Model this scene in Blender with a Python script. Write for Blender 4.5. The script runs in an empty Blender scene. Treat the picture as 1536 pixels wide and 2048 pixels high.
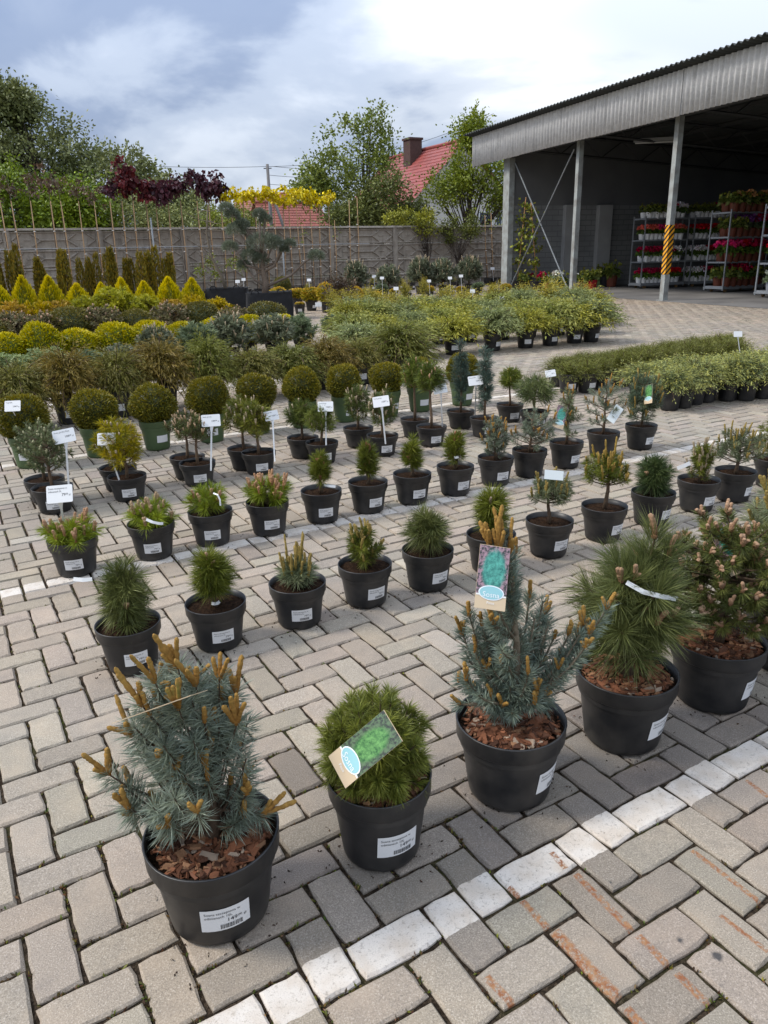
import bpy, math, random
import numpy as np
from mathutils import Matrix, Vector
R = math.radians
scene = bpy.context.scene
# ---------------------------------------------------------------- camera
CAM_H = 1.42
PITCH, ROLL = R(18.98), R(1.45)
cd = bpy.data.cameras.new('camera'); cam = bpy.data.objects.new('camera', cd)
scene.collection.objects.link(cam); scene.camera = cam
cd.sensor_fit = 'VERTICAL'; cd.sensor_height = 24.0; cd.lens = 24.0 * 1500 / 2048
cd.clip_start = 0.05; cd.clip_end = 3000
fw = Vector((0, math.cos(PITCH), -math.sin(PITCH))); rt = Vector((1, 0, 0)); up = rt.cross(fw)
r2 = rt * math.cos(ROLL) - up * math.sin(ROLL); u2 = rt * math.sin(ROLL) + up * math.cos(ROLL)
M3 = Matrix((r2, u2, -fw)).transposed()
cam.matrix_world = Matrix.Translation((0, 0, CAM_H)) @ M3.to_4x4()
# ---------------------------------------------------------------- sky and sun
SUN_AZ, SUN_EL = R(-92), R(48)       # azimuth from +Y towards +X: light from the left
world = bpy.data.worlds.new('World'); scene.world = world; world.use_nodes = True
nt = world.node_tree; nt.nodes.clear()
def wn(t, **k):
    n = nt.nodes.new(t)
    for a, b in k.items(): setattr(n, a, b)
    return n
def wl(a, b): nt.links.new(a, b)
sky = wn('ShaderNodeTexSky', sky_type='NISHITA', sun_disc=False, sun_elevation=SUN_EL, sun_rotation=SUN_AZ % (2 * math.pi), dust_density=2.0)
tc = wn('ShaderNodeTexCoord')
sep = wn('ShaderNodeSeparateXYZ'); wl(tc.outputs['Generated'], sep.inputs[0])
def wm(op, a, b=None, c=None):
    n = wn('ShaderNodeMath', operation=op)
    for i, v in enumerate((a, b, c)):
        if v is None: continue
        if isinstance(v, (int, float)): n.inputs[i].default_value = v
        else: wl(v, n.inputs[i])
    return n.outputs[0]
zc = wm('MAXIMUM', sep.outputs[2], 0.0)
den = wm('ADD', zc, 0.34)
cmb = wn('ShaderNodeCombineXYZ')
wl(wm('DIVIDE', sep.outputs[0], den), cmb.inputs[0]); wl(wm('DIVIDE', sep.outputs[1], den), cmb.inputs[1])
cmb.inputs[2].default_value = 3.7
def wnoise(scale, detail, rough, loc, dist=0.0):
    mp = wn('ShaderNodeMapping'); mp.inputs['Location'].default_value = loc; wl(cmb.outputs[0], mp.inputs[0])
    n = wn('ShaderNodeTexNoise'); n.inputs['Scale'].default_value = scale; n.inputs['Detail'].default_value = detail
    n.inputs['Roughness'].default_value = rough; n.inputs['Distortion'].default_value = dist
    wl(mp.outputs[0], n.inputs['Vector']); return n.outputs[0]
def wramp(fac, stops):
    r = wn('ShaderNodeValToRGB'); wl(fac, r.inputs[0]); r.color_ramp.interpolation = 'EASE'
    e = r.color_ramp.elements
    while len(e) < len(stops): e.new(0.5)
    for el, (p, c) in zip(e, stops): el.position = p; el.color = (*c, 1)
    return r.outputs[0]
n1 = wnoise(1.25, 8, 0.52, (1.1, 0.35, 0), 0.35)
n2 = wnoise(0.70, 3, 0.5, (3.4, 2.2, 4), 0.2)
cl = wramp(n1, [(0.37, (0.25, 0.31, 0.43)), (0.47, (0.35, 0.40, 0.50)), (0.54, (0.59, 0.62, 0.67)), (0.62, (0.82, 0.82, 0.82))])
big = wramp(n2, [(0.43, (0.60, 0.66, 0.76)), (0.58, (1.0, 1.0, 0.98))])
mul = wn('ShaderNodeMixRGB', blend_type='MULTIPLY'); mul.inputs[0].default_value = 1; wl(cl, mul.inputs[1]); wl(big, mul.inputs[2])
# an overcast sky is brighter towards the zenith
ov = wm('MULTIPLY_ADD', zc, 1.95, 0.78)
mul2 = wn('ShaderNodeMixRGB', blend_type='MULTIPLY'); mul2.inputs[0].default_value = 1; wl(mul.outputs[0], mul2.inputs[1]); wl(ov, mul2.inputs[2])
bgc = wn('ShaderNodeBackground'); wl(mul2.outputs[0], bgc.inputs[0]); bgc.inputs[1].default_value = 1.0
bgs = wn('ShaderNodeBackground'); wl(sky.outputs[0], bgs.inputs[0]); bgs.inputs[1].default_value = 0.10
mixs = wn('ShaderNodeMixShader'); mixs.inputs[0].default_value = 0.93
wl(bgs.outputs[0], mixs.inputs[1]); wl(bgc.outputs[0], mixs.inputs[2])
wo = wn('ShaderNodeOutputWorld'); wl(mixs.outputs[0], wo.inputs[0])
sl = bpy.data.lights.new('sun', 'SUN'); sl.energy = 2.2; sl.angle = R(15); sl.color = (1.0, 0.95, 0.87)
so = bpy.data.objects.new('sun', sl); scene.collection.objects.link(so)
sd = Vector((math.sin(SUN_AZ) * math.cos(SUN_EL), math.cos(SUN_AZ) * math.cos(SUN_EL), math.sin(SUN_EL)))
so.rotation_euler = sd.to_track_quat('Z', 'Y').to_euler()
vs = scene.view_settings; vs.view_transform = 'Standard'; vs.look = 'None'; vs.exposure = 0.62; vs.gamma = 1.0; vs.use_curve_mapping = False
scene.cycles.max_bounces = 5; scene.cycles.diffuse_bounces = 2; scene.cycles.glossy_bounces = 2; scene.cycles.transmission_bounces = 3; scene.cycles.transparent_max_bounces = 4
scene.cycles.use_denoising = True
# ---------------------------------------------------------------- object helpers
COL = scene.collection
def link(o, parent=None):
    COL.objects.link(o)
    if parent is not None: o.parent = parent
    return o
def tag(o, label=None, cat=None, group=None, kind=None):
    if label: o['label'] = label
    if cat: o['category'] = cat
    if group: o['group'] = group
    if kind: o['kind'] = kind
    return o
def thing(name, label, cat, loc=(0, 0, 0), rz=0, group=None):
    o = bpy.data.objects.new(name, None); o.empty_display_size = 0.05
    o.location = loc; o.rotation_euler = (0, 0, rz)
    link(o); return tag(o, label, cat, group)
def ob(name, me, parent=None, loc=(0, 0, 0), rot=(0, 0, 0), sc=(1, 1, 1)):
    o = bpy.data.objects.new(name, me); o.location = loc; o.rotation_euler = rot
    o.scale = sc if hasattr(sc, '__len__') else (sc, sc, sc)
    return link(o, parent)
# ---------------------------------------------------------------- geometry collector
def nrm(v): return v / np.maximum(np.linalg.norm(v, axis=-1, keepdims=True), 1e-9)
class Geo:
    def __init__(s): s.V = []; s.Q = []; s.T = []; s.C = []; s.n = 0; s.MQ = []; s.MT = []
    def add(s, V, Q=None, T=None, C=(1, 1, 1), m=0):
        V = np.asarray(V, float).reshape(-1, 3)
        if Q is not None and len(Q):
            Q = np.asarray(Q, int).reshape(-1, 4) + s.n; s.Q.append(Q); s.MQ.append(np.full(len(Q), m))
        if T is not None and len(T):
            T = np.asarray(T, int).reshape(-1, 3) + s.n; s.T.append(T); s.MT.append(np.full(len(T), m))
        C = np.asarray(C, float)
        if C.ndim == 1: C = np.tile(C, (len(V), 1))
        s.V.append(V); s.C.append(C); s.n += len(V)
    def mesh(s, name, mats, smooth=False):
        V = np.concatenate(s.V); C = np.concatenate(s.C)
        Q = np.concatenate(s.Q) if s.Q else np.zeros((0, 4), int); T = np.concatenate(s.T) if s.T else np.zeros((0, 3), int)
        mi = np.concatenate([np.concatenate(s.MQ) if s.MQ else np.zeros(0, int), np.concatenate(s.MT) if s.MT else np.zeros(0, int)])
        me = bpy.data.meshes.new(name)
        me.vertices.add(len(V)); me.vertices.foreach_set('co', V.astype(np.float32).ravel())
        nl = Q.size + T.size
        me.loops.add(nl); me.loops.foreach_set('vertex_index', np.concatenate([Q.ravel(), T.ravel()]).astype(np.int32))
        npz = len(Q) + len(T); me.polygons.add(npz)
        ls = np.concatenate([np.arange(len(Q)) * 4, Q.size + np.arange(len(T)) * 3]).astype(np.int32)
        me.polygons.foreach_set('loop_start', ls)
        me.polygons.foreach_set('material_index', mi.astype(np.int32))
        me.polygons.foreach_set('use_smooth', np.full(npz, bool(smooth)))
        me.update(calc_edges=True)
        at = me.color_attributes.new('Col', 'FLOAT_COLOR', 'POINT')
        at.data.foreach_set('color', np.concatenate([C, np.ones((len(C), 1))], 1).astype(np.float32).ravel())
        for m in (mats if isinstance(mats, (list, tuple)) else [mats]): me.materials.append(m)
        return me
    # shapes
    def box(s, lo, hi, C=(1, 1, 1), m=0, bevel=0):
        x0, y0, z0 = lo; x1, y1, z1 = hi
        V = [(x0, y0, z0), (x1, y0, z0), (x1, y1, z0), (x0, y1, z0), (x0, y0, z1), (x1, y0, z1), (x1, y1, z1), (x0, y1, z1)]
        s.add(V, [(0, 3, 2, 1), (4, 5, 6, 7), (0, 1, 5, 4), (1, 2, 6, 5), (2, 3, 7, 6), (3, 0, 4, 7)], C=C, m=m)
    def tube(s, pts, rad, sides=6, C=(1, 1, 1), m=0, cap=True, jit=0, rng=None):
        P = np.asarray(pts, float); k = len(P); rad = np.broadcast_to(np.asarray(rad, float), (k,))
        t = nrm(np.gradient(P, axis=0)); ref = np.array([0.31, 0.17, 0.93]) if abs(t[0, 2]) < 0.9 else np.array([1., 0.1, 0])
        a = nrm(np.cross(t, ref)); b = np.cross(t, a)
        an = np.arange(sides) * 2 * math.pi / sides
        rr = rad[:, None] * np.ones((1, sides))
        if jit: rr = rr * (1 + rng.uniform(-jit, jit, rr.shape))
        V = P[:, None] + rr[..., None] * (a[:, None] * np.cos(an)[None, :, None] + b[:, None] * np.sin(an)[None, :, None])
        i = np.arange(k - 1)[:, None] * sides; j = np.arange(sides)[None]; jn = (j + 1) % sides
        Q = np.stack([i + j, i + jn, i + sides + jn, i + sides + j], -1).reshape(-1, 4)
        V = V.reshape(-1, 3); T = []
        if cap:
            n0 = len(V); V = np.concatenate([V, P[:1], P[-1:]])
            for q in range(sides):
                T.append((n0, (q + 1) % sides, q)); T.append((n0 + 1, (k - 1) * sides + q, (k - 1) * sides + (q + 1) % sides))
        C = np.asarray(C, float)
        if C.ndim == 2: C = np.concatenate([np.repeat(C, sides, 0)] + ([C[:1], C[-1:]] if cap else []))
        s.add(V, Q, T, C, m)
    def lathe(s, prof, seg=32, C=(1, 1, 1), m=0, notch=None):
        p = np.asarray(prof, float); k = len(p); an = np.arange(seg) * 2 * math.pi / seg
        V = np.stack([p[:, None, 0] * np.cos(an), p[:, None, 0] * np.sin(an), p[:, None, 1] * np.ones(seg)], -1)
        if notch: V[0, :, 2] += np.where((np.arange(seg) % (seg // notch[0])) < 2, notch[1], 0)
        i = np.arange(k - 1)[:, None] * seg; j = np.arange(seg)[None]; jn = (j + 1) % seg
        Q = np.stack([i + j, i + jn, i + seg + jn, i + seg + j], -1).reshape(-1, 4)
        s.add(V, Q, None, C, m)
    def blades(s, B, D, L, W, rng, C, bend=0.0, tipC=None, m=0, sidez=None):
        """thin diamond leaves: B base, D direction, L length, W width, bend = sag of the tip as part of the length"""
        B = np.asarray(B, float); n = len(B); D = nrm(np.asarray(D, float))
        L = np.broadcast_to(np.asarray(L, float), (n,))[:, None]; W = np.broadcast_to(np.asarray(W, float), (n,))[:, None]
        rv = rng.normal(size=(n, 3)) if sidez is None else np.asarray(sidez) + rng.normal(size=(n, 3)) * 0.25
        S = nrm(np.cross(D, rv)); bend = np.broadcast_to(np.asarray(bend, float), (n,))[:, None]
        dn = np.zeros((n, 3)); dn[:, 2] = -1
        mid = B + D * L * 0.5 + dn * L * bend * 0.12; tip = B + D * L + dn * L * bend * 0.6
        V = np.stack([B, mid - S * W / 2, tip, mid + S * W / 2], 1)
        Q = np.arange(n * 4).reshape(n, 4)
        C = np.asarray(C, float)
        if C.ndim == 1: C = np.tile(C, (n, 1))
        CC = np.repeat(C[:, None], 4, 1).copy()
        if tipC is not None:
            tipC = np.asarray(tipC, float); CC[:, 2] = tipC; CC[:, (1, 3)] = 0.65 * CC[:, (1, 3)] + 0.35 * (tipC[:, None] if tipC.ndim == 2 else tipC)
        s.add(V.reshape(-1, 3), Q, None, CC.reshape(-1, 3), m)
def jitc(c, n, rng, v=0.25, h=0.08):
    c = np.asarray(c, float)
    return np.clip(c * np.exp(rng.normal(size=(n, 1)) * v) * np.exp(rng.normal(size=(n, 3)) * h), 0, 1)
def mixc(a, b, t): t = np.asarray(t)[:, None]; return np.asarray(a) * (1 - t) + np.asarray(b) * t
def sphdir(n, rng, zmin=-1.0):
    z = rng.uniform(zmin, 1, n); a = rng.uniform(0, 2 * math.pi, n); r = np.sqrt(1 - z * z)
    return np.stack([r * np.cos(a), r * np.sin(a), z], 1)
# ---------------------------------------------------------------- materials
def mat(name, rough=0.6, col=None, attr=False, spec=0.3, trans=0.0, metal=0.0, noise=None, bump=None, rnd=0.0, emis=None, val=1.0, sat=1.0):
    m = bpy.data.materials.new(name); m.use_nodes = True; t = m.node_tree; N = t.nodes; p = N['Principled BSDF']
    p.inputs['Roughness'].default_value = rough; p.inputs['Specular IOR Level'].default_value = spec; p.inputs['Metallic'].default_value = metal
    if attr:
        a = N.new('ShaderNodeVertexColor'); a.layer_name = 'Col'; c = a.outputs[0]
    else:
        q = N.new('ShaderNodeRGB'); q.outputs[0].default_value = (*col, 1); c = q.outputs[0]
    if noise:          # (scale, amount, colour2)
        g = N.new('ShaderNodeTexCoord'); ns = N.new('ShaderNodeTexNoise'); ns.inputs['Scale'].default_value = noise[0]; ns.inputs['Detail'].default_value = 6
        oi_ = N.new('ShaderNodeObjectInfo'); ml_ = N.new('ShaderNodeMath'); ml_.operation = 'MULTIPLY'; ml_.inputs[1].default_value = 37.0; t.links.new(oi_.outputs['Random'], ml_.inputs[0])
        va = N.new('ShaderNodeVectorMath'); va.operation = 'ADD'; t.links.new(g.outputs['Object'], va.inputs[0]); t.links.new(ml_.outputs[0], va.inputs[1]); t.links.new(va.outputs[0], ns.inputs['Vector'])
        rp = N.new('ShaderNodeMapRange'); rp.inputs[1].default_value = 0.38; rp.inputs[2].default_value = 0.66; rp.inputs[4].default_value = noise[1]
        t.links.new(ns.outputs[0], rp.inputs[0])
        mx = N.new('ShaderNodeMixRGB'); t.links.new(rp.outputs[0], mx.inputs[0]); t.links.new(c, mx.inputs[1]); mx.inputs[2].default_value = (*noise[2], 1); c = mx.outputs[0]
    if rnd:
        oi = N.new('ShaderNodeObjectInfo'); mr = N.new('ShaderNodeMapRange'); mr.inputs[3].default_value = val * (1 - rnd); mr.inputs[4].default_value = val * (1 + rnd)
        t.links.new(oi.outputs['Random'], mr.inputs[0]); hs = N.new('ShaderNodeHueSaturation'); hs.inputs['Saturation'].default_value = sat; t.links.new(mr.outputs[0], hs.inputs['Value']); t.links.new(c, hs.inputs['Color']); c = hs.outputs[0]
    t.links.new(c, p.inputs['Base Color'])
    if bump:           # (scale, strength, distance)
        g = N.new('ShaderNodeTexCoord'); ns = N.new('ShaderNodeTexNoise'); ns.inputs['Scale'].default_value = bump[0]; ns.inputs['Detail'].default_value = 5
        t.links.new(g.outputs['Object'], ns.inputs['Vector']); b = N.new('ShaderNodeBump'); b.inputs['Strength'].default_value = bump[1]; b.inputs['Distance'].default_value = bump[2]
        t.links.new(ns.outputs[0], b.inputs['Height']); t.links.new(b.outputs[0], p.inputs['Normal'])
    if trans:
        o = N['Material Output']; tr = N.new('ShaderNodeBsdfTranslucent'); t.links.new(c, tr.inputs[0]); ms = N.new('ShaderNodeMixShader'); ms.inputs[0].default_value = trans
        t.links.new(p.outputs[0], ms.inputs[1]); t.links.new(tr.outputs[0], ms.inputs[2]); t.links.new(ms.outputs[0], o.inputs[0])
    if emis: p.inputs['Emission Color'].default_value = (*emis[0], 1); p.inputs['Emission Strength'].default_value = emis[1]
    return m
M = {}
M['leaf'] = mat('foliage', 0.5, attr=True, spec=0.35, trans=0.20, rnd=0.12, val=1.30, sat=1.14)
M['candle'] = mat('candle_shoot', 0.75, attr=True, spec=0.15, bump=(9, 0.5, 0.15))
M['bark'] = mat('bark', 0.9, attr=True, spec=0.1, bump=(160, 0.8, 0.004), noise=(60, 0.5, (0.05, 0.032, 0.022)))
M['pot'] = mat('black_plastic', 0.42, (0.012, 0.0125, 0.014), spec=0.45, noise=(11, 0.75, (0.048, 0.044, 0.040)), bump=(30, 0.12, 0.004), rnd=0.25)
M['potg'] = mat('green_plastic', 0.5, (0.066, 0.105, 0.042), spec=0.4, noise=(8, 0.4, (0.085, 0.125, 0.058)), rnd=0.06)
M['soil'] = mat('potting_soil', 0.95, (0.020, 0.012, 0.008), spec=0.05, noise=(85, 0.6, (0.06, 0.033, 0.018)), bump=(150, 1.0, 0.012))
M['mulch'] = mat('bark_chips', 0.8, attr=True, spec=0.15, bump=(120, 0.6, 0.003))
M['white'] = mat('white_plastic', 0.45, (0.74, 0.74, 0.73), spec=0.4)
M['paper'] = mat('label_paper', 0.55, (0.72, 0.72, 0.72), spec=0.3)
M['ink'] = mat('print_ink', 0.6, (0.03, 0.03, 0.035))
M['col'] = mat('painted', 0.65, attr=True, spec=0.25)
M['steel'] = mat('galvanised_steel', 0.5, (0.30, 0.32, 0.33), metal=0.3, noise=(14, 0.6, (0.17, 0.18, 0.18)))
# ---------------------------------------------------------------- pavement: herringbone of 200 x 100 mm setts
PA = R(29.7); PU = np.array([math.cos(PA), math.sin(PA)]); PV = np.array([-math.sin(PA), math.cos(PA)])
PORG = np.array([-0.0637, 1.1510]); PC = 0.1
def uv2w(u, v): return PORG + PU * u + PV * v
class NG:                                 # small helper for shader maths
    def __init__(s, m): s.t = m.node_tree; s.N = s.t.nodes
    def n(s, ty, **k):
        q = s.N.new(ty)
        for a, b in k.items(): setattr(q, a, b)
        return q
    def put(s, i, v):
        if v is None: return
        if isinstance(v, bpy.types.NodeSocket): s.t.links.new(v, i)
        else: i.default_value = v
    def m(s, op, a, b=None, c=None, clamp=False):
        q = s.n('ShaderNodeMath', operation=op, use_clamp=clamp)
        for i, v in enumerate((a, b, c)): s.put(q.inputs[i], v)
        return q.outputs[0]
    def vm(s, op, a, b=None):
        q = s.n('ShaderNodeVectorMath', operation=op)
        for i, v in enumerate((a, b)):
            if v is not None: s.put(q.inputs[i], v)
        return q.outputs['Value'] if op in ('DOT_PRODUCT', 'LENGTH', 'DISTANCE') else q.outputs[0]
    def noise(s, vec, scale, detail=4, rough=0.55, w=None):
        q = s.n('ShaderNodeTexNoise'); s.put(q.inputs['Vector'], vec); q.inputs['Scale'].default_value = scale
        q.inputs['Detail'].default_value = detail; q.inputs['Roughness'].default_value = rough; return q.outputs[0]
    def rng(s, v, a, b, c=0., d=1.):
        q = s.n('ShaderNodeMapRange'); s.put(q.inputs[0], v)
        for i, x in zip((1, 2, 3, 4), (a, b, c, d)): q.inputs[i].default_value = x
        return q.outputs[0]
    def mix(s, f, a, b, mode='MIX'):
        q = s.n('ShaderNodeMixRGB', blend_type=mode); s.put(q.inputs[0], f)
        for i, v in ((1, a), (2, b)):
            if isinstance(v, tuple): q.inputs[i].default_value = (*v, 1)
            else: s.put(q.inputs[i], v)
        return q.outputs[0]
RUST = [((0.439, 1.420), (0.525, 1.254), 0.009), ((0.531, 1.242), (0.572, 1.162), 0.009), ((0.581, 1.152), (0.619, 1.077), 0.009), ((0.349, 1.259), (0.447, 1.091), 0.016), ((0.744, 1.483), (0.840, 1.316), 0.007), ((0.997, 1.738), (1.024, 1.667), 0.007), ((0.396, 1.490), (0.419, 1.437), 0.008), ((0.731, 1.291), (0.792, 1.196), 0.006), ((0.454, 1.079), (0.477, 1.038), 0.010), ((0.627, 1.062), (0.657, 1.031), 0.014), ((0.296, 1.344), (0.340, 1.268), 0.009), ((0.187, 1.153), (0.233, 1.089), 0.009), ((0.065, 1.091), (0.086, 1.065), 0.007), ((0.273, 1.387), (0.293, 1.353), 0.007)]
LINE_ROWS = [(0, 99.), (25, 99.), (50, 5.2), (75, 4.6)]
def paving_mat(name, src):
    m = bpy.data.materials.new(name); m.use_nodes = True; g = NG(m); p = g.N['Principled BSDF']
    pos = g.n('ShaderNodeNewGeometry').outputs['Position']
    if src == 'obj': tint = g.n('ShaderNodeObjectInfo').outputs['Color']
    else: q = g.n('ShaderNodeVertexColor'); q.layer_name = 'Col'; tint = q.outputs[0]
    c = g.mix(g.rng(g.noise(pos, 0.55, 3), 0.40, 0.62), (0.315, 0.262, 0.202), (0.275, 0.243, 0.200))
    sp = g.noise(pos, 300, 3, 0.8)
    c = g.mix(g.rng(sp, 0.53, 0.66, 0, 0.75), c, (0.55, 0.49, 0.42))
    c = g.mix(g.rng(sp, 0.46, 0.34, 0, 0.75), c, (0.13, 0.115, 0.10))
    c = g.mix(g.rng(g.noise(pos, 17, 5, 0.65), 0.50, 0.72, 0, 0.38), c, (0.20, 0.175, 0.15))
    c = g.mix(g.rng(g.noise(pos, 6.0, 4, 0.6), 0.50, 0.70, 0, 0.40), c, (0.43, 0.345, 0.26))
    c = g.mix(1.0, c, tint, 'MULTIPLY')
    # parking lines: one row of setts painted white, worn
    rel = g.vm('SUBTRACT', pos, (PORG[0], PORG[1], 0))
    u = g.vm('DOT_PRODUCT', rel, (PU[0], PU[1], 0)); v = g.vm('DOT_PRODUCT', rel, (PV[0], PV[1], 0))
    wear = g.noise(pos, 75, 5, 0.7); mask = None
    edge = g.m('MULTIPLY_ADD', g.noise(pos, 40, 3), 0.010, -0.005)
    for row, umax in LINE_ROWS:
        d = g.m('ABSOLUTE', g.m('SUBTRACT', v, (row + 0.5) * PC))
        k = g.m('LESS_THAN', g.m('ADD', d, edge), 0.0505)
        if umax < 90: k = g.m('MULTIPLY', k, g.m('LESS_THAN', u, umax))
        mask = k if mask is None else g.m('MAXIMUM', mask, k)
    pw = g.m('MULTIPLY', mask, g.rng(wear, 0.30, 0.46, 0.35, 0.97))
    white = g.mix(g.rng(g.noise(pos, 14, 4), 0.42, 0.66), (0.62, 0.565, 0.50), (0.53, 0.455, 0.375))
    white = g.mix(g.rng(sp, 0.46, 0.34, 0, 0.45), white, (0.30, 0.26, 0.215))
    c = g.mix(pw, c, white)
    if src == 'obj':
        rn = g.noise(pos, 95, 5, 0.75); rmask = None
        for (a, b, wd) in RUST:
            ax, ay = a; bx, by = b; L = math.hypot(bx - ax, by - ay)
            pa = g.vm('SUBTRACT', pos, (ax, ay, 0)); t = g.m('DIVIDE', g.vm('DOT_PRODUCT', pa, ((bx - ax) / L, (by - ay) / L, 0)), L)
            s = g.m('ABSOLUTE', g.vm('DOT_PRODUCT', pa, (-(by - ay) / L, (bx - ax) / L, 0)))
            inside = g.m('LESS_THAN', g.m('ABSOLUTE', g.m('SUBTRACT', t, 0.5)), 0.5)
            k = g.m('MULTIPLY', inside, g.rng(s, wd * 1.25, wd * 0.75))
            rmask = k if rmask is None else g.m('MAXIMUM', rmask, k)
        rm = g.m('MULTIPLY', rmask, g.rng(rn, 0.40, 0.54, 0.0, 0.95))
        c = g.mix(rm, c, g.mix(g.rng(g.noise(pos, 60, 3), 0.4, 0.6), (0.23, 0.085, 0.035), (0.31, 0.16, 0.075)))
        om = None
        for (x, y, r_) in OIL:
            d = g.vm('LENGTH', g.vm('MULTIPLY', g.vm('SUBTRACT', pos, (x, y, 0)), (1, 1, 0)))
            k = g.rng(g.m('MULTIPLY_ADD', g.noise(pos, 90, 4), 0.012, d), r_ + 0.008, r_); om = k if om is None else g.m('MAXIMUM', om, k)
        c = g.mix(g.m('MULTIPLY', om, 0.85), c, (0.035, 0.037, 0.042))
    g.t.links.new(c, p.inputs['Base Color']); p.inputs['Roughness'].default_value = 0.88; p.inputs['Specular IOR Level'].default_value = 0.2
    b = g.n('ShaderNodeBump'); b.inputs['Strength'].default_value = 0.55; b.inputs['Distance'].default_value = 0.004
    g.put(b.inputs['Height'], g.m('ADD', g.m('MULTIPLY', sp, 0.5), g.m('MULTIPLY', g.noise(pos, 60, 5, 0.7), 1.0))); g.put(p.inputs['Normal'], b.outputs[0])
    return m
OIL = [(0.617, 1.227, 0.008), (0.682, 1.190, 0.013), (0.515, 1.390, 0.004), (0.660, 1.123, 0.004)]
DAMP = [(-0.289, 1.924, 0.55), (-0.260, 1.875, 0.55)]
def zone_tint(x, y, rng):
    """setts by the front row are greyer and darker than the pale ones to the left"""
    u = (np.array([x, y]) - PORG) @ PU; v = (np.array([x, y]) - PORG) @ PV
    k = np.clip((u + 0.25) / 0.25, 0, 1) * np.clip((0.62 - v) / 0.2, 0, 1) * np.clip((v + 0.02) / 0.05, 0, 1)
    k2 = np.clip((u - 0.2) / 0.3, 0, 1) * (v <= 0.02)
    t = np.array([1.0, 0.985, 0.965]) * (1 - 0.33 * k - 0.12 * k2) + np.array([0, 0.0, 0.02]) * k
    return t * math.exp(rng.normal() * 0.085) * np.exp(rng.normal(size=3) * 0.012)
def sett_mesh(name, seed, mt):
    rng = np.random.default_rng(seed); a, b = 0.0962, 0.0462; n = (5, 3); pts = []
    cs = [(-a, -b), (a, -b), (a, b), (-a, b)]
    for i in range(4):
        p, q = np.array(cs[i]), np.array(cs[(i + 1) % 4]); k = n[i % 2]
        for j in range(k):
            f = (j + (0.12 if j == 0 else 0)) / k; pts.append(p + (q - p) * f)
    pts = np.array(pts); pts += rng.normal(size=pts.shape) * 0.0014; ci = rng.integers(0, len(pts)); pts[ci] *= 1 - rng.uniform(.01, .05)
    k = len(pts); bev = 0.0055
    inner = pts * (1 - bev / np.array([a, b])) + rng.normal(size=pts.shape) * 0.0007
    V = np.concatenate([np.c_[pts, np.full(k, -0.03)], np.c_[pts, -0.0055 + rng.normal(size=k) * 0.0008], np.c_[inner, np.zeros(k)], [[0, 0, 0]]])
    Q = [(i, (i + 1) % k, k + (i + 1) % k, k + i) for i in range(k)] + [(k + i, k + (i + 1) % k, 2 * k + (i + 1) % k, 2 * k + i) for i in range(k)]
    T = [(2 * k + i, 2 * k + (i + 1) % k, 3 * k) for i in range(k)]
    g = Geo(); g.add(V, Q, T); return g.mesh(name, mt)
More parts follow.
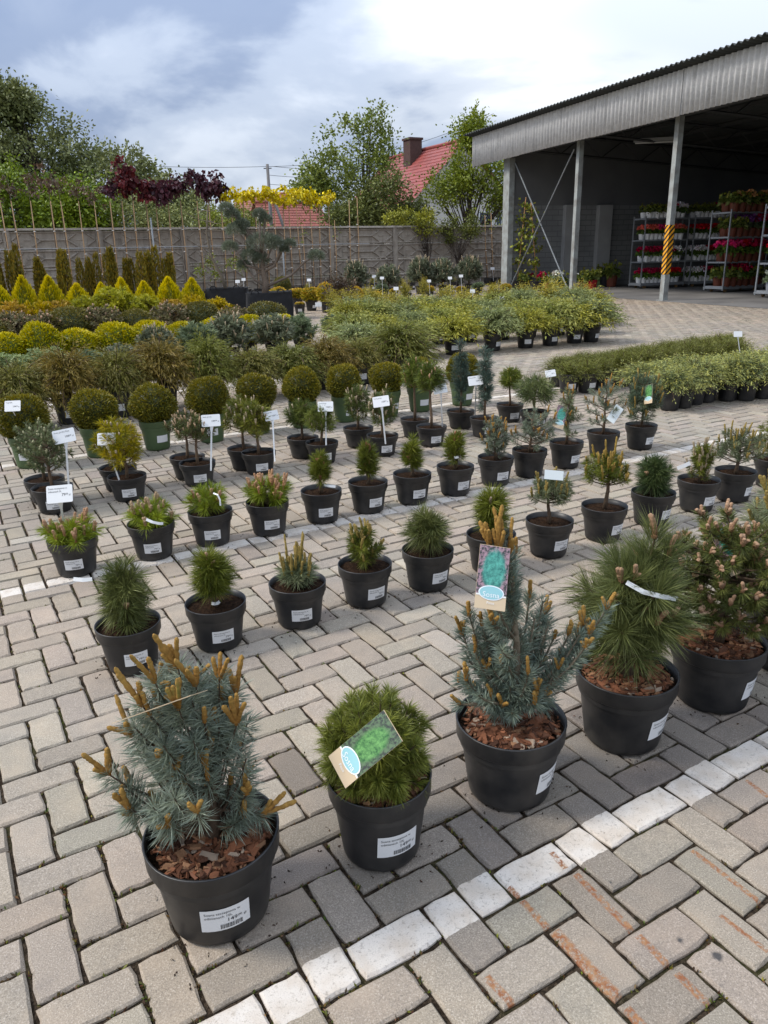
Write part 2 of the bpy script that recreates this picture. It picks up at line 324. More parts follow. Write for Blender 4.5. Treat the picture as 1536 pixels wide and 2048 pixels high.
def build_pavement():
    rng = np.random.default_rng(5)
    mo, mv = paving_mat('paving_setts', 'obj'), paving_mat('paving_setts_far', 'attr')
    mj = bpy.data.materials.new('joint_sand'); mj.use_nodes = True; g = NG(mj); p = g.N['Principled BSDF']
    pos = g.n('ShaderNodeNewGeometry').outputs['Position']
    c = g.mix(g.rng(g.noise(pos, 70, 4, 0.7), 0.45, 0.62), (0.030, 0.022, 0.015), (0.085, 0.062, 0.042))
    c = g.mix(g.rng(g.noise(pos, 4, 4, 0.6), 0.52, 0.70, 0, 0.7), c, (0.055, 0.062, 0.018))
    g.t.links.new(c, p.inputs['Base Color']); p.inputs['Roughness'].default_value = 1.0; p.inputs['Specular IOR Level'].default_value = 0.05
    b = g.n('ShaderNodeBump'); b.inputs['Strength'].default_value = 1; b.inputs['Distance'].default_value = 0.01; g.put(b.inputs['Height'], g.noise(pos, 260, 3)); g.put(p.inputs['Normal'], b.outputs[0])
    gg = Geo(); gg.add([(-14, 0.2, -0.0100), (16, 0.2, -0.0100), (40, 40, -0.0100), (-36, 40, -0.0100)], [(0, 1, 2, 3)])
    pv = tag(ob('pavement', gg.mesh('pavement', mj)), 'grey herringbone concrete sett pavement with white lines', kind='structure')
    YF = 26.0; cells = []
    I = np.arange(-420, 420)
    ii, jj = np.meshgrid(I, np.arange(-60, 330), indexing='ij'); kk = (ii - jj) % 4
    h = kk == 0; vv = kk == 2
    uu = np.where(h, ii + 1.0, ii + 0.5) * PC; ww = np.where(h, jj + 0.5, jj + 0.0) * PC
    sel = h | vv; uu, ww, hh = uu[sel], ww[sel], h[sel]
    X = PORG[0] + PU[0] * uu + PV[0] * ww; Y = PORG[1] + PU[1] * uu + PV[1] * ww
    vis = (Y > 0.72) & (Y < YF) & (np.abs(X) < 0.60 * Y + 0.45)
    X, Y, hh = X[vis], Y[vis], hh[vis]
    # the setts that show largest are objects of their own
    d2 = X * X + Y * Y + CAM_H ** 2; depth = Y * math.cos(PITCH) + CAM_H * math.sin(PITCH)
    px = X / depth; inside = (np.abs(px) < 0.53) & ((-(Y * math.sin(PITCH)) + CAM_H * math.cos(PITCH)) / depth < 0.72)
    order = np.argsort(np.where(inside, d2, 1e9)); near = order[:300]; far = order[300:]
    far = far[np.argsort(far)]
    meshes = [sett_mesh('sett_%d' % k, 40 + k, mo) for k in range(8)]
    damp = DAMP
    for q in near:
        o = ob('sett', meshes[rng.integers(8)], pv, (X[q], Y[q], rng.normal() * 0.0012), (rng.normal() * 0.004, rng.normal() * 0.004, PA + (0 if hh[q] else math.pi / 2) + math.pi * rng.integers(2) + rng.normal() * 0.006))
        t = zone_tint(X[q], Y[q], rng)
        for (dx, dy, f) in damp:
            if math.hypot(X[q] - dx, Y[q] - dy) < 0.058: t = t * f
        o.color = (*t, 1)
    # the rest as one mesh
    n = len(far); x, y, hz = X[far], Y[far], hh[far]
    a, b, be = 0.0962, 0.0462, 0.0065
    lo = np.array([(-a, -b), (a, -b), (a, b), (-a, b)]); li = np.array([(-a + be, -b + be), (a - be, -b + be), (a - be, b - be), (-a + be, b - be)])
    ang = PA + np.where(hz, 0, math.pi / 2) + rng.normal(size=n) * 0.006
    ca, sa = np.cos(ang), np.sin(ang)
    def place(L, z):
        L = L[None] + rng.normal(size=(n, 4, 2)) * 0.0012
        return np.stack([x[:, None] + L[..., 0] * ca[:, None] - L[..., 1] * sa[:, None], y[:, None] + L[..., 0] * sa[:, None] + L[..., 1] * ca[:, None], np.broadcast_to(z, (n, 4))], -1)
    zt = rng.normal(size=(n, 1)) * 0.0012 + rng.normal(size=(n, 4)) * 0.0005
    V = np.concatenate([place(lo, np.full((n, 4), -0.012)), place(li, zt)], 1).reshape(-1, 3)
    base = np.arange(n)[:, None] * 8
    Q = np.concatenate([base + np.array(q)[None] for q in ((0, 1, 5, 4), (1, 2, 6, 5), (2, 3, 7, 6), (3, 0, 4, 7), (4, 5, 6, 7))])
    tint = np.array([zone_tint(x[k], y[k], rng) for k in range(n)])
    reddish = np.clip((y - 14) / 8, 0, 1)[:, None] * np.array([0.0, -0.05, -0.09]); tint = tint * (1 + reddish)
    g = Geo(); g.add(V, Q, None, np.repeat(tint, 8, 0))
    tag(ob('setts', g.mesh('setts', mv), pv), kind='stuff')
    # beyond the reach of single setts: the same paving as one sheet
    mf = bpy.data.materials.new('paving_distant'); mf.use_nodes = True; g = NG(mf); p = g.N['Principled BSDF']
    pos = g.n('ShaderNodeNewGeometry').outputs['Position']
    sc = g.vm('MULTIPLY', pos, (0.5, 2.0, 1))
    c = g.mix(g.rng(g.noise(sc, 0.9, 5), 0.42, 0.6), (0.27, 0.225, 0.19), (0.21, 0.165, 0.135))
    c = g.mix(g.rng(g.noise(pos, 9, 3), 0.4, 0.6, 0, 0.5), c, (0.15, 0.125, 0.105))
    g.t.links.new(c, p.inputs['Base Color']); p.inputs['Roughness'].default_value = 0.9
    gg = Geo(); gg.add([(-40, YF, -0.003), (45, YF, -0.003), (60, 47, -0.003), (-60, 47, -0.003)], [(0, 1, 2, 3)])
    ob('distant_setts', gg.mesh('distant_setts', mf), pv)
    mg = mat('grass_soil', 1.0, (0.06, 0.075, 0.03), noise=(0.3, 0.7, (0.09, 0.08, 0.05)))
    gg = Geo(); gg.add([(-900, -60, -0.06), (900, -60, -0.06), (900, 1500, -0.06), (-900, 1500, -0.06)], [(0, 1, 2, 3)])
    tag(ob('ground', gg.mesh('ground', mg)), 'flat ground around the yard', kind='structure')
    # moss and crumbs in the joints close by
    r2_ = np.random.default_rng(8); sel = np.where((Y < 4.6))[0]
    k = 2600; w = 1 / (Y[sel] ** 1.3); q = r2_.choice(sel, k, p=w / w.sum()); e = r2_.integers(0, 4, k)
    cx = np.where(e < 2, r2_.uniform(-0.1, 0.1, k), np.where(e == 2, 0.1, -0.1)); cy = np.where(e < 2, np.where(e == 0, 0.05, -0.05), r2_.uniform(-0.05, 0.05, k))
    an = PA + np.where(hh[q], 0, math.pi / 2); ms = np.array([np.sin(x * 2.1 + 1.7 * y) + np.sin(3.3 * x - 2.2 * y) for x, y in zip(X[q], Y[q])])
    keep = ms + r2_.normal(size=k) > -0.2
    bx = X[q] + cx * np.cos(an) - cy * np.sin(an); by = Y[q] + cx * np.sin(an) + cy * np.cos(an)
    B = np.stack([bx, by, np.full(k, -0.0085)], 1)[keep]; g = Geo()
    for rep in range(5):
        BB = B + np.c_[r2_.normal(size=(len(B), 2)) * 0.003, np.zeros(len(B))]
        dr = np.c_[r2_.normal(size=(len(B), 2)) * 0.8, np.abs(r2_.normal(size=len(B))) + 0.3]
        cc = jitc((0.085, 0.085, 0.025), len(B), r2_, 0.4, 0.15); br = r2_.random(len(B)) < 0.45; cc[br] = jitc((0.085, 0.055, 0.03), br.sum(), r2_, 0.4, 0.1)
        g.blades(BB, dr, r2_.uniform(0.006, 0.015, len(B)), 0.005, r2_, cc)
    tag(ob('joint_moss', g.mesh('joint_moss', M['leaf'])), 'green moss and brown crumbs in the paving joints', 'moss', kind='stuff')
build_pavement()
# ---------------------------------------------------------------- concrete panel fence
def concrete_mat(name, c1, c2, scale=3, dirt=(0.12, 0.10, 0.078)):
    m = bpy.data.materials.new(name); m.use_nodes = True; g = NG(m); p = g.N['Principled BSDF']
    pos = g.n('ShaderNodeNewGeometry').outputs['Position']
    st = g.vm('MULTIPLY', pos, (1, 1, 0.18))
    c = g.mix(g.rng(g.noise(pos, scale, 5, 0.6), 0.38, 0.62), c1, c2)
    c = g.mix(g.rng(g.noise(st, 5.5, 5, 0.65), 0.50, 0.68, 0, 0.65), c, dirt)
    c = g.mix(g.rng(g.noise(pos, 26, 4, 0.7), 0.52, 0.7, 0, 0.4), c, tuple(x * 1.35 for x in c1))
    g.t.links.new(c, p.inputs['Base Color']); p.inputs['Roughness'].default_value = 0.92; p.inputs['Specular IOR Level'].default_value = 0.15
    b = g.n('ShaderNodeBump'); b.inputs['Strength'].default_value = 0.5; b.inputs['Distance'].default_value = 0.01; g.put(b.inputs['Height'], g.noise(pos, 40, 4)); g.put(p.inputs['Normal'], b.outputs[0])
    return m
M['fence'] = concrete_mat('fence_concrete', (0.36, 0.315, 0.262), (0.285, 0.245, 0.202))
def build_fence():
    FA = R(27.1); sp = 2.97; hgt = 2.56
    root = thing('concrete_fence', 'weathered grey concrete panel fence with hexagon relief behind the plants', 'fence', (3.4, 35.07, 0), FA)
    # panel: local x along the fence, relief on -y
    def panel(ph):
        g = Geo(); L = sp - 0.22; g.box((-L / 2, 0.0, 0.006), (L / 2, 0.05, ph - 0.006))
        def rib(x0, z0, x1, z1, w=0.034, d=0.05):
            dx, dz = x1 - x0, z1 - z0; l = math.hypot(dx, dz); nx, nz = -dz / l * w, dx / l * w
            a = [(x0 + nx, 0.002, z0 + nz), (x0 - nx, 0.002, z0 - nz), (x1 - nx, 0.002, z1 - nz), (x1 + nx, 0.002, z1 + nz)]
            f = 0.45; b_ = [(x0 + nx * f, -d, z0 + nz * f), (x0 - nx * f, -d, z0 - nz * f), (x1 - nx * f, -d, z1 - nz * f), (x1 + nx * f, -d, z1 + nz * f)]
            g.add(a + b_, [(4, 5, 6, 7), (0, 1, 5, 4), (1, 2, 6, 5), (2, 3, 7, 6), (3, 0, 4, 7)])
        m = ph / 2; t = ph - 0.10; b = 0.10; h = L / 2
        rib(-h, ph - 0.05, h, ph - 0.05, 0.045, 0.035); rib(-h, 0.045, h, 0.045, 0.04, 0.035)
        rib(-0.42, m, 0.42, m)
        for s in (-1, 1):
            for (x0, x1) in ((0.42, 0.72), (h - 0.02, h - 0.32)):
                rib(s * x0, m, s * x1, t); rib(s * x0, m, s * x1, b)
            rib(s * 0.72, m + 0.0, s * (h - 0.42), m, 0.02, 0.02)
        return g.mesh('fence_panel', M['fence'])
    ph = 0.61; pm = panel(ph)
    g = Geo(); g.box((-0.11, -0.045, -0.05), (0.11, 0.10, hgt - 0.02)); g.box((-0.07, -0.06, -0.05), (0.07, -0.045, hgt - 0.03)); postm = g.mesh('fence_post', M['fence'])
    g = Geo(); L = sp / 2 - 0.004; g.add([(-L, -0.09, 0), (L, -0.09, 0), (L, 0.12, 0), (-L, 0.12, 0), (-L, -0.06, 0.07), (L, -0.06, 0.07), (L, 0.09, 0.07), (-L, 0.09, 0.07)], [(0, 3, 2, 1), (4, 5, 6, 7), (0, 1, 5, 4), (1, 2, 6, 5), (2, 3, 7, 6), (3, 0, 4, 7)]); capm = g.mesh('fence_cap', M['fence'])
    for i in range(-8, 4):
        x = i * sp
        ob('post', postm, root, (x, 0, 0))
        if i == 3: continue
        for k in range(4): ob('panel', pm, root, (x + sp / 2, 0.02 + 0.002 * k, k * ph + 0.012))
        ob('cap', capm, root, (x + sp / 2, 0.01, 4 * ph + 0.02))
build_fence()
# ---------------------------------------------------------------- open shed
def build_shed():
    root = thing('open_shed', 'large open-fronted shed with grey corrugated fascia and dark interior', 'shed', (7.97, 21.74, 0), R(20))
    fas = concrete_mat('weathered_sheet', (0.70, 0.69, 0.675), (0.60, 0.59, 0.58), 9, (0.40, 0.395, 0.39))
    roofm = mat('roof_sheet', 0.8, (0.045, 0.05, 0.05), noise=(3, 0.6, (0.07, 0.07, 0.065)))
    wall = bpy.data.materials.new('painted_brick'); wall.use_nodes = True; g = NG(wall); p = g.N['Principled BSDF']
    tcn = g.n('ShaderNodeTexCoord').outputs['Object']; sx = g.n('ShaderNodeSeparateXYZ'); g.put(sx.inputs[0], tcn); cb = g.n('ShaderNodeCombineXYZ'); g.put(cb.inputs[0], g.m('ADD', sx.outputs[0], sx.outputs[1])); g.put(cb.inputs[1], sx.outputs[2])
    bt = g.n('ShaderNodeTexBrick'); g.put(bt.inputs['Vector'], cb.outputs[0]); bt.inputs['Scale'].default_value = 1; bt.inputs['Brick Width'].default_value = 0.5; bt.inputs['Row Height'].default_value = 0.19; bt.inputs['Mortar Size'].default_value = 0.014
    c = g.mix(g.rng(g.noise(tcn, 1.2, 4), 0.4, 0.62), (0.25, 0.255, 0.25), (0.20, 0.203, 0.203)); c = g.mix(bt.outputs['Fac'], c, (0.15, 0.152, 0.155))
    g.t.links.new(c, p.inputs['Base Color']); p.inputs['Roughness'].default_value = 0.85
    b = g.n('ShaderNodeBump'); b.inputs['Strength'].default_value = 0.3; b.inputs['Distance'].default_value = 0.015; b.invert = True; g.put(b.inputs['Height'], bt.outputs['Fac']); g.put(p.inputs['Normal'], b.outputs[0])
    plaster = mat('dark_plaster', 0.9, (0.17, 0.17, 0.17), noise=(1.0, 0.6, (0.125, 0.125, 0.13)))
    pierm = mat('pier_paint', 0.85, (0.36, 0.36, 0.355), noise=(1.5, 0.6, (0.26, 0.26, 0.258)), bump=(14, 0.4, 0.01))
    postm = mat('post_paint', 0.65, (0.34, 0.36, 0.345), noise=(5, 0.75, (0.20, 0.185, 0.165)), bump=(30, 0.3, 0.004))
    YE, YN, XB = 8.7, -19.0, 12.5
    def roofz(x): return 5.63 - (x + 0.85) * 0.055
    # corrugated fascia, one sheet panel after the other
    def corr_panel(y0, y1, z0, z1):
        n = int((y1 - y0) / 0.022); y = np.linspace(y0, y1, n); dx = 0.034 * np.sin(2 * math.pi * y / 0.176)
        A = np.stack([dx, y, np.full(n, z0)], 1); B = np.stack([dx, y, np.full(n, z1)], 1); g = Geo(); V = np.concatenate([A, B, A + (0.012, 0, 0), B + (0.012, 0, 0)])
        i = np.arange(n - 1); Q = np.concatenate([np.stack([i, i + n, i + n + 1, i + 1], 1), np.stack([i + 2 * n, i + 2 * n + 1, i + 3 * n + 1, i + 3 * n], 1), np.stack([i, i + 1, i + 2 * n + 1, i + 2 * n], 1)]); g.add(V, Q); return g
    edges = [10.9, 7.4, 3.2, -0.6, -4.4, -8.2, -12, -19]
    for k in range(len(edges) - 1):
        y1, y0 = edges[k], edges[k + 1]; ob('fascia_panel', corr_panel(y0 + 0.012, y1 - 0.004, 4.53 + 0.012 * (k % 2), 5.57).mesh('fascia_panel', fas, True), root, (-0.5 - 0.006 * (k % 2), 0, 0))
    # roof sheet, corrugated down the slope
    ny = int((10.95 - YN) / 0.03); y = np.linspace(YN, 10.95, ny); zz = 0.03 * np.sin(2 * math.pi * y / 0.18)
    g = Geo(); xs = [-0.85, XB + 0.3]; V = []
    for off in (0, 0.02):
        for x in xs: V.append(np.stack([np.full(ny, x), y, roofz(x) + zz + off], 1))
    i = np.arange(ny - 1); n = ny
    Q = np.concatenate([np.stack([i, i + 1, i + n + 1, i + n], 1), np.stack([i + 2 * n, i + 3 * n, i + 3 * n + 1, i + 2 * n + 1], 1), np.stack([i, i + 2 * n, i + 2 * n + 1, i + 1], 1)])
    g.add(np.concatenate(V), Q); ob('roof', g.mesh('roof', roofm, True), root)
    # walls
    g = Geo(); g.box((0.05, YE, -0.02), (XB, YE + 0.3, 3.0)); ob('end_wall', g.mesh('end_wall', wall), root)
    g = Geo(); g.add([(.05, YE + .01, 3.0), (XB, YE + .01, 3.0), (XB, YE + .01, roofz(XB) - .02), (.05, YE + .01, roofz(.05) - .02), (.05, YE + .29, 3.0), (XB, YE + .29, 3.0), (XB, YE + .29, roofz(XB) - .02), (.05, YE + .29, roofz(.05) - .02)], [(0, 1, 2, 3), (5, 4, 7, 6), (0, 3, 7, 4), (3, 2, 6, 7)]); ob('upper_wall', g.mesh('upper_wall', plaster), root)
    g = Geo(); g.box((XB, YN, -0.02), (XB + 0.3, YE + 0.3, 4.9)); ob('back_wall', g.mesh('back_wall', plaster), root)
    g = Geo(); g.box((0.05, YN, -0.02), (XB - 0.01, YN + 0.3, 4.8)); ob('added_near_wall', g.mesh('added_near_wall', wall), root)  # unseen end wall, added to keep the shed interior dark
    for x0, x1 in ((2.25, 2.75), (3.75, 4.35)):
        g = Geo(); g.box((x0, YE - 0.22, -0.02), (x1, YE + 0.002, 3.0 + 0.003)); ob('pier', g.mesh('pier', pierm), root)
    g = Geo(); g.box((-0.16, YE - 0.10, -0.02), (0.06, YE + 0.34, 4.6)); ob('corner_pier', g.mesh('corner_pier', postm), root)
    # posts
    g = Geo(); w = 0.08; g.add([(-w, -w, -0.02), (w, -w, -0.02), (w, w, -0.02), (-w, w, -0.02), (-w, -w, 5.4), (w, -w, 5.4), (w, w, 5.4), (-w, w, 5.4)], [(0, 1, 5, 4), (1, 2, 6, 5), (2, 3, 7, 6), (3, 0, 4, 7), (4, 5, 6, 7)])
    g.box((-0.13, -0.13, -0.02), (0.13, 0.13, 0.02)); pm = g.mesh('post', postm)
    for y in (4.45, 0, -4.45, -8.9, -13.3): ob('post', pm, root, (0, y, 0))
    # hazard sleeve on the nearest visible post
    hz = bpy.data.materials.new('hazard_stripes'); hz.use_nodes = True; g = NG(hz); p = g.N['Principled BSDF']
    tcn = g.n('ShaderNodeTexCoord').outputs['Object']; sx = g.n('ShaderNodeSeparateXYZ'); g.put(sx.inputs[0], tcn)
    nn = g.n('ShaderNodeNewGeometry').outputs['Normal']; sn = g.n('ShaderNodeSeparateXYZ'); g.put(sn.inputs[0], nn)
    side = g.m('SUBTRACT', sx.outputs[0], sx.outputs[1])
    f = g.m('FRACT', g.m('DIVIDE', g.m('SUBTRACT', sx.outputs[2], g.m('MULTIPLY', side, 1.0)), 0.15)); k = g.m('GREATER_THAN', f, 0.52)
    c = g.mix(k, (0.80, 0.36, 0.015), (0.012, 0.012, 0.012)); c = g.mix(g.rng(g.noise(tcn, 22, 4), 0.62, 0.72, 0, 0.5), c, (0.3, 0.29, 0.27))
    g.t.links.new(c, p.inputs['Base Color']); p.inputs['Roughness'].default_value = 0.55
    g = Geo(); w = 0.087; z0, z1 = 0.70, 1.98; g.add([(-w, -w, z0), (w, -w, z0), (w, w, z0), (-w, w, z0), (-w, -w, z1), (w, -w, z1), (w, w, z1), (-w, w, z1)], [(0, 1, 5, 4), (1, 2, 6, 5), (2, 3, 7, 6), (3, 0, 4, 7)])
    tag(ob('hazard_sleeve', g.mesh('hazard_sleeve', hz), root), 'yellow and black striped band on the post')
    # eaves beam, trusses, purlins, bracing rods, lamp
    dk = mat('dark_steel', 0.7, (0.06, 0.062, 0.062))
    g = Geo(); g.box((-0.1, YN, 4.62), (0.1, YE, 4.85)); ob('eaves_beam', g.mesh('eaves_beam', dk), root)
    for y in (8.35, 4.45, 0.0, -4.45):
        g = Geo(); xs = np.linspace(0, XB, 15); top = [(x, y, roofz(x) - 0.14) for x in xs]; bot = [(x, y, roofz(x) - 0.14 - 0.62) for x in xs]
        g.tube([top[0], top[-1]], 0.045, 4); g.tube([bot[0], bot[-1]], 0.045, 4)
        for k in range(14): g.tube([(top if k % 2 else bot)[k], (bot if k % 2 else top)[k + 1]], 0.022, 4)
        ob('truss', g.mesh('truss', dk), root)
    for x in np.linspace(0.4, XB - 0.4, 8):
        g = Geo(); g.box((x - 0.04, YN, roofz(x) - 0.14), (x + 0.04, 10.6, roofz(x) - 0.045)); ob('purlin', g.mesh('purlin', dk), root)
    for a, b_ in (((-0.05, 8.4, 4.4), (-0.02, 4.6, 0.05)), ((-0.12, 4.6, 4.4), (-0.12, 8.4, 0.1))):
        g = Geo(); g.tube([a, b_], 0.022, 5); ob('bracing_rod', g.mesh('bracing_rod', M['steel']), root)
    g = Geo(); g.box((-0.08, -0.75, -0.05), (0.08, 0.75, 0.05), (0.35, 0.35, 0.35)); g.tube([(0, -0.7, -0.08), (0, 0.7, -0.08)], 0.025, 6, (0.6, 0.6, 0.58)); g.tube([(0, -0.5, 0.05), (0, -0.5, 0.5)], 0.008, 4, (0.1, 0.1, 0.1)); g.tube([(0, 0.5, 0.05), (0, 0.5, 0.5)], 0.008, 4, (0.1, 0.1, 0.1))
    ob('strip_lamp', g.mesh('strip_lamp', M['col']), root, (2.9, 4.4, 4.72), (0, 0, R(60)))
    # concrete floor inside
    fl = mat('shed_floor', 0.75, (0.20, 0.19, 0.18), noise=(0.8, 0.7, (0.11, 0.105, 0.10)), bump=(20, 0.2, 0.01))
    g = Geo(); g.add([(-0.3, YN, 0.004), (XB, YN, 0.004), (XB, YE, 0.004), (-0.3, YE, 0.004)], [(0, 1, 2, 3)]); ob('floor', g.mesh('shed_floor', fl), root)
build_shed()
# ---------------------------------------------------------------- houses behind the fence
def tile_mat(name, c1, c2, pitch):
    m = bpy.data.materials.new(name); m.use_nodes = True; g = NG(m); p = g.N['Principled BSDF']
    tcn = g.n('ShaderNodeTexCoord').outputs['Object']
    c = g.mix(g.rng(g.noise(tcn, 2.0, 4), 0.4, 0.62), c1, c2); g.t.links.new(c, p.inputs['Base Color']); p.inputs['Roughness'].default_value = 0.55
    return m
def house(name, label, loc, rz, hw, length, eave, ridge, roofc, wallc, chim=None, over=0.45, tp=0.34):
    root = thing(name, label, 'house', loc, rz)
    wm_ = mat('render_' + name, 0.9, wallc, noise=(0.8, 0.5, tuple(x * 0.8 for x in wallc)))
    rm = tile_mat('tiles_' + name, roofc, tuple(x * 0.75 for x in roofc), tp)
    g = Geo(); V = [(-hw, 0, 0), (hw, 0, 0), (hw, length, 0), (-hw, length, 0), (-hw, 0, eave), (hw, 0, eave), (hw, length, eave), (-hw, length, eave), (0, 0, ridge - 0.12), (0, length, ridge - 0.12)]
    g.add(V, [(0, 1, 5, 4), (1, 2, 6, 5), (2, 3, 7, 6), (3, 0, 4, 7)], [(4, 5, 8), (6, 7, 9)]); ob('wall', g.mesh('wall', wm_), root)
    sl = (ridge - eave) / hw
    for s in (-1, 1):
        # stepped courses of pan tiles as real relief
        n = int(math.hypot(hw + over, (hw + over) * sl) / tp); g = Geo(); ys = np.linspace(-over, length + over, int((length + 2 * over) / 0.12)); w = 0.025 * np.abs(np.sin(2 * math.pi * ys / 0.5))
        for k in range(n):
            x0 = (hw + over) * (1 - k / n); x1 = (hw + over) * (1 - (k + 1) / n); z0 = ridge - sl * x0 + 0.05; z1 = ridge - sl * x1
            A = np.stack([np.full(len(ys), s * x0), ys, z0 + w], 1); B = np.stack([np.full(len(ys), s * x1), ys, z1 + w], 1); C_ = A.copy(); C_[:, 2] -= 0.07
            V = np.concatenate([A, B, C_]); i = np.arange(len(ys) - 1); m_ = len(ys)
            g.add(V, np.concatenate([np.stack([i, i + 1, i + m_ + 1, i + m_], 1), np.stack([i, i + 1, i + 2 * m_ + 1, i + 2 * m_], 1)]))
        ob('roof_slope', g.mesh('roof_slope', rm), root)
    g = Geo(); g.tube([(0, -over, ridge + 0.06), (0, length + over, ridge + 0.06)], 0.13, 8); ob('ridge_tiles', g.mesh('ridge_tiles', rm), root)
    # eave under-boards
    if chim:
        y, w, top = chim; cm = mat('chimney_brick', 0.9, (0.085, 0.05, 0.042), noise=(6, 0.7, (0.055, 0.035, 0.03)))
        g = Geo(); x = -0.7; g.box((x - w / 2, y - w / 2, ridge - 1.4), (x + w / 2, y + w / 2, top)); g.box((x - w / 2 - 0.07, y - w / 2 - 0.07, top), (x + w / 2 + 0.07, y + w / 2 + 0.07, top + 0.14)); ob('chimney', g.mesh('chimney', cm), root)
    return root
h1 = house('house', 'pale house with steep bright red tiled roof and brown chimney', (5.7, 53.6, 0), R(28), 4.0, 9.5, 4.55, 8.2, (0.27, 0.052, 0.042), (0.55, 0.52, 0.48), (5.2, 0.95, 8.85))
gl = mat('window_glass', 0.15, (0.04, 0.05, 0.06), spec=0.6)
for (x, z, w, h) in ((1.9, 2.6, 1.0, 1.3), (0.0, 5.3, 0.9, 1.2), (3.2, 2.6, 0.8, 1.3)):
    g = Geo(); g.box((x - w / 2 - 0.08, -0.06, z - 0.08), (x + w / 2 + 0.08, -0.01, z + h + 0.08), (0.75, 0.75, 0.74)); wf = ob('window', g.mesh('window', M['col']), h1)
    g = Geo(); g.box((x - w / 2, -0.075, z), (x - 0.03, -0.055, z + h)); g.box((x + 0.03, -0.075, z), (x + w / 2, -0.055, z + h)); ob('pane', g.mesh('pane', gl), wf)
house('house', 'low house with orange-brown hipped roof beyond the fence', (-8.7, 78, 0), R(62), 4.4, 5.0, 3.6, 7.1, (0.26, 0.085, 0.045), (0.6, 0.58, 0.54))
house('house', 'long low outbuilding with weathered red tile roof and white gable', (-5.4, 70, 0), R(118), 3.2, 5.0, 3.2, 5.7, (0.28, 0.075, 0.045), (0.66, 0.65, 0.63))
# pole and wires
t = thing('utility_pole', 'grey concrete utility pole with a stay beyond the fence', 'pole', (-7.6, 58, 0))
g = Geo(); g.tube([(0, 0, 0), (0, 0, 7.6)], [0.16, 0.10], 8, (0.16, 0.15, 0.145)); ob('shaft', g.mesh('shaft', M['col'], True), t)
g = Geo(); g.tube([(1.9, 0.3, 0), (0.1, 0, 5.9)], [0.13, 0.09], 8, (0.16, 0.15, 0.145)); ob('stay', g.mesh('stay', M['col'], True), t)
g = Geo(); g.box((-0.28, -0.04, 7.3), (0.28, 0.04, 7.36), (0.12, 0.12, 0.12)); ob('crossarm', g.mesh('crossarm', M['col']), t)
for k, (a, b_, sag) in enumerate((((-7.9, 58, 7.45), (9, 63, 11.2), 0.9), ((-7.3, 58, 7.45), (9, 64, 9.6), 0.9), ((-7.6, 58, 6.9), (9, 62, 8.4), 0.8), ((-7.6, 58, 7.45), (-30, 52, 9.0), 0.6), ((-7.6, 58, 6.3), (8, 66, 6.9), 0.4))):
    s = np.linspace(0, 1, 24); P_ = np.outer(1 - s, a) + np.outer(s, b_); P_[:, 2] -= sag * 4 * s * (1 - s)
    g = Geo(); g.tube(P_, 0.014, 4, (0.05, 0.05, 0.055)); tag(ob('power_cable', g.mesh('power_cable', M['col'])), 'thin dark overhead power cable strung from the utility pole', 'cable', 'overhead cables')
